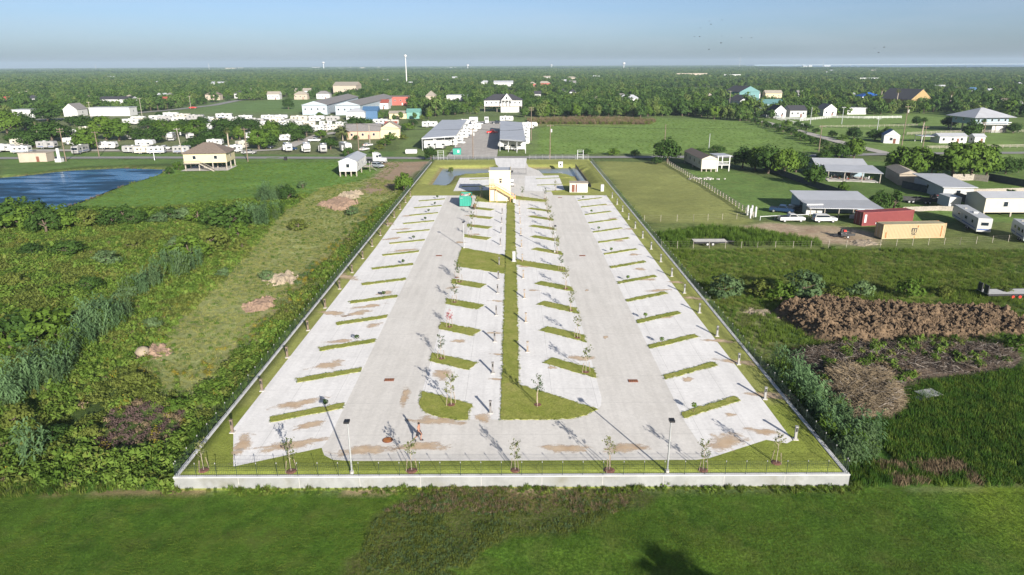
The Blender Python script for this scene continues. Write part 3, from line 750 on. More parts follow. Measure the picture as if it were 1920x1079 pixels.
mesh_fence('road_fence', 'galvanised mesh fence between the road and the right basin', (6.2,LY1-1), (LX1,LY1-1), 9, 1.7, .04, M['galv'], M['galv'], None, 8, 6, LZ, .012)
def lattice_gate():
    g = thing('gate_frame', 'tall pale metal gate frame at the lot corner', 'gate')
    for x in (-1.0,1.0): MB().box((x,0,1.9),(.16,.16,3.8)).build('upright', M['galv'], g)
    for z in (.5,1.4,2.3,3.2,3.75): MB().box((0,0,z),(2.0,.07,.07)).build('crossbar', M['galv'], g)
    return g
inst('lattice', lattice_gate, P(827,303), 0, 'tall pale metal gate frame by the left road corner of the lot', 'gate frames at the lot corners')
inst('lattice', lattice_gate, P(1088,302), 0, 'tall pale metal gate frame by the right road corner of the lot', 'gate frames at the lot corners')
g = thing('sliding_gate', 'black barred entry gate across the lot entrance', 'gate', (P(972,328,LZ).x,P(972,328,LZ).y,LZ))
for x in (-2.3,2.3): MB().box((x,0,1.0),(.1,.1,2.0)).build('post', M['black'], g)
for z in (.25,1.75): MB().box((0,0,z),(4.6,.07,.07)).build('rail', M['black'], g)
for k in range(1,14): MB().box((-2.3+k*4.6/14,0,1.0),(.035,.035,1.5)).build('bar', M['black'], g)
MB().box((-1.9,-.1,1.0),(.7,.15,.7)).build('keypad_box', M['black'], g)
# field fences with plain posts (right-hand lots)
def post_fence(name, label, pts, spacing, h, pm, rails, rm, z=0.0, post=.09, rail=.06, cat='fence', group=None):
    root = thing(name, label, cat, (pts[0][0],pts[0][1],z), 0, group)
    me = MB().b2(-post/2,post/2,-post/2,post/2,-.2,h).mesh('post'); me.materials.append(pm)
    for a, b in zip(pts[:-1], pts[1:]):
        a, b = Vector(a), Vector(b); n = max(1,int(round((b-a).length/spacing)))
        for k in range(n+1):
            p = a+(b-a)*k/n-Vector(pts[0]); o = bpy.data.objects.new('post', me); C.objects.link(o); o.parent = root; o.location = (p.x,p.y,0)
        for zr in rails:
            q0 = a-Vector(pts[0]); q1 = b-Vector(pts[0])
            MB().bar((q0.x,q0.y,zr),(q1.x,q1.y,zr),rail*.5,rail).build('rail', rm, root)
    return root
PV = lambda *a: [tuple(P(x,y)[:2]) for x,y in a]
post_fence('post_fence', 'dark double-rail fence running diagonally from the road past the mobile home', PV((1252,308),(1330,355),(1412,408)), 2.6, 1.3, M['greywood'], (.45,.85,1.25), M['greywood'], 0, .16, .1)
post_fence('wire_post_fence', 'row of pale thin posts across the dry lawn', PV((1208,416),(1300,414),(1408,411)), 3.2, 1.4, M['greywood'], (.3,.8,1.3), M['greywood'], 0, .06, .008)
post_fence('wire_post_fence', 'wire fence with thin posts in front of the shipping containers', PV((1240,465),(1420,466),(1620,463),(1800,458),(1920,452)), 3.2, 1.3, M['greywood'], (.4,.8,1.2), M['greywood'], 0, .06, .008)
post_fence('white_rail_fence', 'white board fence along the far edge of the horse pasture', PV((1500,228),(1560,221.5),(1620,223),(1690,222)), 3.0, 1.5, M['white'], (.4,.85,1.3), M['white'], 0, .16, .2)
post_fence('white_picket_fence', 'white post fence beside the gravel lane near the teal house', PV((1412,216),(1450,222),(1480,230),(1514,239)), 2.4, 1.4, M['white'], (.5,.95), M['white'], 0, .28, .14)
post_fence('white_rail_fence', 'white board fence in front of the dark-roofed cottages', PV((1450,223),(1500,225),(1512,221)), 3.0, 1.3, M['white'], (.35,.75,1.15), M['white'], 0, .16, .25)
post_fence('wood_rail_fence', 'pale timber rail fence across the pasture behind the striped shed', PV((1538,240),(1640,239),(1720,237)), 3.0, 1.3, M['greywood'], (.6,1.1), M['greywood'], 0, .12, .1)
post_fence('wood_rail_fence', 'pale timber rail fence behind the stable', PV((1700,254),(1800,250),(1920,249)), 3.0, 1.4, M['greywood'], (.5,.9,1.3), M['greywood'], 0, .12, .12)
post_fence('wood_rail_fence', 'timber rail fence by the road right of the big trees', PV((1735,280),(1800,279),(1920,277)), 3.0, 1.2, M['greywood'], (.5,.9,1.2), M['greywood'], 0, .12, .12)
def panel_fence(label, pts, h, m, L=2.4, group=None):
    root = thing('panel_fence', label, 'fence', (pts[0][0],pts[0][1],0), 0, group)
    for a, b in zip(pts[:-1], pts[1:]):
        a, b = Vector(a), Vector(b); n = max(1,int(round((b-a).length/L))); ang = math.atan2((b-a).y,(b-a).x); l = (b-a).length/n
        me = MB(); nb = 8
        for k in range(nb): me.b2(l*k/nb+.01,l*(k+1)/nb-.01,-.02+(k%2)*.01,.02+(k%2)*.01,0,h-random.random()*.06)
        me = me.mesh('panel'); me.materials.append(m)
        for k in range(n):
            o = bpy.data.objects.new('panel', me); C.objects.link(o); o.parent = root; p = a+(b-a)*k/n-Vector(pts[0]); o.location = (p.x,p.y,0); o.rotation_euler.z = ang
    return root
panel_fence('dark board fence running from the clustered trees past the round bushes', PV((1430,318),(1470,332),(1520,350),(1590,372)), 1.8, M['darkwood'])
panel_fence('pale grey board fence right of the long metal shed', PV((1782,368),(1850,368),(1925,366)), 1.9, M['greywood'])
panel_fence('dark board fence descending behind the white box trailer', PV((1690,352),(1790,374),(1850,393)), 1.9, M['darkwood'])
panel_fence('pale board fence between the tan shed and the long metal shed', PV((1690,337),(1722,337)), 1.8, M['greywood'])
panel_fence('pale board fence behind the long metal shed under the big trees', PV((1785,339),(1825,339),(1852,342)), 1.9, M['greywood'])
panel_fence('low grey board fence right of the red shipping container', PV((1692,398),(1760,396),(1850,398)), 1.2, M['greywood'])
panel_fence('dark board fence at the right edge of the back yards', PV((1852,338),(1925,352)), 2.0, M['darkwood'])
post_fence('pipe_fence', 'pale pipe fence behind the parked white pickup', PV((1425,414),(1480,411),(1515,410)), 3.0, 1.0, M['galv'], (.9,), M['galv'], 0, .1, .14)

# ------------------------------------------------------------------ lot furniture
def pedestal(metal, face, h=1.25):
    def mk():
        t = thing('utility_pedestal', '', 'utility post')
        MB().box((0,0,h/2),(.2,.2,h)).build('post', M[metal], t)
        mb = MB(); mb.box((0,-.108,h*.78),(.14,.02,h*.3)); mb.build('socket_panel', M[face], t)
        MB().box((0,-.02,h+.03),(.26,.28,.06)).build('cap', M[metal], t)
        MB().box((0,0,.03),(.45,.45,.06)).build('footing', M['concrete'], t)
        return t
    return mk
for k, y in enumerate([53.0]+[60.6+8.22*i for i in range(14)]):
    inst('pedR', pedestal('rvgrey','black'), (24.9,y,LZ), random.uniform(-.1,.1), 'pale utility pedestal with dark socket panel, %s from the front along the right edge' % ordw(k+1), 'utility pedestals on the right edge')
for k, y in enumerate([54.6+8.3*i for i in range(15)]):
    inst('pedL', pedestal('polewood','black'), (-25.5 if k else -25.3,y,LZ), random.uniform(-.1,.1), 'brownish utility pedestal on the left lawn edge, %s from the front' % ordw(k+1), 'utility pedestals on the left edge')
for k, y in enumerate([58.0,66.8,75.6,84.6,93.8,100.5,108.5,121.5,130.5,139.6,148.7]):
    inst('pedC', pedestal('roofgrey','black'), (-2.1,y,LZ), random.uniform(-.1,.1), 'grey utility pedestal left of the central lawn, %s from the front' % ordw(k+1), 'utility pedestals left of the central lawn')
for k, y in enumerate([72.5,82.0,91.5,101.0,110.5,120.0,129.5,139.0,148.5,157.5]):
    inst('pedD', pedestal('wood','stripe_grey'), (1.75,y,LZ), random.uniform(-.1,.1), 'brown utility pedestal right of the central lawn, %s from the front' % ordw(k+1), 'utility pedestals right of the central lawn')
o = thing('utility_cabinet', 'grey utility cabinet on the middle lawn block', 'utility box', (.35,110.4,LZ))
MB().box((0,0,.9),(.5,.4,1.8)).build('cabinet', M['grey'], o); MB().box((0,-.21,1.0),(.4,.02,1.3)).build('door', M['galv'], o); MB().box((0,0,.05),(.8,.7,.1)).build('footing', M['concrete'], o)
def light_pole():
    t = thing('light_pole', '', 'light pole')
    MB().tube([(0,0,0),(0,0,4.75)], [.085,.06], 8).build('pole', M['galv'], t)
    h = MB(); h.box((0,-.2,4.85),(.42,.5,.16)); h.box((0,.05,4.8),(.12,.2,.1)); h.build('lamp_head', M['black'], t)
    MB().tube([(0,0,0),(0,0,.25)], .16, 8).build('base', M['concrete'], t)
    return t
for (px,py,lab) in [(660,888,'grey light pole with black lamp inside the front fence, left one'),(1251,886,'grey light pole with black lamp inside the front fence, right one'),(870,466,'grey light pole at the far edge of the middle lawn block'),(1040,474,'grey light pole on the strip right of the middle lawn block')]:
    p = P(px,py,LZ); inst('lightpole', light_pole, p, 0, lab, 'light poles of the lot')
p = P(957,368,LZ); inst('lightpole', light_pole, p, 0, 'grey light pole beside the office stair', 'light poles of the lot')
def sapling_factory(key, leafk, h, dens, stakes=True, seed=1):
    def mk():
        t = thing('sapling', '', 'sapling'); r = random.Random(seed); mb = MB()
        mb.tube([(0,0,-.05),(.03,.02,h*.5),(0,-.03,h*.95)], [.03,.022,.008], 5)
        cen = []
        for k in range(16):
            z = h*r.uniform(.35,.9); a = r.uniform(0,6.28); L = (.2+.33*math.sin(min(1,(1-z/h)*1.6+.25)*1.5))*r.uniform(.6,1.1)*h/2.9
            e = (math.cos(a)*L,math.sin(a)*L,z+L*.9); mb.tube([(0,0,z),e], [.01,.004], 3)
            for q in range(dens): f = r.uniform(.35,1.1); cen.append((e[0]*f+r.gauss(0,.06),e[1]*f+r.gauss(0,.06),z+L*.9*f+r.gauss(0,.07)))
        mb.build('trunk', M['barkpale'], t)
        rr = np.random.default_rng(seed); nn = rr.normal(size=(len(cen),3)); nn[:,2] += .4; nn /= np.linalg.norm(nn,axis=1,keepdims=True)
        me = quads_mesh('crown', leaf_quads(np.array(cen), nn, .12, rr), [M[leafk]])
        o = bpy.data.objects.new('crown', me); C.objects.link(o); o.parent = t
        if stakes:
            for s in (-1,1): MB().bar((.45*s,.05,0),(.3*s,.05,1.1),.045).build('stake', M['wood'], t)
        mu = MB(); mu.tube([(0,0,0),(0,0,.07)], [.45,.3], 9); mu.build('mulch', M['iron'], t)
        return t
    return mk
SAP = [('sapA','leaf_sap',2.9,9,3),('sapB','leaf_sap',3.1,13,5),('sapC','leaf_oak',2.8,11,8)]
def sapling(x, y, lab, grp, kind=None, s=1.0):
    k = kind if kind is not None else random.randrange(3); key, lk, h, dn, sd = SAP[k]
    inst(key, sapling_factory(key,lk,h,dn,True,sd), (x,y,LZ), random.uniform(0,6.28), lab, grp, s*random.uniform(.9,1.12))
for k, (px,py) in enumerate([(382,882),(546,884),(772,883),(966,882),(1142,882),(1318,882),(1455,868)]):
    p = P(px,py,LZ); sapling(p.x,p.y,'staked young tree behind the front fence, %s from the left' % ordw(k+1),'staked saplings behind the front fence', k%2)
p = P(846,760,LZ); sapling(p.x,p.y,'leafy sapling on the rounded front lawn of the left island','staked saplings on the left island',1,1.15)
p = P(1008,760,LZ); sapling(p.x,p.y,'leafy sapling with brown mulch on the curved front lawn of the right island','staked saplings on the right island',2,1.1)
for k, y in enumerate(ILS):
    if k == 1:
        inst('sapR', sapling_factory('sapR','leaf_red',2.6,8,True,21), (-7.9,y+.6,LZ), .5, 'red-leaved young tree on the left island, second lawn strip from the front', 'staked saplings on the left island')
    else: sapling(-8.0,y+.6,'young tree at the drive end of the left island strips, %s from the front' % ordw(k+1),'staked saplings on the left island')
sapling(-8.6,101.5,'young tree just in front of the middle lawn block, beside the left drive','staked saplings on the left island',2)
for k, y in enumerate(IRS):
    sapling(7.9,y-2.5,'young tree at the drive end of the right island strips, %s from the front' % ordw(k+1),'staked saplings on the right island')
sapling(7.9,105.3,'young tree on the long strip joining the central lawn, right island','staked saplings on the right island',2)
for x, y, lab in [(-7.5,168.5,'reddish young tree beside the green dumpster'),(-4.5,170,'young tree left of the office tower'),(2.6,168,'young tree right of the office stair'),(11.5,178,'young tree near the small white pump shed'),(8.2,166.5,'young tree at the far tip of the right island')]:
    sapling(x,y,lab,'staked saplings round the office')
# tufted little shrubs on the outer strips
def shrublet(seed, leafk):
    def mk():
        t = thing('small_shrub', '', 'shrub'); rr = np.random.default_rng(seed); n = 70
        MB().tube([(0,0,0),(.02,0,.5)], [.03,.015], 5).build('stem', M['bark'], t)
        d = rr.normal(size=(n,3)); d /= np.linalg.norm(d,axis=1,keepdims=True)
        c = d*np.array([.33,.33,.26])*rr.uniform(.5,1,size=(n,1))+np.array([0,0,.72])
        me = quads_mesh('crown', leaf_quads(c, d, .16, rr, 3.0), [M[leafk]]); o = bpy.data.objects.new('crown', me); C.objects.link(o); o.parent = t
        return t
    return mk
for k in (0,2,4,6,8,10,11,12,13):
    inst('shr0', shrublet(4,'leaf_oak'), (-18.0-.25*(k%3),LS[k]+1.95,LZ+.05), k, 'small leafy shrub on the left lawn strips, strip %s from the front' % ordw(k+1), 'small shrubs on the left strips')
for k in (0,2,3,5,7,9,11,13):
    inst('shr1', shrublet(6,'leaf_lime'), (17.2+.2*(k%3),RS[k]+.85,LZ+.05), k, 'small leafy shrub on the right lawn strips, strip %s from the front' % ordw(k+1), 'small shrubs on the right strips')
def manhole():
    t = thing('manhole_cover', '', 'manhole'); MB().tube([(0,0,0),(0,0,.035)], .48, 20).build('rim', M['iron'], t); MB().tube([(0,0,.0),(0,0,.045)], .4, 20).build('lid', M['rust'], t); return t
inst('manhole', manhole, tuple(P(727,826,LZ)[:2])+(LZ+.01,), 0, 'round rusty manhole cover on the drive left of the walking man')
def grate():
    t = thing('drain_grate', '', 'drain'); MB().box((0,0,.02),(1.0,.6,.04)).build('frame', M['iron'], t)
    for k in range(5): MB().box((-.4+.2*k,0,.045),(.07,.5,.02)).build('bar', M['rust'], t)
    return t
for px,py,lab in [(730,713,'rusty drain grate near the front of the left drive'),(1187,715,'rusty drain grate near the front of the right drive'),(823,480,'drain grate halfway along the left drive'),(1092,480,'drain grate halfway along the right drive'),(1050,371,'drain grate at the far end of the right drive')]:
    inst('grate', grate, tuple(P(px,py,LZ)[:2])+(LZ+.012,), 0, lab, 'drain grates in the drives')

# office tower with outside stair
p = P(918,378,LZ); wo_ = PXM(930,378,LZ); OW = 5.1; OD = 6.0; OH = 7.2
of = thing('office_tower', 'cream two-storey office tower with timber outside stair', 'building', (p.x,p.y,LZ))
MB().b2(0,OW,0,OD,0,OH).build('wall', M['office'], of)
rf = MB(); rf.b2(-.12,OW+.12,-.12,OD+.12,OH,OH+.14); rf.build('roof', M['roofmetal'], of)
par = MB(); par.b2(-.1,OW+.1,-.1,.1,OH+.14,OH+.3); par.b2(-.1,.1,.1,OD,OH+.14,OH+.3); par.b2(OW-.1,OW+.1,.1,OD,OH+.14,OH+.3); par.build('parapet', M['cream'], of)
w_ = MB().b2(2.45,2.95,-.05,-.002,4.5,5.0).build('lamp', M['black'], of); MB().b2(2.4,3.0,-.04,-.002,5.15,5.5).build('plaque', M['black'], of)
d_ = MB().b2(.3,1.2,-.04,-.002,3.45,5.5).build('door', M['cream'], of)
st = MB().b2(.1,1.9,-1.3,-.003,3.25,3.4).build('stair_landing', M['oakwood'], of)
for x in (.1,1.0,1.85): MB().b2(x-.04,x+.04,-1.3,-1.22,3.4,4.4).build('baluster', M['oakwood'], st)
MB().b2(.06,1.9,-1.32,-1.2,4.35,4.45).build('handrail', M['oakwood'], st)
for x in (.15,1.8): MB().b2(x-.06,x+.06,-1.28,-1.16,0,3.25).build('post', M['oakwood'], st)
sg = thing('dummy','','') if False else None
sr = MB()
for y in (-1.25,-.1): sr.bar((1.9,y,3.3),(5.9,y,.9),.08,.28)
sr.build('stringer', M['oakwood'], of)
for k in range(13): MB().b2(1.95+k*.31,2.27+k*.31,-1.22,-.12,3.2-k*.186,3.24-k*.186).build('tread', M['oakwood'], of)
MB().bar((1.9,-1.25,4.3),(5.9,-1.25,1.9),.06,.1).build('handrail', M['oakwood'], of)
for k in range(7): x = 2.1+k*.6; MB().b2(x-.03,x+.03,-1.28,-1.22,3.2-(x-1.9)*.6,4.2-(x-1.9)*.6).build('baluster', M['oakwood'], of)
lo = MB(); lo.b2(4.9,6.3,-1.3,-.1,.85,.97); lo.build('lower_landing', M['oakwood'], of)
for x in (5.0,6.2): MB().b2(x-.05,x+.05,-1.28,-1.18,0,1.9).build('post', M['oakwood'], of)
o = thing('steel_drum', 'grey steel drum at the foot of the office stair', 'drum', (p.x+5.9,p.y-1.9,LZ)); MB().tube([(0,0,0),(0,0,.95)], .35, 14).build('shell', M['grey'], o); MB().tube([(0,0,.95),(0,0,1.0)], .37, 14).build('lid', M['galv'], o)
# roll-off dumpster
q = P(862,389,LZ); dm = thing('roll_off_dumpster', 'big green roll-off dumpster full of scrap near the office', 'dumpster', (q.x,q.y,LZ))
b_ = MB(); W_, D_, Hh = 2.6, 5.6, 2.5
b_.b2(0,W_,0,.1,.25,Hh); b_.b2(0,W_,D_-.1,D_,.25,Hh); b_.b2(0,.1,.1,D_-.1,.25,Hh); b_.b2(W_-.1,W_,.1,D_-.1,.25,Hh); b_.b2(.1,W_-.1,.1,D_-.1,.25,.35); b_.build('bin', M['dump'], dm)
for k in range(5): MB().b2(.1+k*.55,.22+k*.55,-.09,-.002,.3,Hh-.05).build('rib', M['dump'], dm)
MB().b2(-.04,W_+.04,-.1,.14,Hh,Hh+.1).build('rim', M['dump'], dm)
for x in (.4,2.2): MB().wheel((x,.5,.15),.15,.3).build('roller', M['iron'], dm)
tr = thing('scrap_heap', 'pile of boards and rubbish inside the green dumpster', 'rubbish', (q.x+W_/2,q.y+D_/2,LZ+1.6))
r = random.Random(3)
for k in range(46):
    c = (r.uniform(-1.0,1.0), r.uniform(-2.4,2.4), r.uniform(.0,.75)); MB().box(c,(r.uniform(.3,1.2),r.uniform(.15,.7),r.uniform(.08,.4)),r.uniform(0,3)).build('board', M[r.choice(['wood','white','oakwood','red','tan','grey'])], tr)
# wheelbarrow / mixer beside
q = P(888,393,LZ); wb = thing('cement_mixer', 'small dark cement mixer beside the green dumpster', 'mixer', (q.x,q.y,LZ), .4)
MB().tube([(0,0,.5),(.25,0,.85),(.5,0,1.2)],[.25,.42,.2],10).build('drum', M['iron'], wb)
for s in (-1,1): MB().wheel((0,.35*s,.25),.25,.1).build('wheel', M['tyre'], wb)
fr = MB(); fr.bar((-.5,-.3,.3),(.7,-.3,.4),.06); fr.bar((-.5,.3,.3),(.7,.3,.4),.06); fr.bar((.7,-.3,0),(.7,-.3,.7),.06); fr.bar((.7,.3,0),(.7,.3,.7),.06); fr.build('frame', M['black'], wb)
# pump shed
q = P(1068,361,LZ); sh = thing('pump_shed', 'small white block shed with brown doors by the right basin', 'shed', (q.x,q.y,LZ), -.08)
MB().b2(0,4.6,0,3.4,0,2.3).build('wall', M['white'], sh); MB().b2(-.15,4.75,-.15,3.55,2.3,2.42).build('roof', M['tan'], sh)
MB().b2(.5,1.3,-.04,-.002,.1,2.0).build('door', M['brown'], sh); MB().b2(1.5,1.9,-.04,-.002,.1,2.1).build('door', M['brown'], sh)
o = thing('power_cabinet', 'white electrical cabinet beyond the right basin', 'utility box', tuple(P(1051,314,LZ)[:2])+(LZ,)); MB().box((0,0,.9),(1.4,.7,1.8)).build('cabinet', M['white'], o); MB().box((0,-.36,.9),(.5,.02,.6)).build('panel', M['black'], o)
o = thing('utility_cabinet', 'grey utility cabinet right of the pump shed', 'utility box', tuple(P(1129,359,LZ)[:2])+(LZ,)); MB().box((0,0,.9),(.8,.6,1.8)).build('cabinet', M['grey'], o); MB().box((0,-.31,.9),(.6,.02,1.4)).build('door', M['galv'], o)
post_fence('safety_fence', 'dark drooping safety fence along the right basin', [tuple(P(a,b,LZ)[:2]) for a,b in ((1079,312),(1090,328),(1108,352))], 2.4, 1.0, M['black'], (.3,.6,.9), M['black'], LZ-.3, .06, .2)

# walking man
def person(loc, rz):
    t = thing('person', 'shirtless man in dark shorts walking across the concrete drive', 'person', loc, rz)
    def skin(name, verts, edges, rad, m, sub=2):
        me = bpy.data.meshes.new(name); me.from_pydata(verts, edges, []); me.materials.append(m)
        o = bpy.data.objects.new(name, me); C.objects.link(o); o.parent = t
        md = o.modifiers.new('s','SKIN'); md.use_smooth_shade = True
        for i, rr in enumerate(rad): sv = me.skin_vertices[0].data[i]; sv.radius = rr if hasattr(rr,'__len__') else (rr,rr)
        me.skin_vertices[0].data[0].use_root = True
        s = o.modifiers.new('d','SUBSURF'); s.levels = sub; s.render_levels = sub
        return o
    # x forward, y left; root at the pelvis
    v = [(0,0,.93),(.01,0,1.1),(.02,0,1.28),(.02,0,1.42),(.03,0,1.52),(.045,0,1.62),(.05,0,1.72),
         (0,.1,.9),(.17,.11,.5),(.1,.11,.1),(.26,.11,.05),
         (0,-.1,.9),(-.13,-.1,.5),(-.42,-.1,.2),(-.36,-.1,.08),
         (.02,.2,1.4),(-.08,.25,1.14),(-.02,.24,.9),(.01,.24,.82),
         (.02,-.2,1.4),(.1,-.25,1.14),(.26,-.23,.97),(.31,-.22,.91)]
    e = [(0,1),(1,2),(2,3),(3,4),(4,5),(5,6),(0,7),(7,8),(8,9),(9,10),(0,11),(11,12),(12,13),(13,14),(3,15),(15,16),(16,17),(17,18),(3,19),(19,20),(20,21),(21,22)]
    rad = [(.14,.11),(.14,.1),(.17,.11),(.13,.09),.06,(.085,.1),.075,.1,.065,.045,.04,.1,.065,.045,.04,.065,.045,.035,.04,.065,.045,.035,.04]
    b = skin('body', v, e, rad, M['skin'])
    hands = [((.015,.24,.8),-1,'hand'),((.33,-.22,.89),1,'hand')]
    for (hx,hy,hz), s, nm in hands:
        mb = MB(); mb.box((hx,hy,hz-.03),(.07,.03,.09))
        for k in range(4): mb.tube([(hx-.03+.02*k,hy,hz-.07),(hx-.028+.02*k,hy+.005,hz-.12),(hx-.02+.02*k,hy+.02,hz-.15+.008*abs(k-1.5))], [.009,.009,.006], 5)
        mb.tube([(hx+.03,hy,hz-.03),(hx+.06,hy+.01,hz-.08)], [.011,.008], 5); mb.build(nm, M['skin'], t)
    sh_ = MB(); sh_.tube([(0,0,1.05),(0,0,.97),(0,0,.86)],[.15,.19,.17],12); sh_.tube([(0,.09,.92),(.1,.11,.72),(.16,.11,.56)],[.13,.135,.13],10); sh_.tube([(0,-.09,.92),(-.06,-.1,.72),(-.12,-.1,.55)],[.13,.135,.13],10); sh_.build('shorts', M['cloth'], t, smooth=True)
    hr = MB(); hr.tube([(.03,0,1.66),(.03,0,1.72),(.03,0,1.79),(.03,0,1.815)], [.1,.105,.07,.02], 10); hr.build('hair', M['hair'], t, smooth=True)
    fc = MB(); fc.box((.145,0,1.64),(.03,.025,.045)); fc.box((.135,0,1.59),(.01,.05,.012)); fc.build('nose_and_mouth', M['skin'], t)
    ey = MB(); ey.box((.137,.035,1.67),(.012,.022,.012)); ey.box((.137,-.035,1.67),(.012,.022,.012)); ey.build('eyes', M['hair'], t)
    for (x,y,z,p_) in ((.2,.11,.045,.1),(-.36,-.1,.09,-.5)):
        mb = MB(); mb.box((0,0,0),(.3,.11,.09),0,0,(.8,.85)); o = mb.build('shoe', M['cloth'], t, (x,y,z)); o.rotation_euler.y = -p_
    return t
person(tuple(P(786,827,LZ)[:2])+(LZ+.02,), -.25)
# ------------------------------------------------------------------ vehicles
def add_wheels(t, xs, half, r, w=.22):
    me = MB().wheel((0,0,0), r, w, 0, 14).mesh('wheel'); me.materials.append(M['tyre'])
    rm = MB().wheel((0,0,0), r*.58, w+.03, 0, 10).mesh('rim'); rm.materials.append(M['rim'])
    for x in xs:
        for s in (-1,1):
            o = bpy.data.objects.new('wheel', me); C.objects.link(o); o.parent = t; o.location = (x,s*(half-w/2),r)
            q = bpy.data.objects.new('rim', rm); C.objects.link(q); q.parent = o
def car(kind, paint):
    def mk():
        t = thing({'pickup':'pickup_truck','suv':'parked_suv','sedan':'parked_car'}[kind], '', {'pickup':'pickup truck','suv':'car','sedan':'car'}[kind])
        W = 1.9 if kind != 'sedan' else 1.8; m = M[paint]
        if kind == 'pickup':
            L = 5.4; body = [(-2.7,.45),(2.6,.45),(2.7,.7),(2.65,1.0),(1.2,1.12),(-2.7,1.12)]
            cab = [(-.75,1.12),(1.25,1.12),(.65,1.72),(-.55,1.75)]; glass = [(-.68,1.16),(1.1,1.16),(.6,1.64),(-.5,1.66)]; ax = (1.75,-1.7); r = .38
        elif kind == 'suv':
            L = 4.9; body = [(-2.4,.45),(2.3,.45),(2.42,.7),(2.36,1.0),(1.1,1.1),(-2.4,1.12)]
            cab = [(-2.35,1.12),(1.15,1.1),(.5,1.7),(-2.15,1.76)]; glass = [(-2.22,1.17),(1.0,1.16),(.46,1.62),(-2.1,1.66)]; ax = (1.5,-1.5); r = .36
        else:
            L = 4.6; body = [(-2.25,.4),(2.2,.4),(2.3,.65),(2.2,.85),(1.0,.98),(-2.2,1.0)]
            cab = [(-1.7,1.0),(.95,.98),(.3,1.42),(-1.1,1.44)]; glass = [(-1.55,1.03),(.85,1.02),(.28,1.36),(-1.05,1.38)]; ax = (1.4,-1.4); r = .32
        MB().extr(body, -W/2, W/2).build('body', m, t)
        MB().extr(cab, -W/2+.12, W/2-.12).build('cabin', m, t)
        MB().extr(glass, -W/2+.105, W/2-.105).build('side_window', M['glass'], t)
        x0, z0, x1, z1 = cab[1][0], cab[1][1], cab[2][0], cab[2][1]
        MB().bar((x0-.04,0,z0+.08),(x1+.1,0,z1-.06),W-.45,.06).build('windscreen', M['glass'], t)
        if kind == 'pickup': MB().b2(-2.6,-.85,-W/2+.12,W/2-.12,1.0,1.13).build('load_bed', M['black'], t)
        else: MB().bar((cab[0][0]+.02,0,1.2),(cab[3][0]-.02,0,cab[3][1]-.1),W-.45,.06).build('rear_window', M['glass'], t)
        for s in (-1,1):
            MB().box((L/2-.05,s*.68,.8),(.1,.35,.18)).build('headlight', M['rim'], t); MB().box((-L/2+.02,s*.75,.85),(.08,.2,.3)).build('tail_light', M['red'], t)
        add_wheels(t, ax, W/2, r)
        MB().b2(L/2-.12,L/2+.03,-W/2+.1,W/2-.1,.42,.6).build('bumper', M['black'], t)
        return t
    return mk
def put_car(kind, paint, px, py, rz, lab, group=None, z=.05):
    p = P(px,py); return inst('car_'+kind+paint, car(kind,paint), (p.x,p.y,z), rz, lab, group)
def rv(kind, shell='rvwhite', stripe='stripe_grey', L=8.5):
    def mk():
        t = thing({'trailer':'travel_trailer','fifth':'fifth_wheel_trailer','motor':'motorhome'}[kind], '', 'camper')
        W, H = 2.5, 3.2; h0 = .55; a = L/2; m = M[shell]
        if kind == 'trailer': prof = [(-a,h0),(a-.5,h0),(a,1.1),(a,2.3),(a-.35,H),(-a+.15,H),(-a,H-.2)]
        elif kind == 'fifth': H = 3.6; prof = [(-a,h0),(a-2.3,h0),(a-2.3,1.55),(a-.3,1.6),(a,2.1),(a-.15,H-.5),(a-.7,H),(-a+.15,H),(-a,H-.2)]
        else: prof = [(-a,h0),(a-.1,h0),(a,1.2),(a-.2,2.6),(a-.5,H),(-a+.15,H),(-a,H-.2)]
        MB().extr(prof, -W/2, W/2).build('body', m, t)
        for s in (-1,1):
            y = s*(W/2+.012)
            MB().box((0,y,1.05),(L*.86 if kind != 'fifth' else L*.6,.02,.22)).build('stripe', M[stripe], t)
            for x, wd in ((-a*.62,.8),(-a*.12,1.2),(a*.45,.9)): MB().box((x,y,2.05),(wd,.026,.6)).build('window', M['glass'], t)
            MB().box((a*.2,y,1.6),(.65,.03,1.8)).build('door', M['rvcream' if shell == 'rvwhite' else 'rvwhite'], t)
        MB().box((-a-.012,0,2.1),(.02,1.3,.6)).build('rear_window', M['glass'], t)
        MB().box((-a-.012,0,1.0),(.02,W*.9,.25)).build('rear_stripe', M[stripe], t)
        if kind == 'motor': MB().box((a-.09,0,2.15),(.06,2.1,.9)).build('windscreen', M['glass'], t); MB().box((a+.0,0,1.1),(.06,1.6,.25)).build('grille', M['black'], t)
        if kind == 'trailer': MB().box((a+.01,0,1.8),(.03,1.4,.55)).build('front_window', M['glass'], t)
        MB().box((-a*.2,0,H+.12),(1.0,.8,.24)).build('roof_unit', M['white'], t)
        MB().box((a*.4,.3,H+.05),(.45,.45,.1)).build('roof_vent', M['rvcream'], t)
        if kind != 'motor': MB().b2(-a*.1,a*.35,-W/2-.7,-W/2-.002,.75,2.7).build('slide_out', m, t)
        add_wheels(t, (-a*.25,-a*.25-.85) if kind != 'motor' else (a*.65,-a*.5), W/2, .36)
        if kind == 'trailer': MB().bar((a-.1,0,.5),(a+1.1,0,.45),.12).build('hitch', M['black'], t)
        if kind == 'fifth':
            for s in (-1,1): MB().box((a-2.5,s*.9,.5),(.12,.12,1.0)).build('landing_leg', M['black'], t)
        return t
    return mk
RV_ROWS = {'front':[], 'middle':[], 'back':[]}
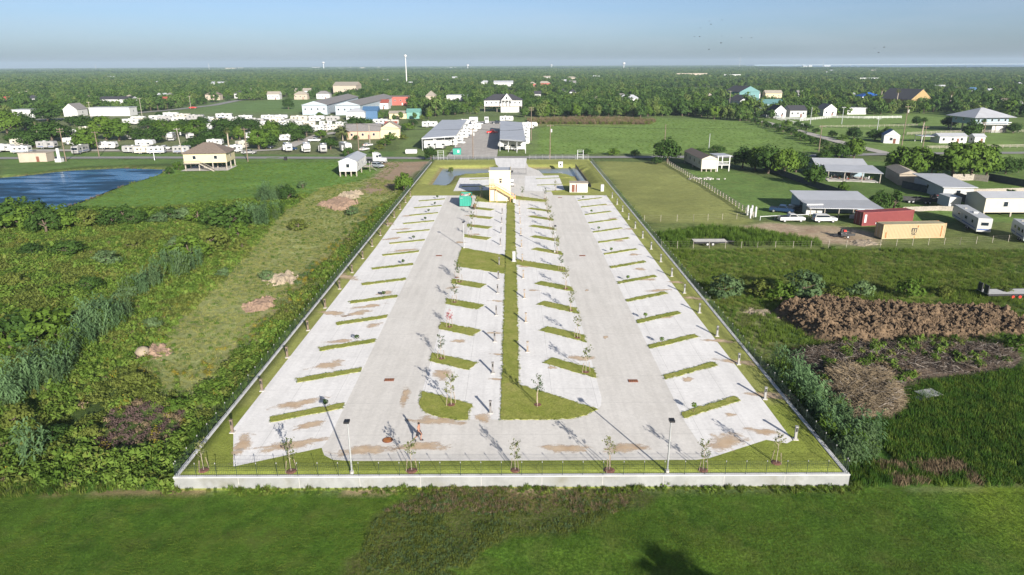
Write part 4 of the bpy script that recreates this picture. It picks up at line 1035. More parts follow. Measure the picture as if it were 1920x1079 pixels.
#  px centre, px base, px width, kind, shell, stripe, yaw
RVS = [(6,286,34,'trailer','rvwhite','stripe_grey',0),(37,289,34,'motor','rvwhite','stripe_blue',0),(40,276,40,'trailer','rvwhite','stripe_grey',0),(86,280,34,'trailer','rvgrey','stripe_blue',0),
 (140,291,0,'motor','rvwhite','stripe_blue',-1.5),(126,274,26,'fifth','rvwhite','stripe_grey',.5),(200,281,34,'trailer','rvwhite','stripe_grey',0.02),(245,288,27,'trailer','rvgrey','stripe_grey',0),
 (162,250,28,'trailer','rvwhite','stripe_grey',.1),(133,256,16,'trailer','rvwhite','stripe_grey',.8),(148,259,14,'trailer','rvwhite','stripe_grey',1.2),(241,264,0,'fifth','rvwhite','stripe_grey',-1.45),
 (245,235,30,'trailer','rvwhite','stripe_grey',.05),(266,232,26,'trailer','rvcream','stripe_grey',.1),(295,228,32,'trailer','rvwhite','stripe_grey',.05),(320,223,28,'fifth','rvwhite','stripe_grey',.1),(343,224,26,'trailer','rvwhite','stripe_blue',0),
 (366,227,36,'trailer','rvgrey','stripe_grey',.08),(420,224,34,'motor','rvwhite','stripe_blue',.05),(395,246,28,'fifth','rvwhite','stripe_blue',.1),(314,267,0,'fifth','rvwhite','stripe_grey',-1.3),(350,264,18,'trailer','rvwhite','stripe_grey',-1.0),
 (272,279,34,'fifth','rvwhite','stripe_grey',0),(266,290,18,'trailer','rvwhite','stripe_grey',.2),(290,290,24,'motor','rvwhite','stripe_blue',.15),(339,289,24,'motor','rvwhite','stripe_blue',.1),
 (402,275,28,'trailer','rvwhite','stripe_grey',.05),(433,288,28,'trailer','rvwhite','stripe_grey',.5),(452,281,24,'fifth','rvwhite','stripe_grey',.9),(480,234,30,'motor','rvwhite','stripe_blue',.1),(487,246,14,'trailer','rvwhite','stripe_grey',1.0),(466,262,16,'trailer','rvwhite','stripe_grey',.8),
 (498,238,22,'trailer','rvwhite','stripe_grey',.2),(501,226,24,'trailer','rvwhite','stripe_blue',.1),(527,227,24,'fifth','rvwhite','stripe_grey',.1),(531,237,22,'motor','rvwhite','stripe_blue',.2),(561,229,34,'trailer','rvcream','stripe_grey',.05),
 (566,238,26,'trailer','rvwhite','stripe_grey',.05),(594,230,30,'fifth','rvwhite','stripe_grey',.05),(624,230,26,'fifth','rvwhite','stripe_grey',.05),(596,247,26,'trailer','rvwhite','stripe_grey',.2),(627,245,20,'trailer','rvwhite','stripe_grey',.3),
 (258,229,26,'trailer','rvwhite','stripe_grey',.1),(283,233,24,'trailer','rvwhite','stripe_blue',.1),(308,230,26,'fifth','rvwhite','stripe_grey',.1),(335,231,26,'trailer','rvwhite','stripe_grey',0),(388,230,24,'trailer','rvwhite','stripe_blue',.1),(410,232,24,'trailer','rvcream','stripe_grey',.1),(440,232,26,'fifth','rvwhite','stripe_grey',.1),(460,227,26,'motor','rvwhite','stripe_blue',.1),(515,232,22,'fifth','rvwhite','stripe_grey',.2),(546,234,22,'trailer','rvwhite','stripe_grey',.1),(580,239,22,'trailer','rvwhite','stripe_blue',.1),(610,238,24,'motor','rvwhite','stripe_blue',.1),(640,239,22,'trailer','rvwhite','stripe_grey',.1),(465,238,22,'trailer','rvwhite','stripe_grey',.1),(442,239,20,'trailer','rvwhite','stripe_grey',.1),(512,247,20,'trailer','rvwhite','stripe_grey',.3),(606,247,18,'motor','rvwhite','stripe_blue',.4),
 (713,235,28,'trailer','rvwhite','stripe_blue',0),(737,235,20,'trailer','rvwhite','stripe_blue',0),(575,251,24,'trailer','rvwhite','stripe_grey',.4),(534,266,22,'trailer','rvwhite','stripe_grey',.4),
 (534,287,0,'trailer','rvwhite','stripe_grey',-1.15),(570,289,0,'fifth','rvwhite','stripe_grey',-1.25),(602,289,0,'trailer','rvwhite','stripe_blue',-1.3),(644,288,0,'fifth','rvwhite','stripe_grey',-1.05)]
for it in RVS: RV_ROWS['front' if it[1] >= 271 else 'middle' if it[1] >= 240 else 'back'].append(it)
KN = {'trailer':'travel trailer','fifth':'fifth-wheel trailer','motor':'motorhome'}; SN = {'rvwhite':'white','rvgrey':'grey','rvcream':'cream'}
WOODKEEP = []       # (x0,x1,y0,y1) boxes kept free of scattered trees
for row, lst in RV_ROWS.items():
    for k, (px,py,wpx,kind,shell,stripe,yaw) in enumerate(sorted(lst)):
        p = P(px,py); L = 8.5
        if shell == 'rvwhite' and k%6 in (2,5): shell = 'rvcream' if k%6 == 2 else 'rvgrey'
        s = 1.0
        if wpx: s = min(1.2,max(.75,wpx*PXM(px,py)/(8.5*abs(math.cos(yaw))+2.5*abs(math.sin(yaw)))))
        inst('rv'+kind+shell+stripe, rv(kind,shell,stripe), (p.x,p.y+1.2*abs(math.cos(yaw))+4*abs(math.sin(yaw)),.12), yaw+(math.pi if k%3 == 1 and abs(yaw) < .6 else 0), '%s %s, %s from the left in the %s row of the camper park' % (SN[shell],KN[kind],ordw(k+1),row), 'campers in the camper park', (s,1,min(1.08,.5+.5*s)))

# ------------------------------------------------------------------ buildings
def house(name, label, cat, x, y, w, d, h, roof='gable', rh=1.6, wall='white', rmat='roofgrey', rz=0, stilts=0, wins=3, door=True, over=.4, group=None, side_wins=1, ridge='x', z=0, backdrop=False):
    t = thing(name, label, cat, (x,y,z), rz, group); a, b = w/2, d/2; z0 = stilts; z1 = stilts+h
    MB().b2(-a,a,-b,b,z0 if stilts else -.2,z1).build('wall', M[wall], t)
    e = over; A, B = a+e, b+e; th = .14; zz = z1+.02
    mb = MB()
    if roof == 'flat': mb.b2(-A,A,-B,B,zz,zz+.22)
    elif roof == 'shed': mb.add([(-A,-B,zz),(A,-B,zz),(A,B,zz+rh),(-A,B,zz+rh),(-A,-B,zz+th),(A,-B,zz+th),(A,B,zz+rh+th),(-A,B,zz+rh+th)],[(0,3,2,1),(4,5,6,7),(0,1,5,4),(1,2,6,5),(2,3,7,6),(3,0,4,7)])
    elif roof == 'hip':
        r_ = max(0.0,A-B); mb.add([(-A,-B,zz),(A,-B,zz),(A,B,zz),(-A,B,zz),(-max(r_,.05),0,zz+rh),(max(r_,.05),0,zz+rh)],[(0,3,2,1),(0,1,5,4),(1,2,5),(2,3,4,5),(3,0,4)])
    elif ridge == 'x': 
        mb.add([(-A,-B,zz),(A,-B,zz),(A,B,zz),(-A,B,zz),(-A,0,zz+rh),(A,0,zz+rh)],[(0,3,2,1),(0,1,5,4),(2,3,4,5),(1,2,5),(3,0,4)])
    else:
        mb.add([(-A,-B,zz),(A,-B,zz),(A,B,zz),(-A,B,zz),(0,-B,zz+rh),(0,B,zz+rh)],[(0,3,2,1),(0,4,5,3),(1,2,5,4),(0,1,4),(2,3,5)])
    mb.build('roof', M[rmat], t)
    if roof == 'gable':   # gable ends carry the wall colour
        k = .97
        for s in (-1,1):
            g = MB(); xx = s*(A+.01); yy = s*(B+.01)
            if ridge == 'x': g.add([(xx,-B*k,zz+.03),(xx,B*k,zz+.03),(xx,0,zz+rh*k)],[(0,1,2) if s > 0 else (0,2,1)])
            else: g.add([(-A*k,yy,zz+.03),(A*k,yy,zz+.03),(0,yy,zz+rh*k)],[(0,1,2) if s < 0 else (0,2,1)])
            g.build('gable', M[wall], t)
    zc = z0+h*.58
    for k in range(wins):
        xx = -a+w*(k+.5)/wins+(.0 if not door else -.25)
        f = MB().box((xx,-b-.025,zc),(1.15,.05,1.25)).build('window', M['white'], t); MB().box((xx,-b-.056,zc),(.95,.02,1.05)).build('pane', M['glass'], f)
    for s in (-1,1):
        for k in range(side_wins):
            yy = -b+d*(k+.5)/side_wins; f = MB().box((s*(a+.025),yy,zc),(.05,1.1,1.25)).build('window', M['white'], t); MB().box((s*(a+.056),yy,zc),(.02,.9,1.05)).build('pane', M['glass'], f)
    if door: MB().box((a*.35,-b-.03,z0+1.0),(.95,.06,2.0)).build('door', M['brown' if wall != 'brick' else 'white'], t)
    if stilts:
        for i in range(4):
            for j in range(3): MB().box((-a+.2+(w-.4)*i/3,-b+.2+(d-.4)*j/2,stilts/2-.1),(.32,.32,stilts+.2)).build('pier', M['greywood'], t)
    c, s_ = abs(math.cos(rz)), abs(math.sin(rz)); ex, ey = a*c+b*s_, a*s_+b*c
    WOODKEEP.append((x-ex-2, x+ex+2, y-ey-(9 if y < 650 else .12*y), y+ey+2))
    return t
def hpx(name, label, cat, pxl, pxr, pyb, d, h, **kw):
    """house whose front wall spans two pixels"""
    a, b = P(pxl,pyb), P(pxr,pyb); return house(name, label, cat, (a.x+b.x)/2, (a.y+b.y)/2+d/2, b.x-a.x, d, h, **kw)
# stilt house by the pond
a, b = P(347,321), P(402,321); t = house('stilt_house', 'cream house on stilts with brown hip roof beside the pond', 'house', (a.x+b.x)/2+1.6, a.y+5.2, 13.2, 10.5, 3.0, 'hip', 3.0, 'cream', 'roofbrown', .12, 2.6, 2, False, .7)
for k in range(12): MB().b2(-1.6+k*.36,-1.22+k*.36,-6.6,-5.45,2.55-k*.21,2.61-k*.21).build('stair_tread', M['greywood'], t)
MB().b2(-6.4,-1.6,-6.7,-5.28,2.5,2.62).build('deck', M['greywood'], t)
MB().bar((-6.4,-6.65,3.5),(-1.6,-6.65,3.5),.08,.1).build('handrail', M['greywood'], t); MB().bar((-1.6,-6.65,3.5),(2.8,-6.65,.95),.08,.1).build('handrail', M['greywood'], t); MB().bar((-1.6,-6.65,2.5),(2.8,-6.65,.0),.08,.28).build('stringer', M['greywood'], t)
for k in range(9): MB().b2(-6.35+k*.59,-6.28+k*.59,-6.68,-6.62,2.6,3.5).build('baluster', M['greywood'], t)
sheet('carport_slab', [(t.location.x+x*1.05,t.location.y+y*1.05) for x,y in ((-7,-6.3),(7.2,-5.2),(6.2,5.6),(-7.4,4.8))], .16, M['concrete'])
# raised white trailer house
a = P(652,326); t = house('raised_trailer_house', 'white raised trailer house with grey metal roof by the dirt drive', 'house', -50.3, 218.5, 5.4, 17, 3.0, 'gable', 1.2, 'white', 'roofmetal', .03, 1.5, 1, False, .3, ridge='y', side_wins=3)
MB().b2(2.85,5.0,1.5,5.5,1.4,1.52).build('porch', M['greywood'], t)
for y in (1.6,5.4): MB().b2(4.85,4.97,y-.06,y+.06,0,2.5).build('porch_post', M['greywood'], t)
for k in range(6): MB().b2(5.0+k*.3,5.3+k*.3,3.0,4.2,1.2-k*.22,1.26-k*.22).build('step', M['greywood'], t)
# semi tractor
def semi(paint='white'):
    t = thing('semi_tractor', '', 'truck'); m = M[paint]
    MB().extr([(-.6,.9),(1.6,.9),(1.6,2.3),(1.3,3.2),(.2,3.7),(-.6,3.75)],-1.2,1.2).build('cab', m, t)
    MB().extr([(1.6,.8),(3.6,.8),(3.65,1.5),(3.4,1.85),(1.6,2.1)],-.95,.95).build('hood', m, t)
    MB().b2(-3.6,-.6,-.5,.5,.75,1.0).build('chassis', M['black'], t)
    MB().bar((1.63,0,2.25),(1.36,0,2.95),2.0,.05).build('windscreen', M['glass'], t)
    for s in (-1,1): MB().box((1.0,s*1.21,2.5),(.8,.03,.7)).build('side_window', M['glass'], t); MB().box((3.62,s*.75,1.2),(.08,.3,.25)).build('headlight', M['rim'], t); MB().tube([(-.7,s*1.1,1),(-.7,s*1.1,3.9)],.09,8).build('exhaust', M['rim'], t)
    MB().b2(3.6,3.75,-1.1,1.1,.45,.85).build('bumper', M['rim'], t); add_wheels(t, (2.7,-2.0,-3.1), 1.2, .5, .3); return t
p = P(705,307); inst('semi', semi, (p.x,p.y+.5,.05), -.2, 'white semi tractor parked behind the raised trailer house')
p = P(957,351,LZ); inst('car_pickupwhite', car('pickup','white'), (p.x,p.y+2.5,LZ+.02), math.pi/2, 'white pickup parked beside the office tower')
put_car('suv','cargrey',708,315,-.7,'grey car on the dirt drive beside the raised trailer house')
for a in [('pickup','white',308,281,.05,'white pickup beside the campers left of the stilt house'),('pickup','rvgrey',467,289.5,.03,'silver pickup parked behind the stilt house'),('pickup','carblack',500,279,.1,'black pickup under the trees in the camper park'),('pickup','white',590,266,.05,'white pickup on the camper park lane'),
          ('sedan','white',683,283,1.1,'white car nearest the road left of the semi tractor'),('sedan','white',690,275,1.1,'white car farther along the lane by the peach house'),('suv','carblue',546,283,1.0,'blue car behind the row of end-on trailers'),
          ('pickup','red',362,204,.2,'small red pickup on the far road left of the field')]: put_car(*a)
# camper storage canopies
def canopy(label, pts, h, nb):
    A = [P(x,y,h) for x,y in pts]; c = sum((Vector((v.x,v.y,0)) for v in A), Vector())/4
    t = thing('storage_canopy', label, 'canopy', (c.x,c.y,0)); q = [(v.x-c.x,v.y-c.y) for v in A]
    ar = sum(q[i][0]*q[(i+1)%4][1]-q[(i+1)%4][0]*q[i][1] for i in range(4)); q = q if ar > 0 else q[::-1]
    MB().extz(q, h, h+.25).build('roof', M['roofmetal'], t)
    for i in range(4):
        a, b = Vector(q[i]), Vector(q[(i+1)%4])
        MB().bar((a.x,a.y,h-.12),(b.x,b.y,h-.12),.15,.25).build('beam', M['galv'], t)
        n = nb if (b-a).length > 20 else 3
        for k in range(n):
            v = a+(b-a)*k/n; v = v*.985; MB().box((v.x,v.y,h/2-.1),(.2,.2,h)).build('column', M['galv'], t)
    WOODKEEP.append((c.x-15,c.x+15,c.y-70,c.y+50)); return t
canopy('long pale metal storage canopy left of the gravel yard', [(790.6,260.6),(854,256),(875,226),(829,226)], 4.6, 9)
canopy('long pale metal storage canopy right of the gravel yard', [(937,262),(986,265.6),(979,230.6),(938,227.5)], 4.6, 9)
for px,py,kind,shell,yaw,sc,lab in [(820,281.5,'fifth','rvwhite',0.02,1.25,'big white fifth-wheel trailer under the near end of the left storage canopy'),(959,283.5,'fifth','rvwhite',math.pi-.02,1.25,'big white fifth-wheel trailer at the near end of the right storage canopy'),(993,243.5,'fifth','rvwhite',.05,1.0,'white fifth-wheel trailer right of the right storage canopy'),
        (950,229,'trailer','rvwhite',.0,.95,'white camper behind the far end of the right storage canopy'),(806,240,'trailer','rvwhite',0.05,1.0,'pale camper beyond the left storage canopy'),(862,248,'motor','rvwhite',.9,.9,'white motorhome poking out of the left storage canopy'),(868,236,'trailer','rvwhite',.9,.85,'white camper at the far end of the left storage canopy')]:
    p = P(px,py); inst('rv'+kind+shell+'stripe_grey', rv(kind,shell,'stripe_grey'), (p.x,p.y+1.3,.12), yaw, lab, 'campers at the storage yard', (sc,1,1))
for k in range(6):
    for side, base in (('left',(-26.0,283)),('right',(4.2,287))):
        inst('rvtrailerrvwhitestripe_grey', rv('trailer'), (base[0]+k*(1.3 if side=='left' else .35),base[1]+7+k*15,.12), .05*k, 'camper parked in the shade of the %s storage canopy, %s from its near end' % (side,ordw(k+2)), 'campers at the storage yard')
for a in [('suv','carblue',871,257.5,.5,'dark blue car beside the left storage canopy'),('pickup','carteal',882,244.5,.6,'teal pickup beside the far half of the left storage canopy'),('pickup','red',923,251.5,0,'red pickup in the shade of the right storage canopy'),('pickup','white',861,271.5,0,'white pickup beside the big trailer at the left storage canopy'),('pickup','carblack',931,233,.2,'dark pickup at the far corner of the right storage canopy'),('sedan','white',898,235,.1,'white car at the far end of the gravel yard')]: put_car(*a, z=.22)
p = P(888,233.5); bt = thing('box_truck', 'white box truck at the far end of the gravel yard', 'truck', (p.x,p.y,.22))
MB().b2(-2.4,2.4,-1.2,4.5,.9,3.7).build('box', M['white'], bt); MB().b2(-1.1,1.1,-3.0,-1.25,.6,2.4).build('cab', M['white'], bt); MB().b2(-.95,.95,-2.6,-3.02,1.6,2.2).build('windscreen', M['glass'], bt)
for x in (-1.0,1.0):
    for y in (-2.2,3.2): MB().tube([(x-.15,y,.45),(x+.15,y,.45)],.45,12).build('wheel', M['tyre'], bt)
p = P(912,233); inst('semi', semi, (p.x,p.y+2,.22), -1.5, 'white and blue semi tractor facing the camera in the gravel yard')
def skip(label, px, py, W=4, D=2.2, H=2.2, m='dump', z=.15):
    p = P(px,py); t = thing('dumpster', label, 'dumpster', (p.x,p.y,z), .05)
    MB().extr([(-W/2,.1),(W/2,.1),(W/2+.1,H*.8),(W/2,H),(-W/2,H),(-W/2-.1,H*.8)],0,D).build('bin', M[m], t)
    MB().b2(-W/2,W/2,-.05,D+.05,H,H+.08).build('lid', M['black' if m == 'dump' else m], t)
    for x in (-W/2-.15,W/2+.05): MB().b2(x,x+.1,.4,D-.4,H*.45,H*.6).build('lift_pocket', M[m], t)
    MB().b2(W*.05,W*.3,-.06,-.052+.03,H*.35,H*.75).build('sticker', M['white'], t)
    return t
skip('green dumpster by the road at the gravel yard', 857, 291.5, 2.9, 2.0, 2.4)
skip('white metal skip on the verge left of the storage yard', 771, 289.5, 4.2, 2, 1.5, 'white')
# long sheds, blocks and far buildings: px left, px right, py base, depth, wall height
def longshed(label, ridge_px, wallm, roofm, w, L, h, rh, rz, px, py, name='warehouse'):
    p = P(px,py); t = house(name, label, 'building', p.x, p.y+L/2*math.cos(rz), w, L, h, 'gable', rh, wallm, roofm, rz, 0, 4, False, .6, ridge='y', side_wins=6)
    return t
house('warehouse','left of two long grey-roofed warehouses beyond the camper park','building', -138,548,17,125,6.5,'gable',2.6,'paleblue','roofgrey',.04, 0, 4, False, .8, ridge='y', side_wins=8)
house('warehouse','right of two long grey-roofed warehouses beyond the camper park','building', -110,542,17,125,6.5,'gable',2.6,'paleblue','roofgrey',-.02, 0, 4, False, .8, ridge='y', side_wins=8)
hpx('brick_building','red brick single-storey block right of the long warehouses','building',726,768,198,22,7,roof='flat',wall='brick',rmat='roofbrown',wins=4)
hpx('metal_hall','tan metal hall with dark door behind the long warehouses','building',626,668,178,30,10,roof='gable',rh=4,wall='tan',rmat='rooftan',wins=1,door=False)
hpx('white_hall','plain white hall between the trees left of the mansion','building',838,875,200,18,8.5,roof='flat',wall='white',rmat='white',wins=0,door=False)
hpx('red_awning_shop','low building with red roof right of the warehouses','building',700,728,205,12,4.5,roof='gable',rh=2.5,wall='white',rmat='roofred',wins=2)
hpx('house','tan pavilion with hip roof right of the brick block','house',799,816,199,14,8,roof='hip',rh=4,wall='tan',rmat='rooftan',wins=2)
# mansion with pediment
a, b = P(908,211), P(979,211); cxm = (a.x+b.x)/2; ym = a.y
t = house('mansion','large white two-storey house with central pediment and blue-grey roof','house',cxm,ym+9,b.x-a.x,14,4.2,'hip',4,'white','roofdark',0,4.0,8,False,.8)
wM = (b.x-a.x)
MB().b2(-wM*.06,wM*.42,-12,-7.1,0,3.9).build('lower_storey', M['white'], t)
MB().b2(-wM*.36,wM*.44,-10.5,-7.05,4.0,4.3).build('balcony', M['tan'], t)
MB().bar((-wM*.36,-10.4,5.2),(wM*.44,-10.4,5.2),.1,.15).build('balcony_rail', M['tan'], t)
pg = MB(); g0 = -wM*.05; g1 = wM*.24; pg.add([(g0,-11,8.2),(g1,-11,8.2),((g0+g1)/2,-11,12.8),(g0,0,8.2),(g1,0,8.2),((g0+g1)/2,0,12.8)],[(0,1,2),(0,2,5,3),(1,4,5,2),(0,3,4,1)]); pg.build('pediment', M['white'], t)
for k in range(4): x = g0+.3+(g1-g0-.6)*k/3; MB().tube([(x,-10.4,4.3),(x,-10.4,8.2)],.28,8).build('column', M['white'], t)
MB().box(((g0+g1)/2,-11.05,9.9),(.9,.08,1.6)).build('gable_window', M['glass'], t)
put_car('suv','cargrey',988,209,0,'grey car beside the mansion')
# peach house
p = P(690,262); house('peach_house','peach stucco house with grey gable roof right of the palm','house',p.x-3,p.y+7,15,11,3.6,'gable',3.0,'peach','roofgrey',.12,0,3,True,.5)
house('peach_house','cream gabled wing beside the peach house','house',p.x+8.5,p.y+12,9,12,4.2,'gable',3.0,'cream','rooftan',.12,0,1,False,.5,ridge='y')
hpx('shed','blue metal shed behind the camper park','shed',681,708,225,9,5.5,roof='gable',rh=2.4,wall='roofblue',rmat='roofblue',wins=0,door=False)
hpx('shed','white carport with curved roof left of the blue shed','shed',650,684,226,10,5,roof='hip',rh=2.2,wall='white',rmat='roofmetal',wins=0,door=False)
hpx('shed','long cream shed left of the teal-roofed shed','shed',730,764,223,8,3.2,roof='gable',rh=1.5,wall='cream',rmat='rooftan',wins=0,door=False)
hpx('shed','teal-roofed metal shed at the park corner','shed',763,787,223,9,4,roof='gable',rh=2,wall='roofteal',rmat='roofteal',wins=0,door=False)
hpx('shed','small red and white shop front behind the peach house','shed',722,743,244,6,2.6,roof='gable',rh=1.6,wall='white',rmat='roofred',wins=0,door=False)
p = P(60,305); t = house('pump_house','tan block hut beside the pond inlet','hut',p.x,p.y+3,9.5,5,3.0,'flat',0,'tan','tan',.08,0,0,True,.1,side_wins=0)
p = P(112,304); s_ = thing('silo_pipe','white vertical tank beside the tan pond hut','tank',(p.x,p.y,0)); MB().tube([(0,0,0),(0,0,4.8)],[.55,.5],12).build('tank', M['white'], s_); MB().b2(-1.1,1.1,-.9,.9,0,1.2).build('plinth', M['white'], s_)
p = P(536,301); o = thing('trash_bin','small black bin at the roadside left of the raised trailer house','bin',(p.x,p.y,.1)); MB().box((0,0,.55),(.8,.8,1.1),0,0,(1.15,1.15)).build('bin', M['black'], o); MB().box((0,0,1.14),(.98,.98,.08)).build('lid', M['black'], o)
hpx('long_building','long white low building with tree in front, far left','building',26,72,221,10,5,roof='flat',wall='white',rmat='roofmetal',wins=0,door=False)
hpx('long_building','long pale wall of a low building behind the camper park','building',170,243,218,10,5.5,roof='flat',wall='white',rmat='roofmetal',wins=0,door=False)
hpx('long_building','white two-storey motel with dark roof and gallery','building',189,247,205,12,7.5,roof='gable',rh=2,wall='white',rmat='roofdark',wins=9,door=False)
hpx('house','white gable-front house with grey roof left of the long wall','house',121,146,219,12,4.5,roof='gable',rh=4,wall='white',rmat='roofgrey',ridge='y',wins=0,door=False)
# houses seen small among the trees; (left px, right px, base py, wall, roof, storey h, roof kind)
FAR = [(0,16,198,'white','roofred'),(14,26,201,'paleblue','roofblue'),(43,70,196,'white','roofdark'),(128,140,193,'white','roofbrown'),(157,172,195,'tan','roofbrown'),(232,256,195,'white','rooftan'),(296,310,190,'white','roofmetal'),(310,324,189,'tan','roofgrey'),(304,320,199,'white','roofred'),(322,336,197,'tan','rooftan'),
 (386,412,188,'tan','roofbrown'),(440,458,185,'grey','roofdark'),(502,524,187,'white','rooftan'),(552,576,187,'tan','rooftan'),(554,584,180,'white','rooftan'),(594,618,186,'white','roofgrey'),(397,424,164,'white','roofmetal'),(200,214,150,'white','roofmetal'),(290,300,161,'white','roofmetal'),(298,322,137,'white','white'),(286,298,128,'white','white'),
 (716,727,157,'white','roofmetal'),(808,816,150,'white','roofmetal'),(848,860,151,'white','roofmetal'),(766,773,163,'white','roofmetal'),(902,918,161,'white','roofmetal'),(926,962,163,'white','roofmetal'),(992,1005,164,'brick','rooftan'),(1010,1032,163,'brick','rooftan'),(1018,1032,150,'white','rooftan'),(1052,1062,158,'white','roofmetal'),(1062,1082,152,'tan','rooftan'),(1068,1080,161,'grey','roofgrey'),
 (1002,1014,186,'grey','roofdark'),(1050,1062,180,'white','roofdark'),(1068,1080,181,'white','roofdark'),(1113,1126,198,'peach','rooftan'),(1160,1172,192,'white','roofgrey'),(1160,1198,197,'white','roofmetal'),(1112,1124,149,'white','roofmetal'),(1266,1328,143,'tan','rooftan'),(1352,1390,146,'white','roofmetal'),(1420,1432,136,'tan','rooftan'),
 (1326,1337,191,'peach','rooftan'),(1372,1392,187,'tan','rooftan'),(1434,1466,186,'cream','rooftan'),(1495,1510,185,'white','roofgrey'),(1494,1503,143,'white','roofred'),(1526,1534,134,'white','roofmetal'),(1543,1554,140,'white','roofmetal'),(1604,1648,154,'white','roofmetal'),(1552,1566,136,'white','roofmetal'),(1632,1644,136,'white','rooftan'),(1678,1692,136,'white','roofmetal'),
 (1752,1774,173,'white','roofmetal'),(1774,1800,176,'grey','roofdark'),(1820,1832,178,'white','roofblue'),(1854,1864,181,'white','roofmetal'),(1906,1920,166,'white','roofmetal'),(1590,1604,191,'white','roofmetal'),(1842,1870,205,'tan','roofbrown'),(1870,1905,206,'tan','roofbrown'),(1900,1918,211,'white','roofgrey'),(36,50,185,'tan','rooftan'),(1410,1425,186,'white','roofgrey')]
WN = {'white':'white','paleblue':'pale blue','tan':'tan','grey':'grey','brick':'red brick','peach':'peach','cream':'cream'}
RN = {'roofred':'red','roofblue':'blue','roofdark':'dark','roofbrown':'brown','rooftan':'tan','roofmetal':'pale metal','roofgrey':'grey','white':'white'}
regs = {}
for it in FAR:
    c_ = (it[0]+it[1])/2; k = 'left of the cell tower' if c_ < 763 else 'beyond the mansion' if c_ < 1210 else 'beyond the pasture'
    regs.setdefault(k, []).append(it)
for k, lst in regs.items():
    for i, (xl,xr,yb,wl,rf_) in enumerate(sorted(lst)):
        wd = (xr-xl)*PXM((xl+xr)/2,yb); hh = 4.2+min(3,wd*.06)
        hpx('house','%s house with %s roof, %s from left among houses %s' % (WN[wl],RN[rf_],ordw(i+1),k),'house',xl,xr,yb,min(16,max(8,wd*.5)),hh,roof=['gable','hip'][i%2] if wd < 30 else 'flat',rh=2.8,wall=wl,rmat=rf_,wins=3 if wd < 60 else 6,side_wins=0,group='houses among the trees',ridge='x')
# ---- right-hand side
p = P(1330,322); t = house('mobile_home','long beige mobile home with brown roof on piers','house',62.0,226.5,4.9,21,3.1,'gable',1.1,'rvcream','roofbrown',.02,.9,0,False,.25,ridge='y',side_wins=4)
q = P(1355,322); d_ = thing('porch_deck','white two-level porch deck with flat roof beside the mobile home','porch',(q.x,q.y+1.5,0),.1)
for x in (-1.9,1.9):
    for y in (-1.2,4.5): MB().box((x,y,2.4),(.28,.28,4.8)).build('post', M['white'], d_)
MB().b2(-2.1,2.1,-1.4,4.7,1.9,2.1).build('deck', M['white'], d_); MB().b2(-2.4,2.4,-1.7,5.0,4.8,4.95).build('roof', M['roofmetal'], d_)
for x in range(9): MB().box((-1.75+x*.44,-1.25,2.6),(.08,.06,.9)).build('baluster', M['white'], d_)
MB().b2(-2.05,2.05,-1.3,-1.18,3.0,3.12).build('handrail', M['white'], d_)
a, b = P(1548,338), P(1640,338); t = house('patio_house','low house with broad pale metal roof and shaded patio','house',100.0,211.5,13.5,12,3.4,'gable',1.3,'bluegrey','roofmetal',-.2,0,3,True,.6)
pr = MB(); pr.add([(-5,-6.4,3.5),(8.5,-6.4,3.5),(8.5,-17.5,2.7),(-6.0,-14.5,2.7),(-5,-6.4,3.62),(8.5,-6.4,3.62),(8.5,-17.5,2.82),(-6.0,-14.5,2.82)],[(0,1,2,3),(4,7,6,5),(0,4,5,1),(1,5,6,2),(2,6,7,3),(3,7,4,0)]); pr.build('patio_roof', M['roofmetal'], t)
for x in (-5.2,-1,3.5,8.0): MB().box((x,-14.2-(x+5.2)*.21,1.3),(.2,.2,2.8)).build('patio_post', M['greywood'], t)
MB().b2(-5.5,8,-16,-6.3,-.1,.15).build('patio_slab', M['concrete'], t)
rr_ = random.Random(5)
for k in range(12):
    o = thing('patio_plant' if k%2 else 'patio_chair', ('potted plant' if k%2 else 'patio chair')+' on the shaded patio, %s from the left' % ordw(k//2+1), 'plant' if k%2 else 'chair', (t.location.x-6.5+k*1.0,t.location.y-11.5+rr_.uniform(-2.5,2),.16), rr_.uniform(0,6))
    if k%2:
        MB().tube([(0,0,0),(0,0,.4)],[.18,.25],8).build('pot', M['iron'], o); c = rng.normal(size=(40,3))*.22+np.array([0,0,.75]); nn = rng.normal(size=(40,3)); nn /= np.linalg.norm(nn,axis=1,keepdims=True)
        me = quads_mesh('foliage', leaf_quads(c,nn,.2,rng), [M['leaf_lime']]); f = bpy.data.objects.new('foliage', me); C.objects.link(f); f.parent = o
    else:
        MB().box((0,0,.45),(.55,.55,.06)).build('seat', M[rr_.choice(['white','red','grey'])], o); MB().box((0,.26,.8),(.55,.05,.65)).build('backrest', M['grey'], o)
        for sx in (-.24,.24):
            for sy in (-.24,.24): MB().box((sx,sy,.22),(.05,.05,.44)).build('leg', M['black'], o)
a = P(1655,342); house('long_shed','long tan shed between the patio house and the metal shed','shed',112.5,197,5,15,3.0,'gable',1.0,'tan','rooftan',-.26,0,0,False,.3,ridge='y',side_wins=0)
a = P(1760,362); house('long_shed','long grey shed with pale metal roof behind the box trailer','shed',112.2,177,7,17,3.0,'shed',.7,'grey','roofmetal',-.13,0,1,False,.6,side_wins=1)
a = P(1560,402); t = house('open_workshop','open-fronted workshop with ribbed grey metal roof','shed',73.5,157.0,14.5,6.5,2.9,'shed',.7,'bluegrey','roofmetal',-.1,0,0,False,.5,side_wins=0)
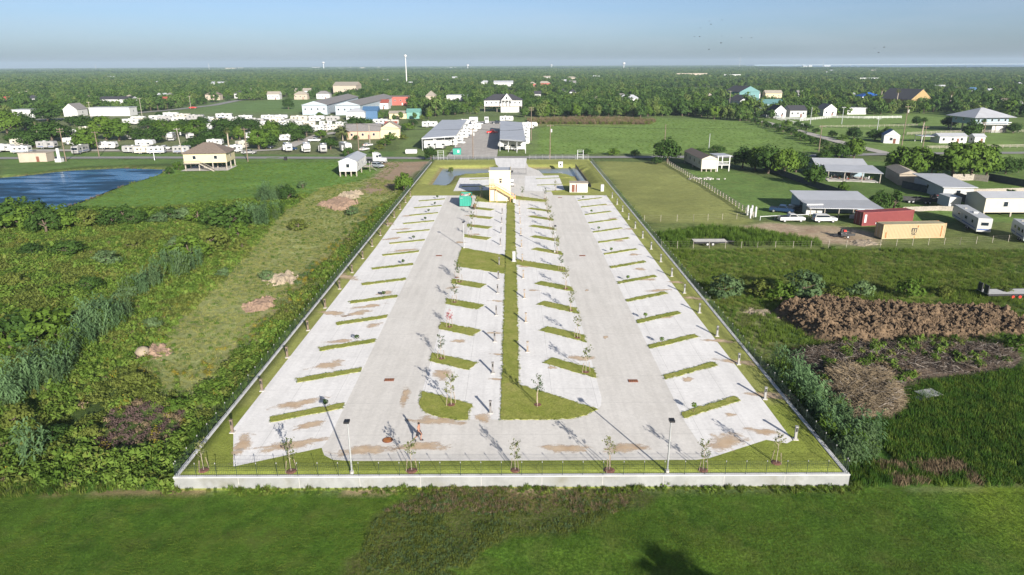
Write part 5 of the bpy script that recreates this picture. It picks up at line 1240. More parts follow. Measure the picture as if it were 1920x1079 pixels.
pr = MB(); pr.add([(-7.7,-3.8,2.95),(7.7,-3.8,2.95),(8.6,-10.2,2.2),(-7.2,-10.2,2.2),(-7.7,-3.8,3.05),(7.7,-3.8,3.05),(8.6,-10.2,2.3),(-7.2,-10.2,2.3)],[(0,1,2,3),(4,7,6,5),(0,4,5,1),(1,5,6,2),(2,6,7,3),(3,7,4,0)]); pr.build('lean_to_roof', M['roofmetal'], t)
for k in range(6): x = -6.8+k*3.0; MB().box((x,-9.9,1.1),(.15,.15,2.4)).build('post', M['greywood'], t)
for k in range(32): MB().bar((-7.5+k*.48,-3.85,3.07),(-7.0+k*.495,-10.15,2.33),.06,.05).build('roof_rib', M['roofmetal'], t)
MB().b2(1.5,8.2,-10.1,-9.95,0,1.0).build('counter_wall', M['concrete'], t)
p = P(1528,407); ct = thing('slide_in_camper','small white slide-in camper shell in front of the open workshop','camper',(p.x,p.y+.5,.1)); MB().extr([(-1.9,.4),(1.7,.4),(1.7,1.5),(2.0,1.6),(1.7,2.7),(-1.9,2.7)],0,2.2).build('shell', M['rvwhite'], ct); MB().box((-.2,-.012,1.9),(1.5,.02,.6)).build('window', M['rvcream'], ct); MB().box((-.2,-.012,.8),(2.6,.02,.25)).build('stripe', M['rvcream'], ct)
put_car('pickup','white',1483,416,0,'white pickup parked left of the white car by the workshop'); put_car('suv','white',1545,417,0,'white sport-utility car beside the red shipping container')
put_car('pickup','carblue',1466,399,-.5,'dark blue pickup in the shade left of the open workshop'); put_car('suv','carblack',1496,400,-.4,'black car under the edge of the workshop roof')
def container(paint, top, label, loc, rz, L=12.2):
    t = thing('shipping_container', label, 'container', loc, rz); W, H = 2.44, 2.9; n = 44
    MB().b2(-L/2,L/2,-W/2,W/2,.12,H-.06).build('box', M[paint], t)
    me = MB().b2(0,L/n*.5,-.045,-.001,.3,H-.22).mesh('rib'); me.materials.append(M[paint])
    for k in range(n):
        for s in (-1,1):
            o = bpy.data.objects.new('rib', me); C.objects.link(o); o.parent = t; o.location = (-L/2+.12+k*(L-.24)/n,s*W/2+(.046 if s > 0 else 0),0)
    MB().b2(-L/2+.05,L/2-.05,-W/2+.05,W/2-.05,H-.06,H-.02).build('roof', M[top], t)
    fr = MB()
    for s in (-1,1):
        fr.b2(-L/2,L/2,s*W/2-.06,s*W/2+.06,H-.14,H); fr.b2(-L/2,L/2,s*W/2-.06,s*W/2+.06,.05,.24)
        for e in (-1,1): fr.box((e*(L/2-.06),s*W/2,H/2),(.16,.13,H-.02))
    fr.build('frame', M[paint], t)
    for s in (-1,1):
        for e in (-1,1):
            MB().box((e*(L/2-.08),s*(W/2-.04),H-.02),(.2,.2,.14)).build('corner_casting', M['rust'], t)
    for y in (-.6,.6): MB().b2(-L/2-.03,-L/2-.001,y-.55,y+.55,.25,H-.2).build('door_leaf', M[paint], t); MB().tube([(-L/2-.05,y,.3),(-L/2-.05,y,H-.2)],.025,6).build('lock_rod', M['galv'], t)
    return t
p0, p1 = P(1652,449), P(1769,446.5); ca = math.atan2((p1-p0).y,(p1-p0).x)
t = container('conttan','conttop','tan shipping container with black lettering on its long side',((p0+p1)/2)+Vector((0,1.22,0)),ca,(p1-p0).length)
lg = MB(); X0 = .0; Zt = 1.95
def lb(x0,x1,z0,z1): lg.b2(X0+x0,X0+x1,-1.285,-1.272,z0,z1)
lb(-.55,.55,1.9,2.08); lb(-.55,-.37,1.35,1.9); lb(-.1,.08,1.35,1.9); lb(.37,.55,1.35,1.9)          # m
lb(-.5,-.06,1.14,1.22); lb(-.5,-.38,1.0,1.14); lb(-.5,-.06,.93,1.0); lb(-.18,-.06,.79,.93); lb(-.5,-.06,.71,.79)   # s
lb(.06,.5,1.14,1.22); lb(.06,.18,.79,1.14); lb(.06,.5,.71,.79)                                      # c
lg.build('lettering', M['black'], t)
for x, z0, z1 in ((.65,2.2,2.6),(-5.6,.2,1.4),(5.5,.3,2.4),(.2,.15,.45)): MB().box((x,-1.277,(z0+z1)/2),(.18,.012,z1-z0)).build('rust_streak', M['rust'], t)
p0, p1 = P(1603,425.5), P(1718,419); t = container('contred','contred','red shipping container behind the tan one',((p0+p1)/2)+Vector((0,1.3,0)),math.atan2((p1-p0).y,(p1-p0).x),12.2)
MB().box((-5.4,-1.277,1.6),(.5,.012,1.7)).build('data_plate', M['white'], t); MB().box((-2.4,-1.277,.5),(.9,.012,.35)).build('decal', M['white'], t)
p = P(1590,447); o = thing('utility_trailer','small black mesh utility trailer with red mower aboard near the containers','trailer',(p.x,p.y+.6,0)); MB().b2(-1.5,1.2,-.8,.8,.5,.58).build('bed', M['black'], o)
for y in (-.8,.8): MB().b2(-1.5,1.2,y-.02,y+.02,.58,.95).build('side_rail', M['black'], o)
for k in range(6): MB().b2(1.2,1.24,-.8+k*.3,-.76+k*.3,.58,1.5).build('ramp_bar', M['black'], o)
MB().bar((-1.5,0,.5),(-2.6,0,.45),.1).build('tongue', M['black'], o); add_wheels(o,(-.2,),.98,.3,.18)
mo = thing('riding_mower','red riding mower on the black mesh trailer','mower',(p.x-.9,p.y+.6,.6)); MB().b2(-.5,.6,-.35,.35,.2,.6).build('chassis', M['black'], mo); MB().b2(.1,.6,-.3,.3,.6,.9).build('hood', M['red'], mo); MB().b2(-.4,-.1,-.25,.25,.6,1.1).build('seat', M['black'], mo); add_wheels(mo,(-.35,.45),.45,.22,.16)
def flat_trailer(label, px, py, L, W, rz, deck):
    p = P(px,py); t = thing('flatbed_trailer', label, 'trailer', (p.x,p.y+W/2,.05), rz)
    n = 12
    for k in range(n): MB().b2(-L/2,L/2,-W/2+k*W/n+.008,-W/2+(k+1)*W/n-.008,.72,.78).build('deck_plank', M[deck], t)
    for y in (-W/2-.05,W/2+.05): MB().b2(-L/2,L/2,y-.06,y+.06,.55,.8).build('side_beam', M['black'], t)
    MB().bar((L/2,-.5,.65),(L/2+1.6,0,.6),.1,.14).build('tongue', M['black'], t); MB().bar((L/2,.5,.65),(L/2+1.6,0,.6),.1,.14).build('tongue', M['black'], t)
    add_wheels(t, (-.7,.3), W/2+.2, .36, .22); return t
flat_trailer('old flatbed trailer with pale deck in the grass near the right fence', 1333, 462, 6.2, 2.3, .0, 'concrete')
t = flat_trailer('black gooseneck flatbed trailer with red wheels at the right edge', 1905, 562, 8.5, 2.4, .02, 'grey')
for x in (-.7,.3):
    MB().wheel((x,-1.42,.41),.22,.05).build('wheel_disc', M['red'], t)
for k in range(2): MB().b2(-4.3,-4.15,-1.1+k*1.3,-.2+k*1.3,.8,2.0).build('ramp', M['black'], t)
# campers and boxes at the right edge
p = P(1832,430); q = rv('trailer','rvwhite','stripe_blue',15.0)(); q.location = (95.2,138.8,.1); q.rotation_euler.z = R_(74.6); q['label'] = 'long white and blue travel trailer right of the tan container'
p = P(1915,452); q = rv('trailer','rvwhite','stripe_blue',8.0)(); q.location = (98.6,127.8,.1); q.rotation_euler.z = R_(70); q['label'] = 'white travel trailer with blue stripe cut by the right edge'
p = P(1905,416); t = house('raised_box_house','white raised box house with grey roof at the right edge','house',113.5,152,18,7,3.2,'gable',.9,'rvcream','roofmetal',-.02,.9,2,False,.2,side_wins=0)
p = P(1783,388); bx_ = thing('box_trailer','small white box trailer parked behind the low board fence','trailer',(102.4,158,.05),-.1); MB().b2(-1.3,1.3,-2.6,2.6,.55,2.9).build('box', M['white'], bx_); MB().b2(-1.33,1.33,-2.62,2.62,2.9,2.98).build('roof', M['rvwhite'], bx_); add_wheels(bx_,(-.0,),1.4,.34); MB().bar((0,2.6,.5),(0,3.9,.45),.12).build('tongue', M['black'], bx_); MB().b2(-1.1,1.1,-2.63,-2.605,.7,2.75).build('rear_door', M['rvwhite'], bx_)
for k,(px,py,lab) in enumerate([(1745,384,'dark open trailer left of the white box trailer'),(1712,382,'dark farm implement trailer behind the cedar')]):
    p = P(px,py); o = thing('farm_trailer',lab,'trailer',(p.x,p.y+1.5,0),-.4+.2*k); MB().b2(-2.6,2.6,-1,1,.6,.75).build('bed', M['black'], o)
    for y in (-1,1): MB().b2(-2.6,2.6,y-.04,y+.04,.75,1.3).build('side', M['black'], o)
    for x in (-2.4,2.4): MB().b2(x-.04,x+.04,-.96,.96,.75,1.5).build('end_frame', M['black'], o)
    add_wheels(o,(-.5,.4),1.2,.36)
p = P(1745,378); o = thing('tractor','small red tractor between the dark trailers','tractor',(p.x+2,p.y+1,0),.4); MB().b2(-.4,1.6,-.35,.35,.6,1.3).build('hood', M['red'], o); MB().b2(-1.2,-.4,-.5,.5,.5,1.1).build('rear_body', M['black'], o); MB().b2(-1.0,-.5,-.3,.3,1.1,1.7).build('seat', M['black'], o); add_wheels(o,(1.2,),.7,.4); add_wheels(o,(-.8,),.85,.7,.35); MB().tube([(.9,0,1.3),(.9,0,2.0)],.04,6).build('exhaust', M['black'], o)
# hip-roofed stilt house, right
p = P(1840,244); t = house('stilt_house','big stilt house with wide pale hip roof beyond the stable','house',231.5,346,17,16,3.2,'hip',4.2,'bluegrey','roofmetal',.08,4.0,5,False,2.4,side_wins=3)
MB().b2(-8.5,8.5,-10.2,-8.1,3.9,4.1).build('veranda', M['white'], t); MB().bar((-8.5,-10.1,4.9),(8.5,-10.1,4.9),.1,.4).build('veranda_rail', M['white'], t); MB().b2(1,8,-7.8,-2,0,3.9).build('garage', M['white'], t)
# yellow barn-like house with dark roof
p = P(1722,203); house('yellow_house','yellow stucco house with steep dark roof beyond the pasture','house',305,548,24,26,6,'gable',7.5,'yellow','roofdark',.47,0,2,True,.6,ridge='y')
hpx('tarp_house','white house with blue tarp on its roof','house',1614,1652,197,14,6.5,roof='hip',rh=3.2,wall='white',rmat='tarp',wins=4)
p = P(1671,270); house('barn_shed','small white gambrel shed with blue roof by the lane','shed',p.x+2,p.y+5,6,8,3.2,'gable',2.4,'white','roofblue',-.35,0,1,True,.3,ridge='y',side_wins=0)
hpx('stable','white stable with open bay and pale metal roof','stable',1760,1812,269,6,2.8,roof='gable',rh=1.2,wall='white',rmat='roofmetal',wins=3,side_wins=0)
p = P(1748,268); o = thing('stable_lean_to','open white carport joined to the left of the stable','carport',(p.x-1,p.y+3,0))
for x in (-3.4,3.4):
    for y in (-2.5,2.5): MB().box((x,y,1.3),(.2,.2,2.6)).build('post', M['white'], o)
MB().b2(-3.8,3.4,-3,3,2.6,2.75).build('roof', M['roofmetal'], o)
hpx('garden_shed','small white shed right of the stable','shed',1826,1846,269,4,2.6,roof='gable',rh=1.2,wall='white',rmat='roofmetal',wins=0)
p = P(1407,190); house('teal_house','teal gabled house with dark roof at the lane bend','house',p.x-4,p.y+14,22,22,8,'gable',5,'teal','roofdark',.35,0,2,False,.5,ridge='y')
p = P(1402,205); house('white_house','white gabled house in front of the teal house','house',p.x-2,p.y+8,15,14,6,'gable',4,'white','roofdark',.35,0,2,True,.5,ridge='y')
hpx('blue_house','long blue-grey house with teal roof behind a round tree','house',1412,1474,209,14,5,roof='gable',rh=3,wall='bluegrey',rmat='teal',wins=5)
hpx('cottage','white cottage with dark porch behind the white fence','house',1450,1473,221,12,4,roof='gable',rh=3.5,wall='white',rmat='roofdark',ridge='y',wins=2)
hpx('cottage','white garage cottage with dark double door at the pasture fence','house',1543,1568,218,12,4,roof='gable',rh=3.5,wall='white',rmat='roofgrey',ridge='y',wins=2)
hpx('cottage','dark-roofed cottage between the two white cottages','house',1480,1512,220,12,4,roof='gable',rh=3,wall='grey',rmat='roofdark',wins=3)
hpx('low_building','long white low building left of the blue-tarp house','building',1588,1624,215,8,4,roof='flat',wall='white',rmat='white',wins=0,door=False)
put_car('pickup','cargrey',1457,222,.2,'grey pickup in front of the white cottage'); put_car('sedan','white',1412,214,.1,'white car at the lane bend by the teal house')
# ------------------------------------------------------------------ palms, poles, towers
def palm(label, px, py, hpx_, droop=True, fan=True, xy=None, H=None, n=30, leafk='leaf_palm', group=None, zt=None):
    p = P(px,py) if xy is None else Vector((xy[0],xy[1],0)); H = H or hpx_*PXM(px,py)/math.cos(PITCH)
    t = thing('palm_tree', label, 'palm', p, random.uniform(0,6), group); r = random.Random(int(H*100))
    R0 = H*.16 if fan else H*.5; zt = zt or (H-R0*.6 if fan else H*.45)
    MB().tube([(0,0,-.2),(.1,.05,zt*.5),(0,.1,zt)], [H*.035,H*.025,H*.022], 8).build('trunk', M['barkpale'], t)
    fr = MB()
    for k in range(n):
        a = r.uniform(0,6.28); el = r.uniform(-.7,1.2); L = R0*r.uniform(.8,1.15); d = Vector((math.cos(a),math.sin(a),0)); sd_ = Vector((-math.sin(a),math.cos(a),0))
        base = Vector((0,.1,zt)); m1 = base+d*L*.55*math.cos(el)+Vector((0,0,L*.55*math.sin(el))); tip = m1+d*L*.45*math.cos(el-.7)+Vector((0,0,L*.45*math.sin(el-.9)))
        for q in range(5):
            s = (q-2)*.17*L*(.9 if fan else .45); fr.add([base, m1+sd_*s-sd_*.06*L, tip+sd_*s*1.6-Vector((0,0,abs(s)*.5)), m1+sd_*s+sd_*.06*L],[(0,1,2,3)])
    fr.build('fronds', M[leafk], t)
    if fan:
        dk = MB()
        for k in range(12): a = 6.28*k/12; dk.add([(0,0,zt),(math.cos(a)*R0*.3,math.sin(a)*R0*.3,zt-R0*.2),(math.cos(a+.3)*R0*.35,math.sin(a+.3)*R0*.35,zt-R0*.95)],[(0,1,2)])
        dk.build('dead_fronds', M['leaf_dry'], t)
    return t
palm('tall fan palm right of the stilt house', 431, 289, 46); palm('fan palm with brown skirt among the oaks at the far left', 70, 254, 25); palm('small fan palm between the oaks above the grey trailer', 246, 252, 19); palm('small fan palm in the middle of the camper park', 613, 248, 20)
palm('wide feathery date palm beside the peach house', 643, 264, 32, fan=False, n=44); palm('dark leaning palm in front of the stilt house on the right', 1727, 263, 40, leafk='leaf_oak')
palm('tall thin palm beside the blue-tarp house', 1650, 197, 30); palm('palm left of the yellow house', 1680, 202, 32); palm('palm right of the yellow house', 1779, 208, 34); palm('palm above the white garage cottage', 1560, 210, 26); palm('palm beside the hip-roofed stilt house', 1838, 262, 36, leafk='leaf_oak')
# palm behind the viewer whose crown throws the shadow on the foreground lawn
palm('broad palm below the frame whose shadow lies on the near lawn', 0, 0, 0, fan=False, xy=(21.6,13.6), H=6.6, n=70, zt=8.0)

def pole(label, px, py, hp, arms=1, m='polewood', tf=False, lean=0):
    p = P(px,py); H = hp*PXM(px,py)/math.cos(PITCH); t = thing('utility_pole', label, 'utility pole', p, .1)
    MB().tube([(0,0,-.3),(lean*H,0,H)], [.19,.12], 8).build('pole', M[m], t)
    for k in range(arms):
        z = H-.4-k*.9; a = MB().box((lean*H,0,z),(2.4,.12,.14)).build('crossarm', M[m], t)
        for x in (-1.05,0,1.05): MB().tube([(lean*H+x,0,z+.07),(lean*H+x,0,z+.28)],.06,6).build('insulator', M['rvgrey'], a)
    if tf: MB().tube([(.38,0,H-2.6),(.38,0,H-1.5)],.32,10).build('transformer', M['grey'], t)
    return p, H
PL = {}
for key, a in {'A':('utility pole with double crossarms beside the pond',124,303,58,2),'B':('dark utility pole at the road left of the stilt house',186,294,44,1),'C':('leaning pole with transformer left of the stilt house roof',342,289,45,1,'greywood',True,-.08),'D':('utility pole just right of the stilt house',465,303,58,1),'E':('utility pole behind the raised trailer house',673,285,50,1),'F':('slim pole in front of the peach house',694,272,36,0,'greywood'),'G':('utility pole with transformer at the gravel yard entrance',887,297,52,1,'polewood',True),'H':('tall pole at the right storage canopy',996,264,58,2),'I':('utility pole with transformer left of the wide green field',1031,301,62,1,'polewood',True),'J':('bare pole at the edge of the wide green field',1246,272,36,0),'K':('pale pole behind the mobile home',1329,279,26,0,'galv'),'L':('dark pole at the hedge corner of the wide field',1535,284,45,1),'M':('white pole beside the gravel lane',1518,240,36,0,'galv'),'N':('tall pole right of the gambrel shed',1690,277,72,1,'polewood',True),'O':('dark pole left of the big trees',1729,282,42,1),'P':('lattice-topped pole in the pasture',1643,254,30,1,'galv'),'Q':('pole in front of the white garage cottage',1578,233,30,1,'galv'),'R':('pole in front of the stilt house on the right',1841,267,36,1),'S':('pale pole behind the long white wall',172,226,32,1,'greywood'),'T':('pale pole beside the far-left oak',49,241,26,1,'greywood'),'U':('pale pole at the far road bend',267,221,34,1,'greywood'),'V':('pole beside the red pickup on the far road',358,204,22,1,'greywood'),'W':('pole at the end of the far field',473,187,20,1,'greywood'),'X':('pole in the woods left of the teal house',1367,204,30,1,'greywood'),'Y':('light-coloured pole at the camper park fence',50,291,10,0,'galv'),'Z':('short pale post at the left road fence',290,301,14,0,'galv')}.items():
    PL[key] = pole(*a)
def wire(label, ks, off=0):
    p0 = PL[ks[0]][0]; t = thing('power_line', label, 'power line', p0)
    for a, b in zip(ks[:-1], ks[1:]):
        (pa,ha),(pb,hb) = PL[a], PL[b]
        for o in (-1,0,1):
            A = pa-p0+Vector((o,0,ha-.15)); B = pb-p0+Vector((o,0,hb-.15)); pts = [A+(B-A)*k/8-Vector((0,0,1.2*math.sin(math.pi*k/8))) for k in range(9)]
            MB().tube(pts, .02, 3).build('wire', M['black'], t)
wire('power line along the road from the pond to the storage yard', 'ABDEG'); wire('power line from the storage yard to the hedge corner', 'GIL'); wire('power line past the stable on the right', 'LOR')
p = P(763,164); t = thing('cell_tower','tall pale monopole tower with bulbous antenna head above the woods','tower',p)
MB().tube([(0,0,0),(0,0,25),(0,0,44)],[.9,.7,.5],10).build('mast', M['white'], t); MB().tube([(0,0,43.5),(0,0,44.5),(0,0,46.5),(0,0,47.3)],[.9,1.9,1.9,.6],12).build('antenna_head', M['white'], t)
def watertower(px, D, top, label, bulb=9):
    d = CR3 @ np.array([(px-960)/FPX, -(top-539.5)/FPX, -1.0]); s = D/d[1]; x = d[0]*s; H = CAM_H+d[2]*s
    t = thing('water_tower', label, 'water tower', (x,D,0)); MB().tube([(0,0,0),(0,0,H-bulb*1.4)],[bulb*.3,bulb*.24],10).build('stem', M['white'], t)
    MB().tube([(0,0,H-bulb*1.5),(0,0,H-bulb*1.1),(0,0,H-bulb*.5),(0,0,H-bulb*.1),(0,0,H)],[bulb*.3,bulb*.9,bulb,bulb*.6,bulb*.1],14).build('tank', M['white'], t)
watertower(1170,4200,117,'white water tower right of centre on the horizon'); watertower(606,5200,116,'distant water tower above the warehouses',10); watertower(877,4600,121,'distant water tower left of the mansion',8); watertower(1034,5600,121,'faint water tower above the mansion',8)
for k,(px,D,h) in enumerate([(1368,5000,75),(1517,5200,55),(421,4800,50),(219,5200,45)]):
    x = (px-960)/FPX*D/math.cos(PITCH)*.95; t = thing('lattice_mast','thin lattice mast on the horizon, %s from the left' % ordw([3,4,2,1][k]),'mast',(x,D,0))
    for a in range(3): MB().bar((math.cos(a*2.1)*3,math.sin(a*2.1)*3,0),(math.cos(a*2.1)*.6,math.sin(a*2.1)*.6,h),.5).build('leg', M['grey'], t)
    for z in range(1,7): MB().box((0,0,z*h/7),(3.6-z*.4,3.6-z*.4,.4)).build('bracing', M['grey'], t)
sk = random.Random(9); SKY = sorted([sk.uniform(440,900) for _ in range(11)]+[sk.uniform(1440,1560) for _ in range(3)])
for k, px in enumerate(SKY):
    D = sk.uniform(5200,7000); x = (px-960)/FPX*D; wd = sk.uniform(25,80); hh = sk.uniform(9,15)
    t = thing('distant_block','pale block on the hazy skyline, %s from the left' % ordw(k+1),'building',(x,D,0),0,'blocks on the skyline'); MB().b2(-wd/2,wd/2,0,30,0,hh).build('wall', M[sk.choice(['tan','grey','grey','rvgrey'])], t); MB().b2(-wd/2-1,wd/2+1,-1,31,hh,hh+1.2).build('roof', M['roofmetal'], t)
# causeway over the bay
t = thing('causeway_bridge','long pale causeway crossing the bay on the horizon','bridge',(4300,8600,0))
MB().bar((-900,0,14),(2500,500,14),14,1.6).build('deck', M['grey'], t)
for k in range(34): f = k/33; MB().box((-900+3400*f,500*f,6),(5,10,13)).build('pier', M['concrete'], t)
t = thing('far_shore','low blue shoreline beyond the bay','shore',(0,0,0)); t['kind'] = 'structure'; del t['label']; del t['category']
MB().b2(3600,11300,10600,11100,0,12).build('shore_land', M['bluegrey'], t)

# ------------------------------------------------------------------ single trees and bushes
SINGLE = {
 'in the camper park': [(15,253,40,'oak3',1),(48,245,28,'oak0',1),(90,229,28,'oak0',1.3),(35,274,26,'oak0',1.2),(66,277,28,'oak1',1.2),(98,268,36,'oak1',1.1),(160,244,23,'oak0',1.2),(200,263,40,'oak2',1),(224,265,38,'oak3',.9),(162,284,40,'oak2',.95),(258,264,20,'oak0',1),(285,270,27,'oak1',1.2),(278,241,17,'oak0',1.3),(305,257,29,'oak2',1.1),(330,258,28,'oak3',1),(367,259,31,'oak2',1.1),(371,276,18,'oak0',1.2),(392,271,25,'oak0',1),(412,271,27,'oak1',1),(420,249,24,'oak1',1.1),(450,247,23,'oak0',1.2),(472,248,21,'oak1',1.1),(450,263,24,'oak2',.8),(486,281,36,'oak2',.9),(499,279,28,'oak0',1.1),(352,282,14,'oak0',1),(511,269,38,'oak2',.8),(548,263,30,'oak0',.9),(575,256,20,'oak1',1.1),(602,259,14,'oak2',1.3),(620,281,20,'oak1',1.2),(668,247,25,'oak1',1.1),(690,246,20,'oak0',1.2),(541,205,17,'oak0',.9),(8,238,22,'oak0',1.2),(120,262,24,'oak1',1.1),(180,236,14,'oak0',1.3),(600,222,10,'oak2',1.4),(300,222,10,'oak0',1.4),(380,236,15,'oak0',1.2),(435,262,22,'oak0',1.2),(518,250,18,'oak0',1.2),(640,255,14,'oak0',1.3),(700,256,12,'oak2',1.3),(20,240,24,'oak1',1.3),(140,236,16,'oak1',1.3),(340,240,14,'oak1',1.3),(560,266,16,'oak1',1.2),(660,236,12,'oak1',1.2),(232,284,10,'oak0',1.3)],
 'between the pond and the lot': [(758,362,38,'oak3',.85),(808,301,25,'oak1',.9),(540,378,28,'bush2',.9),(568,354,14,'bush3',1),(317,327,13,'bush2',1),(335,319,15,'bush0',.9),(12,432,50,'bush2',1.1),(45,432,46,'bush0',1.1),(88,438,44,'bush2',1),(128,430,36,'bush0',1.2),(160,428,34,'bush1',1.1),(210,425,30,'bush2',1.2),(255,424,30,'bush2',1.1),(300,420,22,'bush3',1.4),(432,434,50,'bush2',1.1),(460,418,40,'bush0',.9),(356,490,48,'bush0',1.3),(396,470,44,'bush1',1.1),(486,406,28,'bush0',1),(288,524,30,'bush1',1.2),(200,500,30,'bush3',1.6),(130,480,28,'bush2',1.6),(287,618,22,'bush3',1.2),(20,655,62,'bush2',1.4),(70,640,64,'bush0',1.2),(500,526,18,'bush3',1.4),(560,432,20,'bush1',1.5),(654,295,18,'bush2',.9),(668,263,9,'bush2',1),(660,404,16,'bush3',1.5),(845,324,10,'bush1',.8),(28,410,40,'bush0',1.1),(66,415,38,'bush2',1.2),(108,418,34,'bush0',1.2),(145,416,30,'bush2',1.2),(182,415,28,'bush0',1.2),(232,412,26,'bush2',1.3),(276,412,24,'bush0',1.2),(322,412,24,'bush2',1.2),(345,415,26,'bush3',1.1),(372,416,30,'bush0',1.1),(402,424,36,'bush2',1.1),(448,448,30,'bush0',1.1),(330,470,26,'bush3',1.1),(250,470,24,'bush1',1.2),(60,480,24,'bush2',1.2),(30,540,30,'bush1',1.2),(110,560,28,'bush0',1.1),(170,545,26,'bush2',1.2),(240,560,28,'bush3',1.1),(420,520,18,'bush3',1.1),(455,470,20,'bush1',1.2),(120,640,34,'bush0',1.1),(330,770,24,'bush0',1.2),(100,830,34,'bush2',1.2),(180,820,24,'bush1',1.2),(30,800,40,'bush1',1.1),(260,720,26,'bush1',1.2)],
 'on the bank beside the peach house': [(742,255,13,'bush0',1.3),(733,264,14,'bush0',1.3),(722,273,13,'bush0',1.4),(752,248,12,'bush2',1.3),(765,244,13,'bush0',1.3),(712,281,10,'bush1',1.4),(775,237,12,'bush2',1.2),(758,262,9,'bush1',1.4),(700,288,8,'bush0',1.3)],
 'on the right-hand lots': [(1251,305,38,'oak0',1),(1232,308,12,'bush2',1.2),(1392,316,34,'oak0',.9),(1415,320,40,'oak2',.9),(1440,326,44,'oak0',.9),(1470,330,46,'oak3',.85),(1492,324,34,'oak1',.9),(1526,350,36,'oak0',.95),(1580,364,21,'oak2',.9),(1650,398,34,'oak0',.9),(1675,399,40,'cedar',1),(1600,298,34,'oak2',1),(1572,300,26,'oak0',1.1),(1545,303,18,'oak0',1.2),(1685,331,50,'oak3',.85),(1716,333,52,'oak2',.9),(1746,331,38,'oak3',.9),(1785,336,62,'oak2',.85),(1818,337,64,'oak3',.85),(1848,333,54,'oak2',.8),(1885,327,28,'oak0',1),(1908,324,22,'oak0',1),(1893,379,22,'cedar',1.5),(1778,241,20,'oak0',1.1),(1820,262,30,'oak0',.9),(1660,262,22,'oak2',.8),(1600,262,20,'oak0',1.1),(1640,264,18,'oak0',1.3),(1718,235,14,'oak0',1),(1900,250,16,'oak0',1.2),(1500,262,12,'bush2',1.3),(1150,292,12,'bush0',1.1),(1190,293,10,'bush2',1.2),(1100,291,10,'bush2',1.2),(1310,290,10,'bush2',1.6),(1345,288,12,'bush2',1.6),(1560,470,8,'bush0',1)],
 'in the rough field right of the lot': [(1357,561,44,'bush3',1.1),(1420,556,30,'bush1',1.2),(1463,563,36,'bush0',1.1),(1505,561,52,'bush3',1),(1560,560,22,'bush1',1.4),(1612,557,30,'bush3',1.1),(1704,559,38,'bush0',.95),(1765,555,18,'bush1',1.5),(1905,660,34,'bush0',1.1),(1880,555,16,'bush1',1.4)],
}
for reg, lst in SINGLE.items():
    for k, (px,py,hp,key,wd) in enumerate(sorted(lst)):
        if 'camper' in reg: hp *= 1.12; wd *= 1.2
        if 'right-hand' in reg: hp *= 1.12; wd *= 1.12
        if key == 'bush3': wd = min(wd,1.15)
        b = key.startswith('bush')
        put_tree(key, px, py, hp, '%s %s, %s from the left' % ({'leaf_oak':'dark green','leaf_lime':'bright green','leaf_olive':'olive green','leaf_sage':'grey-green','leaf_wood':'mid green'}[TREE[key][0].materials[0].name.replace('leaf_darkgrass','leaf_dark')]+(' bush' if b else ' conifer' if key == 'cedar' else ' tree'), reg, ordw(k+1)), 'trees '+reg, name='bush' if b else 'tree', cat='bush' if b else 'tree', wide=wd)
# tree row that closes the wide field and the storage yard
row = [(700+i*13,225+random.uniform(-3,2)) for i in range(0,9)]+[(822+i*12,214+random.uniform(-2,1)) for i in range(0,7)]+[(985+i*13.5,219+random.uniform(-2,2)) for i in range(0,20)]+[(1255+i*12,216+i*.9+random.uniform(-2,2)) for i in range(13)]
for k,(px,py) in enumerate(sorted(row)):
    put_tree(random.choice(['oak4','oak5','oak2','oak4','oak0']), px, py, random.uniform(17,28) if px > 980 else random.uniform(10,16), 'tree in the row closing the field and storage yard, %s from the left' % ordw(k+1), 'tree row behind the field', wide=random.uniform(.75,1.0))
lane = [(1405,228),(1416,232),(1428,236),(1441,240),(1454,244),(1468,249),(1483,254),(1497,259),(1512,265),(1527,271),(1542,277),(1390,227),(1555,283),(1475,236),(1495,241),(1512,244),(1530,250),(1560,258),(1580,264)]
for k,(px,py) in enumerate(sorted(lane)):
    put_tree(random.choice(['bush2','bush0','bush2']), px, py+random.uniform(-1,1), random.uniform(9,16), 'hedge bush along the gravel lane, %s from the left' % ordw(k+1), 'hedge bushes along the lane', name='bush', cat='bush', wide=random.uniform(1.0,1.5))

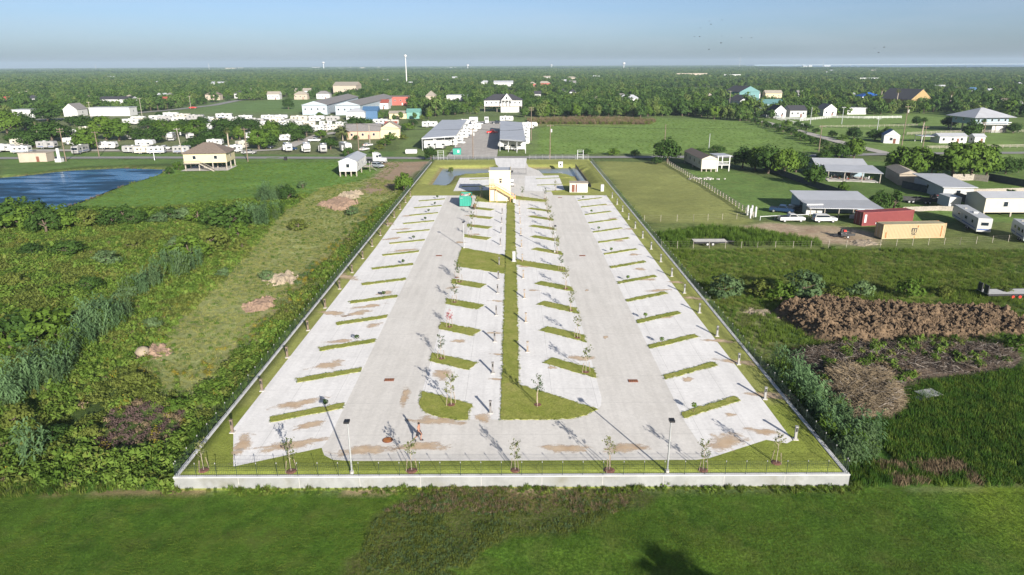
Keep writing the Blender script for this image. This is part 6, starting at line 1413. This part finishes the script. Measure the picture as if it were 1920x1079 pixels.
# ------------------------------------------------------------------ soil and brush heaps
def heap(name, label, cat, poly_px, h, m, res=.28, lumps=1.0, seed=3, z=0.0, parent=None):
    poly = PP(poly_px); a = np.array(poly); x0,y0 = a.min(0)-2.5; x1,y1 = a.max(0)+2.5
    xs = np.arange(x0,x1,res); ys = np.arange(y0,y1,res); X,Y = np.meshgrid(xs,ys)
    ins = inpoly(X,Y,poly).astype(float)
    k = max(2,int(.9/res))
    for _ in range(2):
        for ax in (0,1): ins = sum(np.roll(ins,s,ax) for s in range(-k,k+1))/(2*k+1)
    n1 = fbm(X,Y,.35 if h > .85 else 1.1,seed)
    if h <= .85 and res < .3: ins = np.clip(ins+(n1-.55)*1.5*(ins > .02),0,1)
    e = np.clip((ins-.12)/.6,0,1)
    n2 = fbm(X,Y,1.3,seed+5); n3 = vnoise(X,Y,3.1,seed+8)
    Z = e*h*(.45+1.0*n1)+e*lumps*(np.abs(n2-.5)*1.4+n3*.28-.2)*min(1,h)
    Z = np.where(ins > .1, Z, -.4)
    ny_,nx_ = X.shape; idx = np.arange(nx_*ny_).reshape(ny_,nx_); F = np.stack([idx[:-1,:-1],idx[:-1,1:],idx[1:,1:],idx[1:,:-1]],-1).reshape(-1,4)
    Z = np.where(ins > .1, Z-.06, Z); keep = (Z.ravel()[F] > -.39).any(1); me = bpy.data.meshes.new(name); me.from_pydata(np.stack([X,Y,Z+z],-1).reshape(-1,3).tolist(),[],F[keep].tolist()); me.materials.append(M[m])
    o = bpy.data.objects.new(name, me); C.objects.link(o); return tag(o, label, cat), (X,Y,Z,ins)
SOIL = []
SOIL.append(heap('dirt_pile','long heap of brown clodded soil right of the lot','soil heap',[(1455,585),(1500,572),(1560,570),(1620,578),(1690,586),(1760,588),(1760,620),(1690,632),(1600,640),(1550,642),(1500,612)],1.5,'dirt'))
SOIL.append(heap('dirt_pile','lower brown soil heap continuing toward the right edge','soil heap',[(1690,592),(1760,584),(1850,585),(1905,592),(1880,605),(1860,622),(1790,636),(1700,636)],1.1,'dirt',seed=14))
SOIL.append(heap('dirt_pile','small brown soil mound at the far right','soil heap',[(1875,610),(1925,604),(1940,624),(1890,626)],.9,'dirt',seed=24))
for k,(poly,h,m,lab) in enumerate([([(508,520),(530,514),(550,520),(545,532),(515,531)],.8,'sand','pale sand mound among the weeds left of the lot'),([(470,570),(495,562),(512,566),(505,580),(478,582)],.6,'pinksoil','pink soil mound left of the lot fence, nearest the pale sand'),([(272,660),(288,652),(304,662),(296,672),(276,672)],.6,'pinksoil','red-brown soil mound deep in the weeds'),([(600,385),(640,372),(665,380),(640,395)],.7,'pinksoil','pinkish mound near the dirt drive'),([(640,368),(662,360),(676,366),(660,374)],.8,'sand','tan gravel mound at the end of the dirt drive'),([(1395,577),(1440,582),(1450,592),(1410,588)],.25,'sand','pale bare patch beside the right fence'),([(1600,455),(1630,450),(1640,456),(1610,460)],.2,'sand','low sandy rise before the containers')]):
    heap('soil_mound',lab,'soil mound',poly,h,m,.2,.1,40+k)
o = thing('boulder','pale boulder beside the red-brown mound','rock',tuple(P(268,664)[:2])+(0,)); c = MB(); c.tube([(0,0,-.2),(0,0,.3),(.1,0,.75),(.1,0,.95)],[.7,.85,.6,.15],9); c.build('stone', M['sand'], o, smooth=True)
def clods(par, dat, n, seed):
    X,Y,Z,I = dat; r = np.random.default_rng(seed); ok = np.argwhere(I > .25); mb = MB()
    for k in range(n):
        i,j = ok[r.integers(len(ok))]; s = r.uniform(.08,.34)*(.6+.8*r.random()); c = np.array([X[i,j],Y[i,j],Z[i,j]+s*.2])
        v = np.array([(1,0,0),(-1,0,0),(0,1,0),(0,-1,0),(0,0,1),(0,0,-1)],float)*s*r.uniform(.6,1.2,(6,1))+r.normal(size=(6,3))*s*.2+c
        mb.add(v.tolist(),[(0,2,4),(2,1,4),(1,3,4),(3,0,4),(2,0,5),(1,2,5),(3,1,5),(0,3,5)])
    x = mb.build('clods', M['dirt'], par); x['kind'] = 'stuff'
for k,(o,dat) in enumerate(SOIL): clods(o,dat,[2600,1700,350][k],k)
o,(bX,bY,bZ,bI) = heap('brush_pile','wide grey brush pile of dead branches below the soil heaps','brush pile',[(1490,668),(1560,655),(1700,650),(1850,652),(1905,665),(1890,690),(1840,700),(1720,705),(1690,735),(1620,722),(1520,700)],.55,'stick',.4,1.0,51)
o2,(cX,cY,cZ,cI) = heap('brush_pile','tan heap of cut brush beside the cane','brush pile',[(1535,712),(1600,700),(1660,712),(1690,760),(1670,782),(1610,784),(1565,752)],1.1,'straw',.4,1.0,61)
def sticks(par, X, Y, Z, I, n, m, seed, L=(.5,1.6)):
    r = np.random.default_rng(seed); ok = np.argwhere(I > .3); mb = MB()
    for k in range(n):
        i,j = ok[r.integers(len(ok))]; c = np.array([X[i,j],Y[i,j],Z[i,j]+r.uniform(-.05,.3)]); a = r.uniform(0,6.28); el = r.uniform(-.5,.7); l = r.uniform(*L)/2
        d = np.array([math.cos(a)*math.cos(el),math.sin(a)*math.cos(el),math.sin(el)])*l; mb.bar(c-d,c+d,r.uniform(.012,.035))
    x = mb.build('branches', M[m], par); x['kind'] = 'stuff'
M['palestick'] = mat('bleached_wood', (.24,.21,.18), .95, .3, .5)
sticks(o,bX,bY,bZ,bI,4200,'stick',1,(.6,2.2)); sticks(o,bX,bY,bZ,bI,1500,'palestick',2); sticks(o2,cX,cY,cZ,cI,3600,'straw',3,(.6,1.8)); sticks(o2,cX,cY,cZ,cI,500,'palestick',4)
o = thing('sheet_metal','flat grey sheet lying in the dark grass','scrap sheet',tuple(P(1740,742)[:2])+(.3,),.3); MB().box((0,0,0),(2.2,1.5,.05)).build('sheet', M['grey'], o); MB().box((-1.5,-.5,-.08),(1.2,1.0,.04)).build('sheet', M['darkwood'], o)
o = thing('rubble','low heap of pale rubble in front of the mobile home','rubble',tuple(P(1325,336)[:2])+(0,)); r = random.Random(2)
for k in range(26): MB().box((r.gauss(0,2.2),r.gauss(0,.9),.12),(r.uniform(.3,.9),r.uniform(.3,.6),r.uniform(.15,.4)),r.uniform(0,3)).build('block', M['concrete'], o)
for k,(px,py) in enumerate([(1401,404),(1409,404),(1416,407),(1406,410)]):
    o = thing('gas_cylinder','white post at the corner of the diagonal fence, %s from the left' % ordw(k+1),'post',tuple(P(px,py)[:2])+(0,),0,'white posts at the fence corner'); MB().tube([(0,0,0),(0,0,2.2)],.22,10).build('shaft', M['white'], o); MB().tube([(0,0,2.2),(0,0,2.35)],[.22,.08],10).build('cap', M['galv'], o)

# ------------------------------------------------------------------ small plants, in their thousands
def weed_mesh(seed, leafk, n, rx, h, leaf, asp=1.8):
    r = np.random.default_rng(seed); d = r.normal(size=(n,3)); d[:,2] = abs(d[:,2]); d /= np.linalg.norm(d,axis=1,keepdims=True)
    p = d*np.array([rx,rx,h])*r.uniform(.35,1,size=(n,1)); q = d+r.normal(size=(n,3))*.4; q /= np.linalg.norm(q,axis=1,keepdims=True)
    return quads_mesh('weed', leaf_quads(p,q,leaf,r,asp), [M[leafk]])
def blade_mesh(seed, leafk, n, rx, h, wd, bend=.5):
    r = np.random.default_rng(seed); out = []
    for k in range(n):
        a = r.uniform(0,6.28); rr = rx*math.sqrt(r.random()); b = np.array([math.cos(a)*rr,math.sin(a)*rr,0]); H = h*r.uniform(.55,1.1); az = r.uniform(0,6.28)
        d = np.array([math.cos(az),math.sin(az),0]); s = np.array([-d[1],d[0],0])*wd*r.uniform(.6,1.3)/2; t = b+d*H*bend*r.uniform(.1,1)+np.array([0,0,H]); m_ = b+d*H*bend*.2+np.array([0,0,H*.6])
        out += [b-s*.7,b+s*.7,m_+s,m_-s, m_-s,m_+s,t+s*.15,t-s*.15]
    return quads_mesh('blades', np.array(out), [M[leafk]])
def cane_mesh(seed, h, lk='leaf_cane'):
    r = np.random.default_rng(seed); out = []
    for k in range(11):
        a = r.uniform(0,6.28); rr = 1.0*math.sqrt(r.random()); b = np.array([math.cos(a)*rr,math.sin(a)*rr,0]); H = h*r.uniform(.65,1.1); ln = np.array([r.normal()*.08,r.normal()*.08,1.0]); s = np.array([.025,0,0])
        out += [b-s,b+s,b+ln*H+s*.4,b+ln*H-s*.4]
        for q in range(13):
            z = H*(.25+.75*q/12); az = r.uniform(0,6.28); d = np.array([math.cos(az),math.sin(az),0]); w_ = np.array([-d[1],d[0],0])*.075; L = .75*r.uniform(.7,1.2); c = b+ln*z
            mid = c+d*L*.5+np.array([0,0,L*.35]); tip = c+d*L+np.array([0,0,L*.05])
            out += [c-w_*.5,c+w_*.5,mid+w_,mid-w_, mid-w_,mid+w_,tip+w_*.1,tip-w_*.1]
    return quads_mesh('cane', np.array(out), [M[lk]])
def off_things(p, rad=1.0):
    return p
def zof(p): return ground_z(p[:,0],p[:,1])-.03
wild_L = [(-140,47.6),(-27.6,47.6),(-27.6,176),(-30,190),(-60,176),(-75,168),(-98,160),(-140,152)]
pl = fill(wild_L, .95)
lawnL = PP([(120,392),(315,316),(470,302),(760,302),(700,350),(600,362),(520,372),(430,380),(300,392)])
track = PP([(600,352),(700,335),(760,340),(745,366),(650,452),(560,548),(480,640),(370,740),(310,740),(270,690),(340,600),(460,480),(530,400)])
pond2 = grow(POND,2.0)
intr = inpoly(pl[:,0],pl[:,1],track); inl = inpoly(pl[:,0],pl[:,1],lawnL)|inpoly(pl[:,0],pl[:,1],pond2)
nz = fbm(pl[:,0],pl[:,1],.09,71); nz2 = fbm(pl[:,0],pl[:,1],.2,81)
mounds = np.zeros(len(pl),bool)
for cx_,cy_,rr in [(P(528,523).x,P(528,523).y,1.6),(P(490,572).x,P(490,572).y,1.8),(P(468,552).x,P(468,552).y,1.2),(P(288,662).x,P(288,662).y,1.2),(P(172,775).x,P(172,775).y,1.3),(P(508,587).x,P(508,587).y,.9),(P(268,664).x,P(268,664).y,1.0),(P(400,560).x,P(400,560).y,1.2),(P(578,472).x,P(578,472).y,1.2),(P(640,382).x,P(640,382).y,2.6)]:
    mounds |= (pl[:,0]-cx_)**2+((pl[:,1]-cy_)*.8)**2 < rr*rr
ok = ~inl & ~mounds
dry = inpoly(pl[:,0],pl[:,1],PP([(160,860),(210,770),(300,735),(350,780),(330,830),(250,850)])) & (nz2 > .42)
W1 = [weed_mesh(1,'leaf_weed',110,.75,.75,.2),weed_mesh(2,'leaf_olive',110,.8,.6,.2),weed_mesh(3,'leaf_weed',120,.9,1.0,.22),weed_mesh(4,'leaf_lime',110,.7,.7,.22)]
W2 = [weed_mesh(5,'leaf_gold',90,.6,.9,.13),weed_mesh(6,'leaf_weed',90,.6,.7,.16)]
k = ok & ~intr & ~dry & (rng.random(len(pl)) < .95)
s = .55+nz[k]*1.0+rng.uniform(-.2,.3,k.sum()); kd = np.where(nz2[k] < .42,1,np.where(nz2[k] > .58,rng.choice([2,3],k.sum()),rng.choice([0,0,2],k.sum())))
scatter('scrub_weeds','dense mixed green weeds and scrub left of the lot','weeds',pl[k],W1,s,kd,zof(pl[k]))
tq = fill(track,.5); tn = fbm(tq[:,0],tq[:,1],.3,161); tk = (tn+rng.uniform(-.1,.1,len(tq)) > .36) & (tq[:,0] < -28); tq = tq[tk]
scatter('track_grass','thin pale grass over the track left of the lot','grass',tq,[blade_mesh(71,'leaf_strip',26,.3,.22,.035,1.0),blade_mesh(72,'leaf_sap',22,.3,.2,.035,1.0),blade_mesh(73,'leaf_strip',26,.3,.22,.035,1.0),blade_mesh(74,'leaf_lime',26,.3,.25,.03,.9)],rng.uniform(.5,1.3,len(tq)),None,zof(tq),.12)
k = ok & intr & (rng.random(len(pl)) < .35) & (nz2 > .42)
scatter('track_weeds','sparse low weeds on the pale track left of the lot','weeds',pl[k],[W1[3],weed_mesh(9,'leaf_sage',80,.6,.4,.15),weed_mesh(10,'leaf_strip',80,.6,.35,.14),weed_mesh(19,'leaf_sap',80,.6,.4,.14)],rng.uniform(.25,.6,k.sum()),None,zof(pl[k]))
gold = PP([(240,760),(250,680),(330,690),(430,640),(520,560),(600,500),(690,400),(725,390),(600,560),(500,690),(400,800),(330,820)])
k = ok & inpoly(pl[:,0],pl[:,1],gold) & (rng.random(len(pl)) < .5) & (nz2 > .4)
scatter('goldenrod','yellow-flowering weeds along the left fence','weeds',pl[k]+rng.uniform(-.4,.4,(k.sum(),2)),W2,rng.uniform(.4,.85,k.sum()),None,zof(pl[k]))
td = fill(PP([(455,640),(520,560),(600,480),(690,395),(735,372),(720,415),(640,505),(560,595),(480,690),(400,700)]),.75); td = td[(td[:,0] < -28.2) & (fbm(td[:,0],td[:,1],.25,201)+rng.uniform(-.1,.1,len(td)) > .47)]
scatter('track_flowers','yellowish and tawny weeds on the bare ground beside the left fence','weeds',td,[weed_mesh(111,'leaf_gold',80,.6,.6,.12),weed_mesh(112,'leaf_sap',80,.6,.5,.14),weed_mesh(113,'leaf_sage',90,.7,.6,.15),weed_mesh(114,'leaf_lime',90,.7,.6,.16)],rng.uniform(.4,1.1,len(td)),None,zof(td))
scatter('dead_weeds','purplish-brown dead weeds in the lower left scrub','weeds',pl[dry],[weed_mesh(7,'leaf_purple',90,.7,.6,.16),weed_mesh(8,'leaf_dry',80,.6,.5,.16)],rng.uniform(.6,1.1,dry.sum()),rng.choice([0,0,1],dry.sum()),zof(pl[dry]))
nx_ = (rng.random(len(pl)) < .10) & ok & ~intr
scatter('seed_heads','tawny dry stalks scattered through the left scrub','weeds',pl[nx_],[weed_mesh(17,'leaf_dry',70,.6,.8,.13),weed_mesh(18,'leaf_gold',70,.5,.9,.12)],rng.uniform(.6,1.2,nx_.sum()),None,zof(pl[nx_]))
edgeL = fill([(-28.6,50),(-27.5,50),(-27.5,170),(-28.6,170)],.6)
scatter('fence_weeds','bright green tall weeds crowding the outside of the left fence','weeds',edgeL,[W1[3],W1[0],blade_mesh(3,'leaf_lime',40,.4,1.2,.06)],rng.uniform(.8,1.4,len(edgeL)),None,zof(edgeL))
edgeR = fill([(27.4,72),(28.8,72),(28.8,190),(27.4,190)],.8); edgeR = edgeR[fbm(edgeR[:,0],edgeR[:,1],.15,141) > .42]
scatter('fence_weeds','green weeds along the outside of the right fence','weeds',edgeR,[W1[3],W1[0],blade_mesh(4,'leaf_grass',40,.4,.9,.06)],rng.uniform(.5,1.1,len(edgeR)),None,zof(edgeR))
# giant cane
CN = [cane_mesh(1,3.4),cane_mesh(2,3.9),cane_mesh(3,3.0),cane_mesh(4,2.8,'leaf_lime'),cane_mesh(5,3.3,'leaf_sage'),weed_mesh(77,'leaf_weed',140,1.2,1.4,.25)]
def band(pts_px, width, step, dens=1.0):
    pts = [P(*a) for a in pts_px]; out = []
    for a, b in zip(pts[:-1], pts[1:]):
        L = (b-a).length; n = int(L/step)
        for k in range(n):
            p = a+(b-a)*k/n; d = (b-a).normalized()
            for q in range(max(1,int(width/step*dens))): o_ = rng.uniform(-width/2,width/2); out.append((p.x-d.y*o_+rng.uniform(-.5,.5),p.y+d.x*o_+rng.uniform(-.5,.5)))
    return np.array(out)
cn = np.concatenate([band([(-120,800),(-20,760),(40,738),(95,706)],5.5,1.0,.8),band([(95,706),(150,650),(190,622)],3.0,1.0,.7),band([(190,622),(225,596)],4.0,.9),band([(255,560),(290,535)],3,1.1),band([(322,520),(352,500)],4,.9),band([(478,425),(512,402)],5,1.0),band([(505,380),(530,366)],5,1.2),band([(60,880),(95,870)],1.5,1.3)])
scatter('giant_cane','blue-green giant cane in a broken line through the left scrub','cane',cn,CN,rng.uniform(.6,1.25,len(cn)),None,zof(cn),.1)
cr = fill([(27.9,50.2),(29.8,49.8),(32.2,53),(32.6,57),(31.8,60),(30.6,62.5),(31.0,66),(29.5,69),(27.9,70)],.8); cr = cr[fbm(cr[:,0],cr[:,1],.5,171) > .36]
scatter('giant_cane','blue-green giant cane against the right fence','cane',cr,CN,rng.uniform(.4,.95,len(cr)),None,zof(cr),.12)
bw = np.stack([rng.uniform(31,64,900),rng.uniform(64,86,900)],1); bwp = PP([(1490,660),(1560,648),(1850,645),(1905,665),(1890,705),(1720,712),(1690,795),(1600,792),(1520,705)])
bw = bw[inpoly(bw[:,0],bw[:,1],bwp)]; bw = bw[fbm(bw[:,0],bw[:,1],.35,191) > .5]
scatter('brush_weeds','green weeds growing through the brush piles','weeds',bw,[W1[0],W1[3],weed_mesh(92,'leaf_dry',70,.7,.5,.16)],rng.uniform(.5,1.0,len(bw)),None,zof(bw)+.75)
def ccw(p_): return p_ if sum(p_[i][0]*p_[(i+1)%len(p_)][1]-p_[(i+1)%len(p_)][0]*p_[i][1] for i in range(len(p_))) > 0 else p_[::-1]
ls = []
for p_ in LAWNS:
    if min(v[1] for v in p_) < 112:
        for a_, b_ in zip(p_, list(p_[1:])+[p_[0]]):
            a_, b_ = np.array(a_), np.array(b_); n_b = int(np.linalg.norm(b_-a_)/.13)
            if n_b: ls.append(a_+(b_-a_)*rng.random((n_b,1))+rng.normal(0,.07,(n_b,2)))
ls = np.concatenate(ls); ls = ls[ls[:,1] < 118]; lz_ = np.full(len(ls),LZ+.03)
scatter('strip_grass','ragged grass along the edges of the lawn strips in the lot','grass',ls,[blade_mesh(95,'leaf_strip',14,.13,.06,.02,.8),blade_mesh(96,'leaf_strip',14,.15,.05,.02,.8),blade_mesh(97,'leaf_lime',14,.13,.07,.02,.8)],rng.uniform(.6,1.4,len(ls)),None,lz_)
# grass
G1 = [blade_mesh(11,'leaf_grass',34,.3,.5,.03),blade_mesh(12,'leaf_olive',30,.3,.45,.03),blade_mesh(13,'leaf_lime',30,.3,.55,.03)]
G2 = [blade_mesh(14,'leaf_dark',34,.3,.55,.03),blade_mesh(15,'leaf_grass',34,.3,.5,.03)]
rf_ = PP([(1222,470),(1990,468),(1990,655),(1370,655),(1300,560)]); q = fill(rf_,.62); nzq = fbm(q[:,0],q[:,1],.15,91)
kk = (q[:,0] > 27.6) & (rng.random(len(q)) < .75); q = q[kk]; nzq = nzq[kk]
scatter('rough_grass','rough olive grass in the field right of the lot','grass',q,G1,.55+nzq*.9,np.where(nzq > .55,0,np.where(nzq > .45,1,2)),zof(q),.12)
q = fill(PP([(1425,720),(1520,760),(1600,790),(1680,790),(1700,720),(1950,690),(1950,912),(1600,912)]),.42); q = q[(q[:,0] > 27.8)]
kk = ~((q[:,0] < 33) & (q[:,1] > 50.5) & (q[:,1] < 70)); q = q[kk]
nzq = fbm(q[:,0],q[:,1],.25,95)
scatter('tall_grass','dark lush tall grass at the lower right','grass',q,G2+[blade_mesh(16,'leaf_dry',26,.3,.5,.03)],.8+nzq*.9,np.where((q[:,1] < 50.5) & (nzq > .5) & (q[:,0] > 31) & (q[:,0] < 38),2,rng.integers(0,2,len(q))),zof(q),.15)
q = fill(PP([(1370,655),(1490,655),(1530,705),(1450,700)]),.6); scatter('rough_grass','thin pale grass between the right fence and the soil heaps','grass',q,G1,rng.uniform(.4,.8,len(q)),None,zof(q),.12)
q = fill(PP([(1235,440),(1330,428),(1440,438),(1540,455),(1540,463),(1240,464)]),.7); tl = P(1333,458); q = q[(np.abs(q[:,0]-tl.x) > 4.2)|(np.abs(q[:,1]-tl.y) > 4.5)]; scatter('reed_grass','tall bright green grass beside the flatbed trailer','grass',q,[blade_mesh(21,'leaf_lime',40,.5,1.3,.05)],rng.uniform(.6,1.2,len(q)),None,zof(q),.1)
fg = [(-48,33.5),(48,33.5),(48,46.6),(-48,46.6)]; q = fill(fg,.23); nzq = fbm(q[:,0],q[:,1],.2,101)
scatter('mown_lawn','short mown grass across the foreground','grass',q,[blade_mesh(31,'leaf_grass',16,.14,.07,.018,.8),blade_mesh(32,'leaf_dark',16,.14,.08,.018,.8),blade_mesh(33,'leaf_lime',14,.14,.06,.018,.8)],.7+nzq*.6,np.where(nzq < .42,1,np.where(nzq > .6,2,0)),zof(q)+.02,.1)
dp = PP([(735,928),(800,915),(1190,912),(1230,930),(1150,965),(1090,1000),(960,1000),(900,1040),(860,1090),(660,1090),(690,1000),(715,960)])
q = fill(dp,.2); wq = q+np.stack([(fbm(q[:,0],q[:,1],.5,111)-.5)*4,(fbm(q[:,0],q[:,1],.5,113)-.5)*4],1); q = q[inpoly(wq[:,0],wq[:,1],dp)]; nzq = fbm(q[:,0],q[:,1],.4,115)
kk = nzq+rng.uniform(-.12,.12,len(q)) > .42; q = q[kk]; nzq = nzq[kk]
scatter('long_grass','patch of longer dark and tawny grass in the mown foreground','grass',q,[blade_mesh(41,'leaf_olive',24,.18,.16,.022,.9),blade_mesh(42,'leaf_sage',20,.16,.18,.02,.9),blade_mesh(43,'leaf_dry',20,.16,.18,.02,.9)],.6+nzq*.9,np.where((q[:,1] > 44) & (rng.random(len(q)) < .45),2,rng.choice([0,0,1],len(q))),zof(q)+.02,.15)
x_ = rng.uniform(LX0-1,LX1+1.5,1500); q = np.stack([x_,LY0-.12-rng.random(1500)**2*.9],1); kk = fbm(q[:,0],q[:,0]*0,.3,121)+rng.uniform(-.3,.3,1500) > .45; q = q[kk]
scatter('wall_weeds','grass and weeds along the foot of the front wall','weeds',q,[blade_mesh(51,'leaf_grass',30,.2,.4,.03),blade_mesh(52,'leaf_olive',30,.2,.35,.03),weed_mesh(53,'leaf_weed',60,.3,.4,.1)],rng.uniform(.25,.8,len(q))*np.where(rng.random(len(q)) < .08,2.0,1),None,zof(q),.12)
q = fill(PP([(-60,905),(325,900),(330,918),(-60,935)]),.4); q = q[q[:,0] < -27.6]; scatter('scrub_edge_grass','ragged grass at the lower edge of the left scrub','grass',q,G2+[G1[1]],rng.uniform(.5,1.2,len(q)),None,zof(q),.15)
bk = []
for i in range(len(POND)):
    a_, b_ = np.array(POND[i]), np.array(POND[(i+1)%len(POND)]); n_b = int(np.linalg.norm(b_-a_)/.5)
    bk += [a_+(b_-a_)*rng.random()+rng.normal(0,.7,2) for _ in range(n_b)]
bk = np.array(bk); bk = bk[(bk[:,0] > -190) & (fbm(bk[:,0],bk[:,1],.12,181) > .4)]
scatter('bank_growth','weeds and dry grass along the pond bank','weeds',bk,[blade_mesh(81,'leaf_dry',26,.5,.5,.05),blade_mesh(82,'leaf_grass',26,.5,.6,.05),weed_mesh(83,'leaf_weed',50,.5,.4,.15)],rng.uniform(.5,1.2,len(bk)),None,zof(bk)+.05)
lw = np.concatenate([fill(lawnL,1.6),fill(PP([(1005,228),(1240,223),(1400,230),(1545,268),(1540,285),(1010,290)]),2.6)]); scatter('meadow_tufts','grass tufts over the mown meadows','grass',lw,[weed_mesh(61,'leaf_lime',30,.7,.16,.16),weed_mesh(62,'leaf_grass',30,.7,.18,.16)],rng.uniform(.6,1.3,len(lw)),None,zof(lw))
rd = fill(PP([(985,226),(1090,223),(1180,224),(1230,228),(1220,234),(1000,233)]),1.5); scatter('tawny_reeds','tawny reeds along the far edge of the wide field','reeds',rd,[blade_mesh(63,'leaf_dry',40,.9,2.0,.1),blade_mesh(64,'leaf_olive',40,.9,1.6,.1)],rng.uniform(.7,1.2,len(rd)),None,zof(rd))

# ------------------------------------------------------------------ the woods to the horizon
NOWOOD = [PP(a) for a in [[(-300,300),(-300,228),(0,224),(110,218),(240,213),(330,205),(420,190),(600,186),(745,194),(770,205),(800,222),(860,216),(905,213),(990,213),(1010,221),(1240,218),(1400,220),(1430,224),(1500,221),(1600,218),(1690,215),(1780,213),(1800,222),(1900,222),(2300,215),(2300,300)],[(1228,166),(1440,161),(1452,170),(1240,178)],[(870,205),(985,205),(985,214),(870,214)]]]
def woods(D0, D1, sp):
    a = math.radians(43); N = int(1.5*(D1**2-D0**2)*a/sp**2); rr = np.sqrt(rng.uniform(D0**2,D1**2,N)); th = rng.uniform(-a,a,N)
    p = np.stack([rr*np.sin(th),rr*np.cos(th)],1)
    # drop near neighbours on a grid so that the trees do not pile up
    cell = np.floor(p/sp).astype(np.int64); _, ix = np.unique(cell[:,0]*1000003+cell[:,1], return_index=True); p = p[ix]
    k = np.ones(len(p),bool)
    for poly in NOWOOD: k &= ~inpoly(p[:,0],p[:,1],poly)
    k &= ~inpoly(p[:,0],p[:,1],bay)
    for x0,x1,y0,y1 in WOODKEEP:
        D = y1; k &= ~((p[:,0] > x0) & (p[:,0] < x1) & (p[:,1] > y0) & (p[:,1] < y1))
    k &= vnoise(p[:,0],p[:,1],.02,131)+vnoise(p[:,0],p[:,1],.006,133)*.6 > (.36 if D1 < 1500 else .46)
    return p[k]
def woodtree(seed, lk, h, rx, nc, nl, leaf):
    cv = crown_verts(seed, rx*.85, h*.44, h*.52, nc, nl, leaf); tb = MB().tube([(0,0,-.2),(0,0,h*.5)],[.2,.1],5); return quads_mesh('wood_tree', cv, [M[lk],M['bark']], tb)
WT1 = [woodtree(201,'leaf_wood',6.5,3.6,26,22,.7),woodtree(202,'leaf_oak',6.0,3.9,26,22,.7),woodtree(203,'leaf_wood',7.5,3.2,26,22,.7),woodtree(204,'leaf_lime',5.5,3.4,24,22,.65)]
WT2 = [woodtree(211,'leaf_wood',6.5,4.4,16,14,1.25),woodtree(212,'leaf_oak',6.0,4.6,16,14,1.25),woodtree(213,'leaf_wood',7.5,4.0,16,14,1.2)]
def grove(seed, lk):
    r = np.random.default_rng(seed); out = []
    for k in range(46):
        v = crown_verts(seed*100+k,4.5,3.0,3.8,6,7,2.2); v = v+np.array([r.uniform(-30,30),r.uniform(-30,30),r.uniform(-.8,1.2)]); out.append(v)
    return quads_mesh('grove', np.concatenate(out), [M[lk]])
p = woods(330,1250,7.0); scatter('woodland','low green coastal woodland spreading beyond the fields','woods',p,WT1,rng.uniform(.5,1.45,len(p))*np.where(rng.random(len(p)) < .12,1.25,1),rng.choice([0,0,1,2,3],len(p)))
p = woods(1250,3200,9.0); scatter('far_woodland','distant continuous woodland below the horizon','woods',p,WT2,rng.uniform(.5,1.45,len(p)))
p = woods(3200,10900,46.0); scatter('horizon_woodland','hazy woodland along the horizon','woods',p,[grove(1,'leaf_wood'),grove(2,'leaf_oak')],rng.uniform(.6,1.5,len(p)),None,None,.03)

# ------------------------------------------------------------------ birds
def bird():
    t = thing('bird', '', 'bird'); b = MB(); b.tube([(-.2,0,0),(-.05,0,.01),(.1,0,.0),(.2,0,.02),(.27,0,.01)],[.015,.05,.06,.04,.008],6); b.build('body', M['hair'], t)
    for s in (-1,1): MB().add([(.08,0,.02),(-.08,0,.02),(-.06,s*.3,.1),(.07,s*.28,.11),(-.08,s*.62,.05)],[(0,1,2,3),(3,2,4)]).build('wing', M['hair'], t)
    return t
BP = [(1330,40),(1354,38),(1333,46),(1313,53),(1302,69),(1312,69),(1353,68),(1390,71),(1409,71),(1352,81),(1329,93),(1640,91),(1658,89),(1647,99)]
for k,(px,py) in enumerate(sorted(BP)):
    d = CR3 @ np.array([(px-960)/FPX, -(py-539.5)/FPX, -1.0]); s = random.uniform(215,260)/d[1]
    inst('bird', bird, (d[0]*s,d[1]*s,CAM_H+d[2]*s), random.uniform(0,6.28), 'dark bird in flight above the woods, %s from the left' % ordw(k+1), 'birds in the sky', random.uniform(1.0,1.5))

# ------------------------------------------------------------------ hazy air
hm = bpy.data.materials.new('haze_air'); hm.use_nodes = True; n_ = hm.node_tree.nodes; n_.remove(n_['Principled BSDF'])
pv = n_.new('ShaderNodeVolumePrincipled'); pv.inputs['Color'].default_value = (.5,.64,.78,1); pv.inputs['Density'].default_value = 1.0e-4; pv.inputs['Anisotropy'].default_value = .0
hm.node_tree.links.new(pv.outputs[0], n_['Material Output'].inputs['Volume'])
hz = MB().b2(-11700,11700,-400,11500,-3,90).build('haze', hm); tag(hz, kind='stuff')
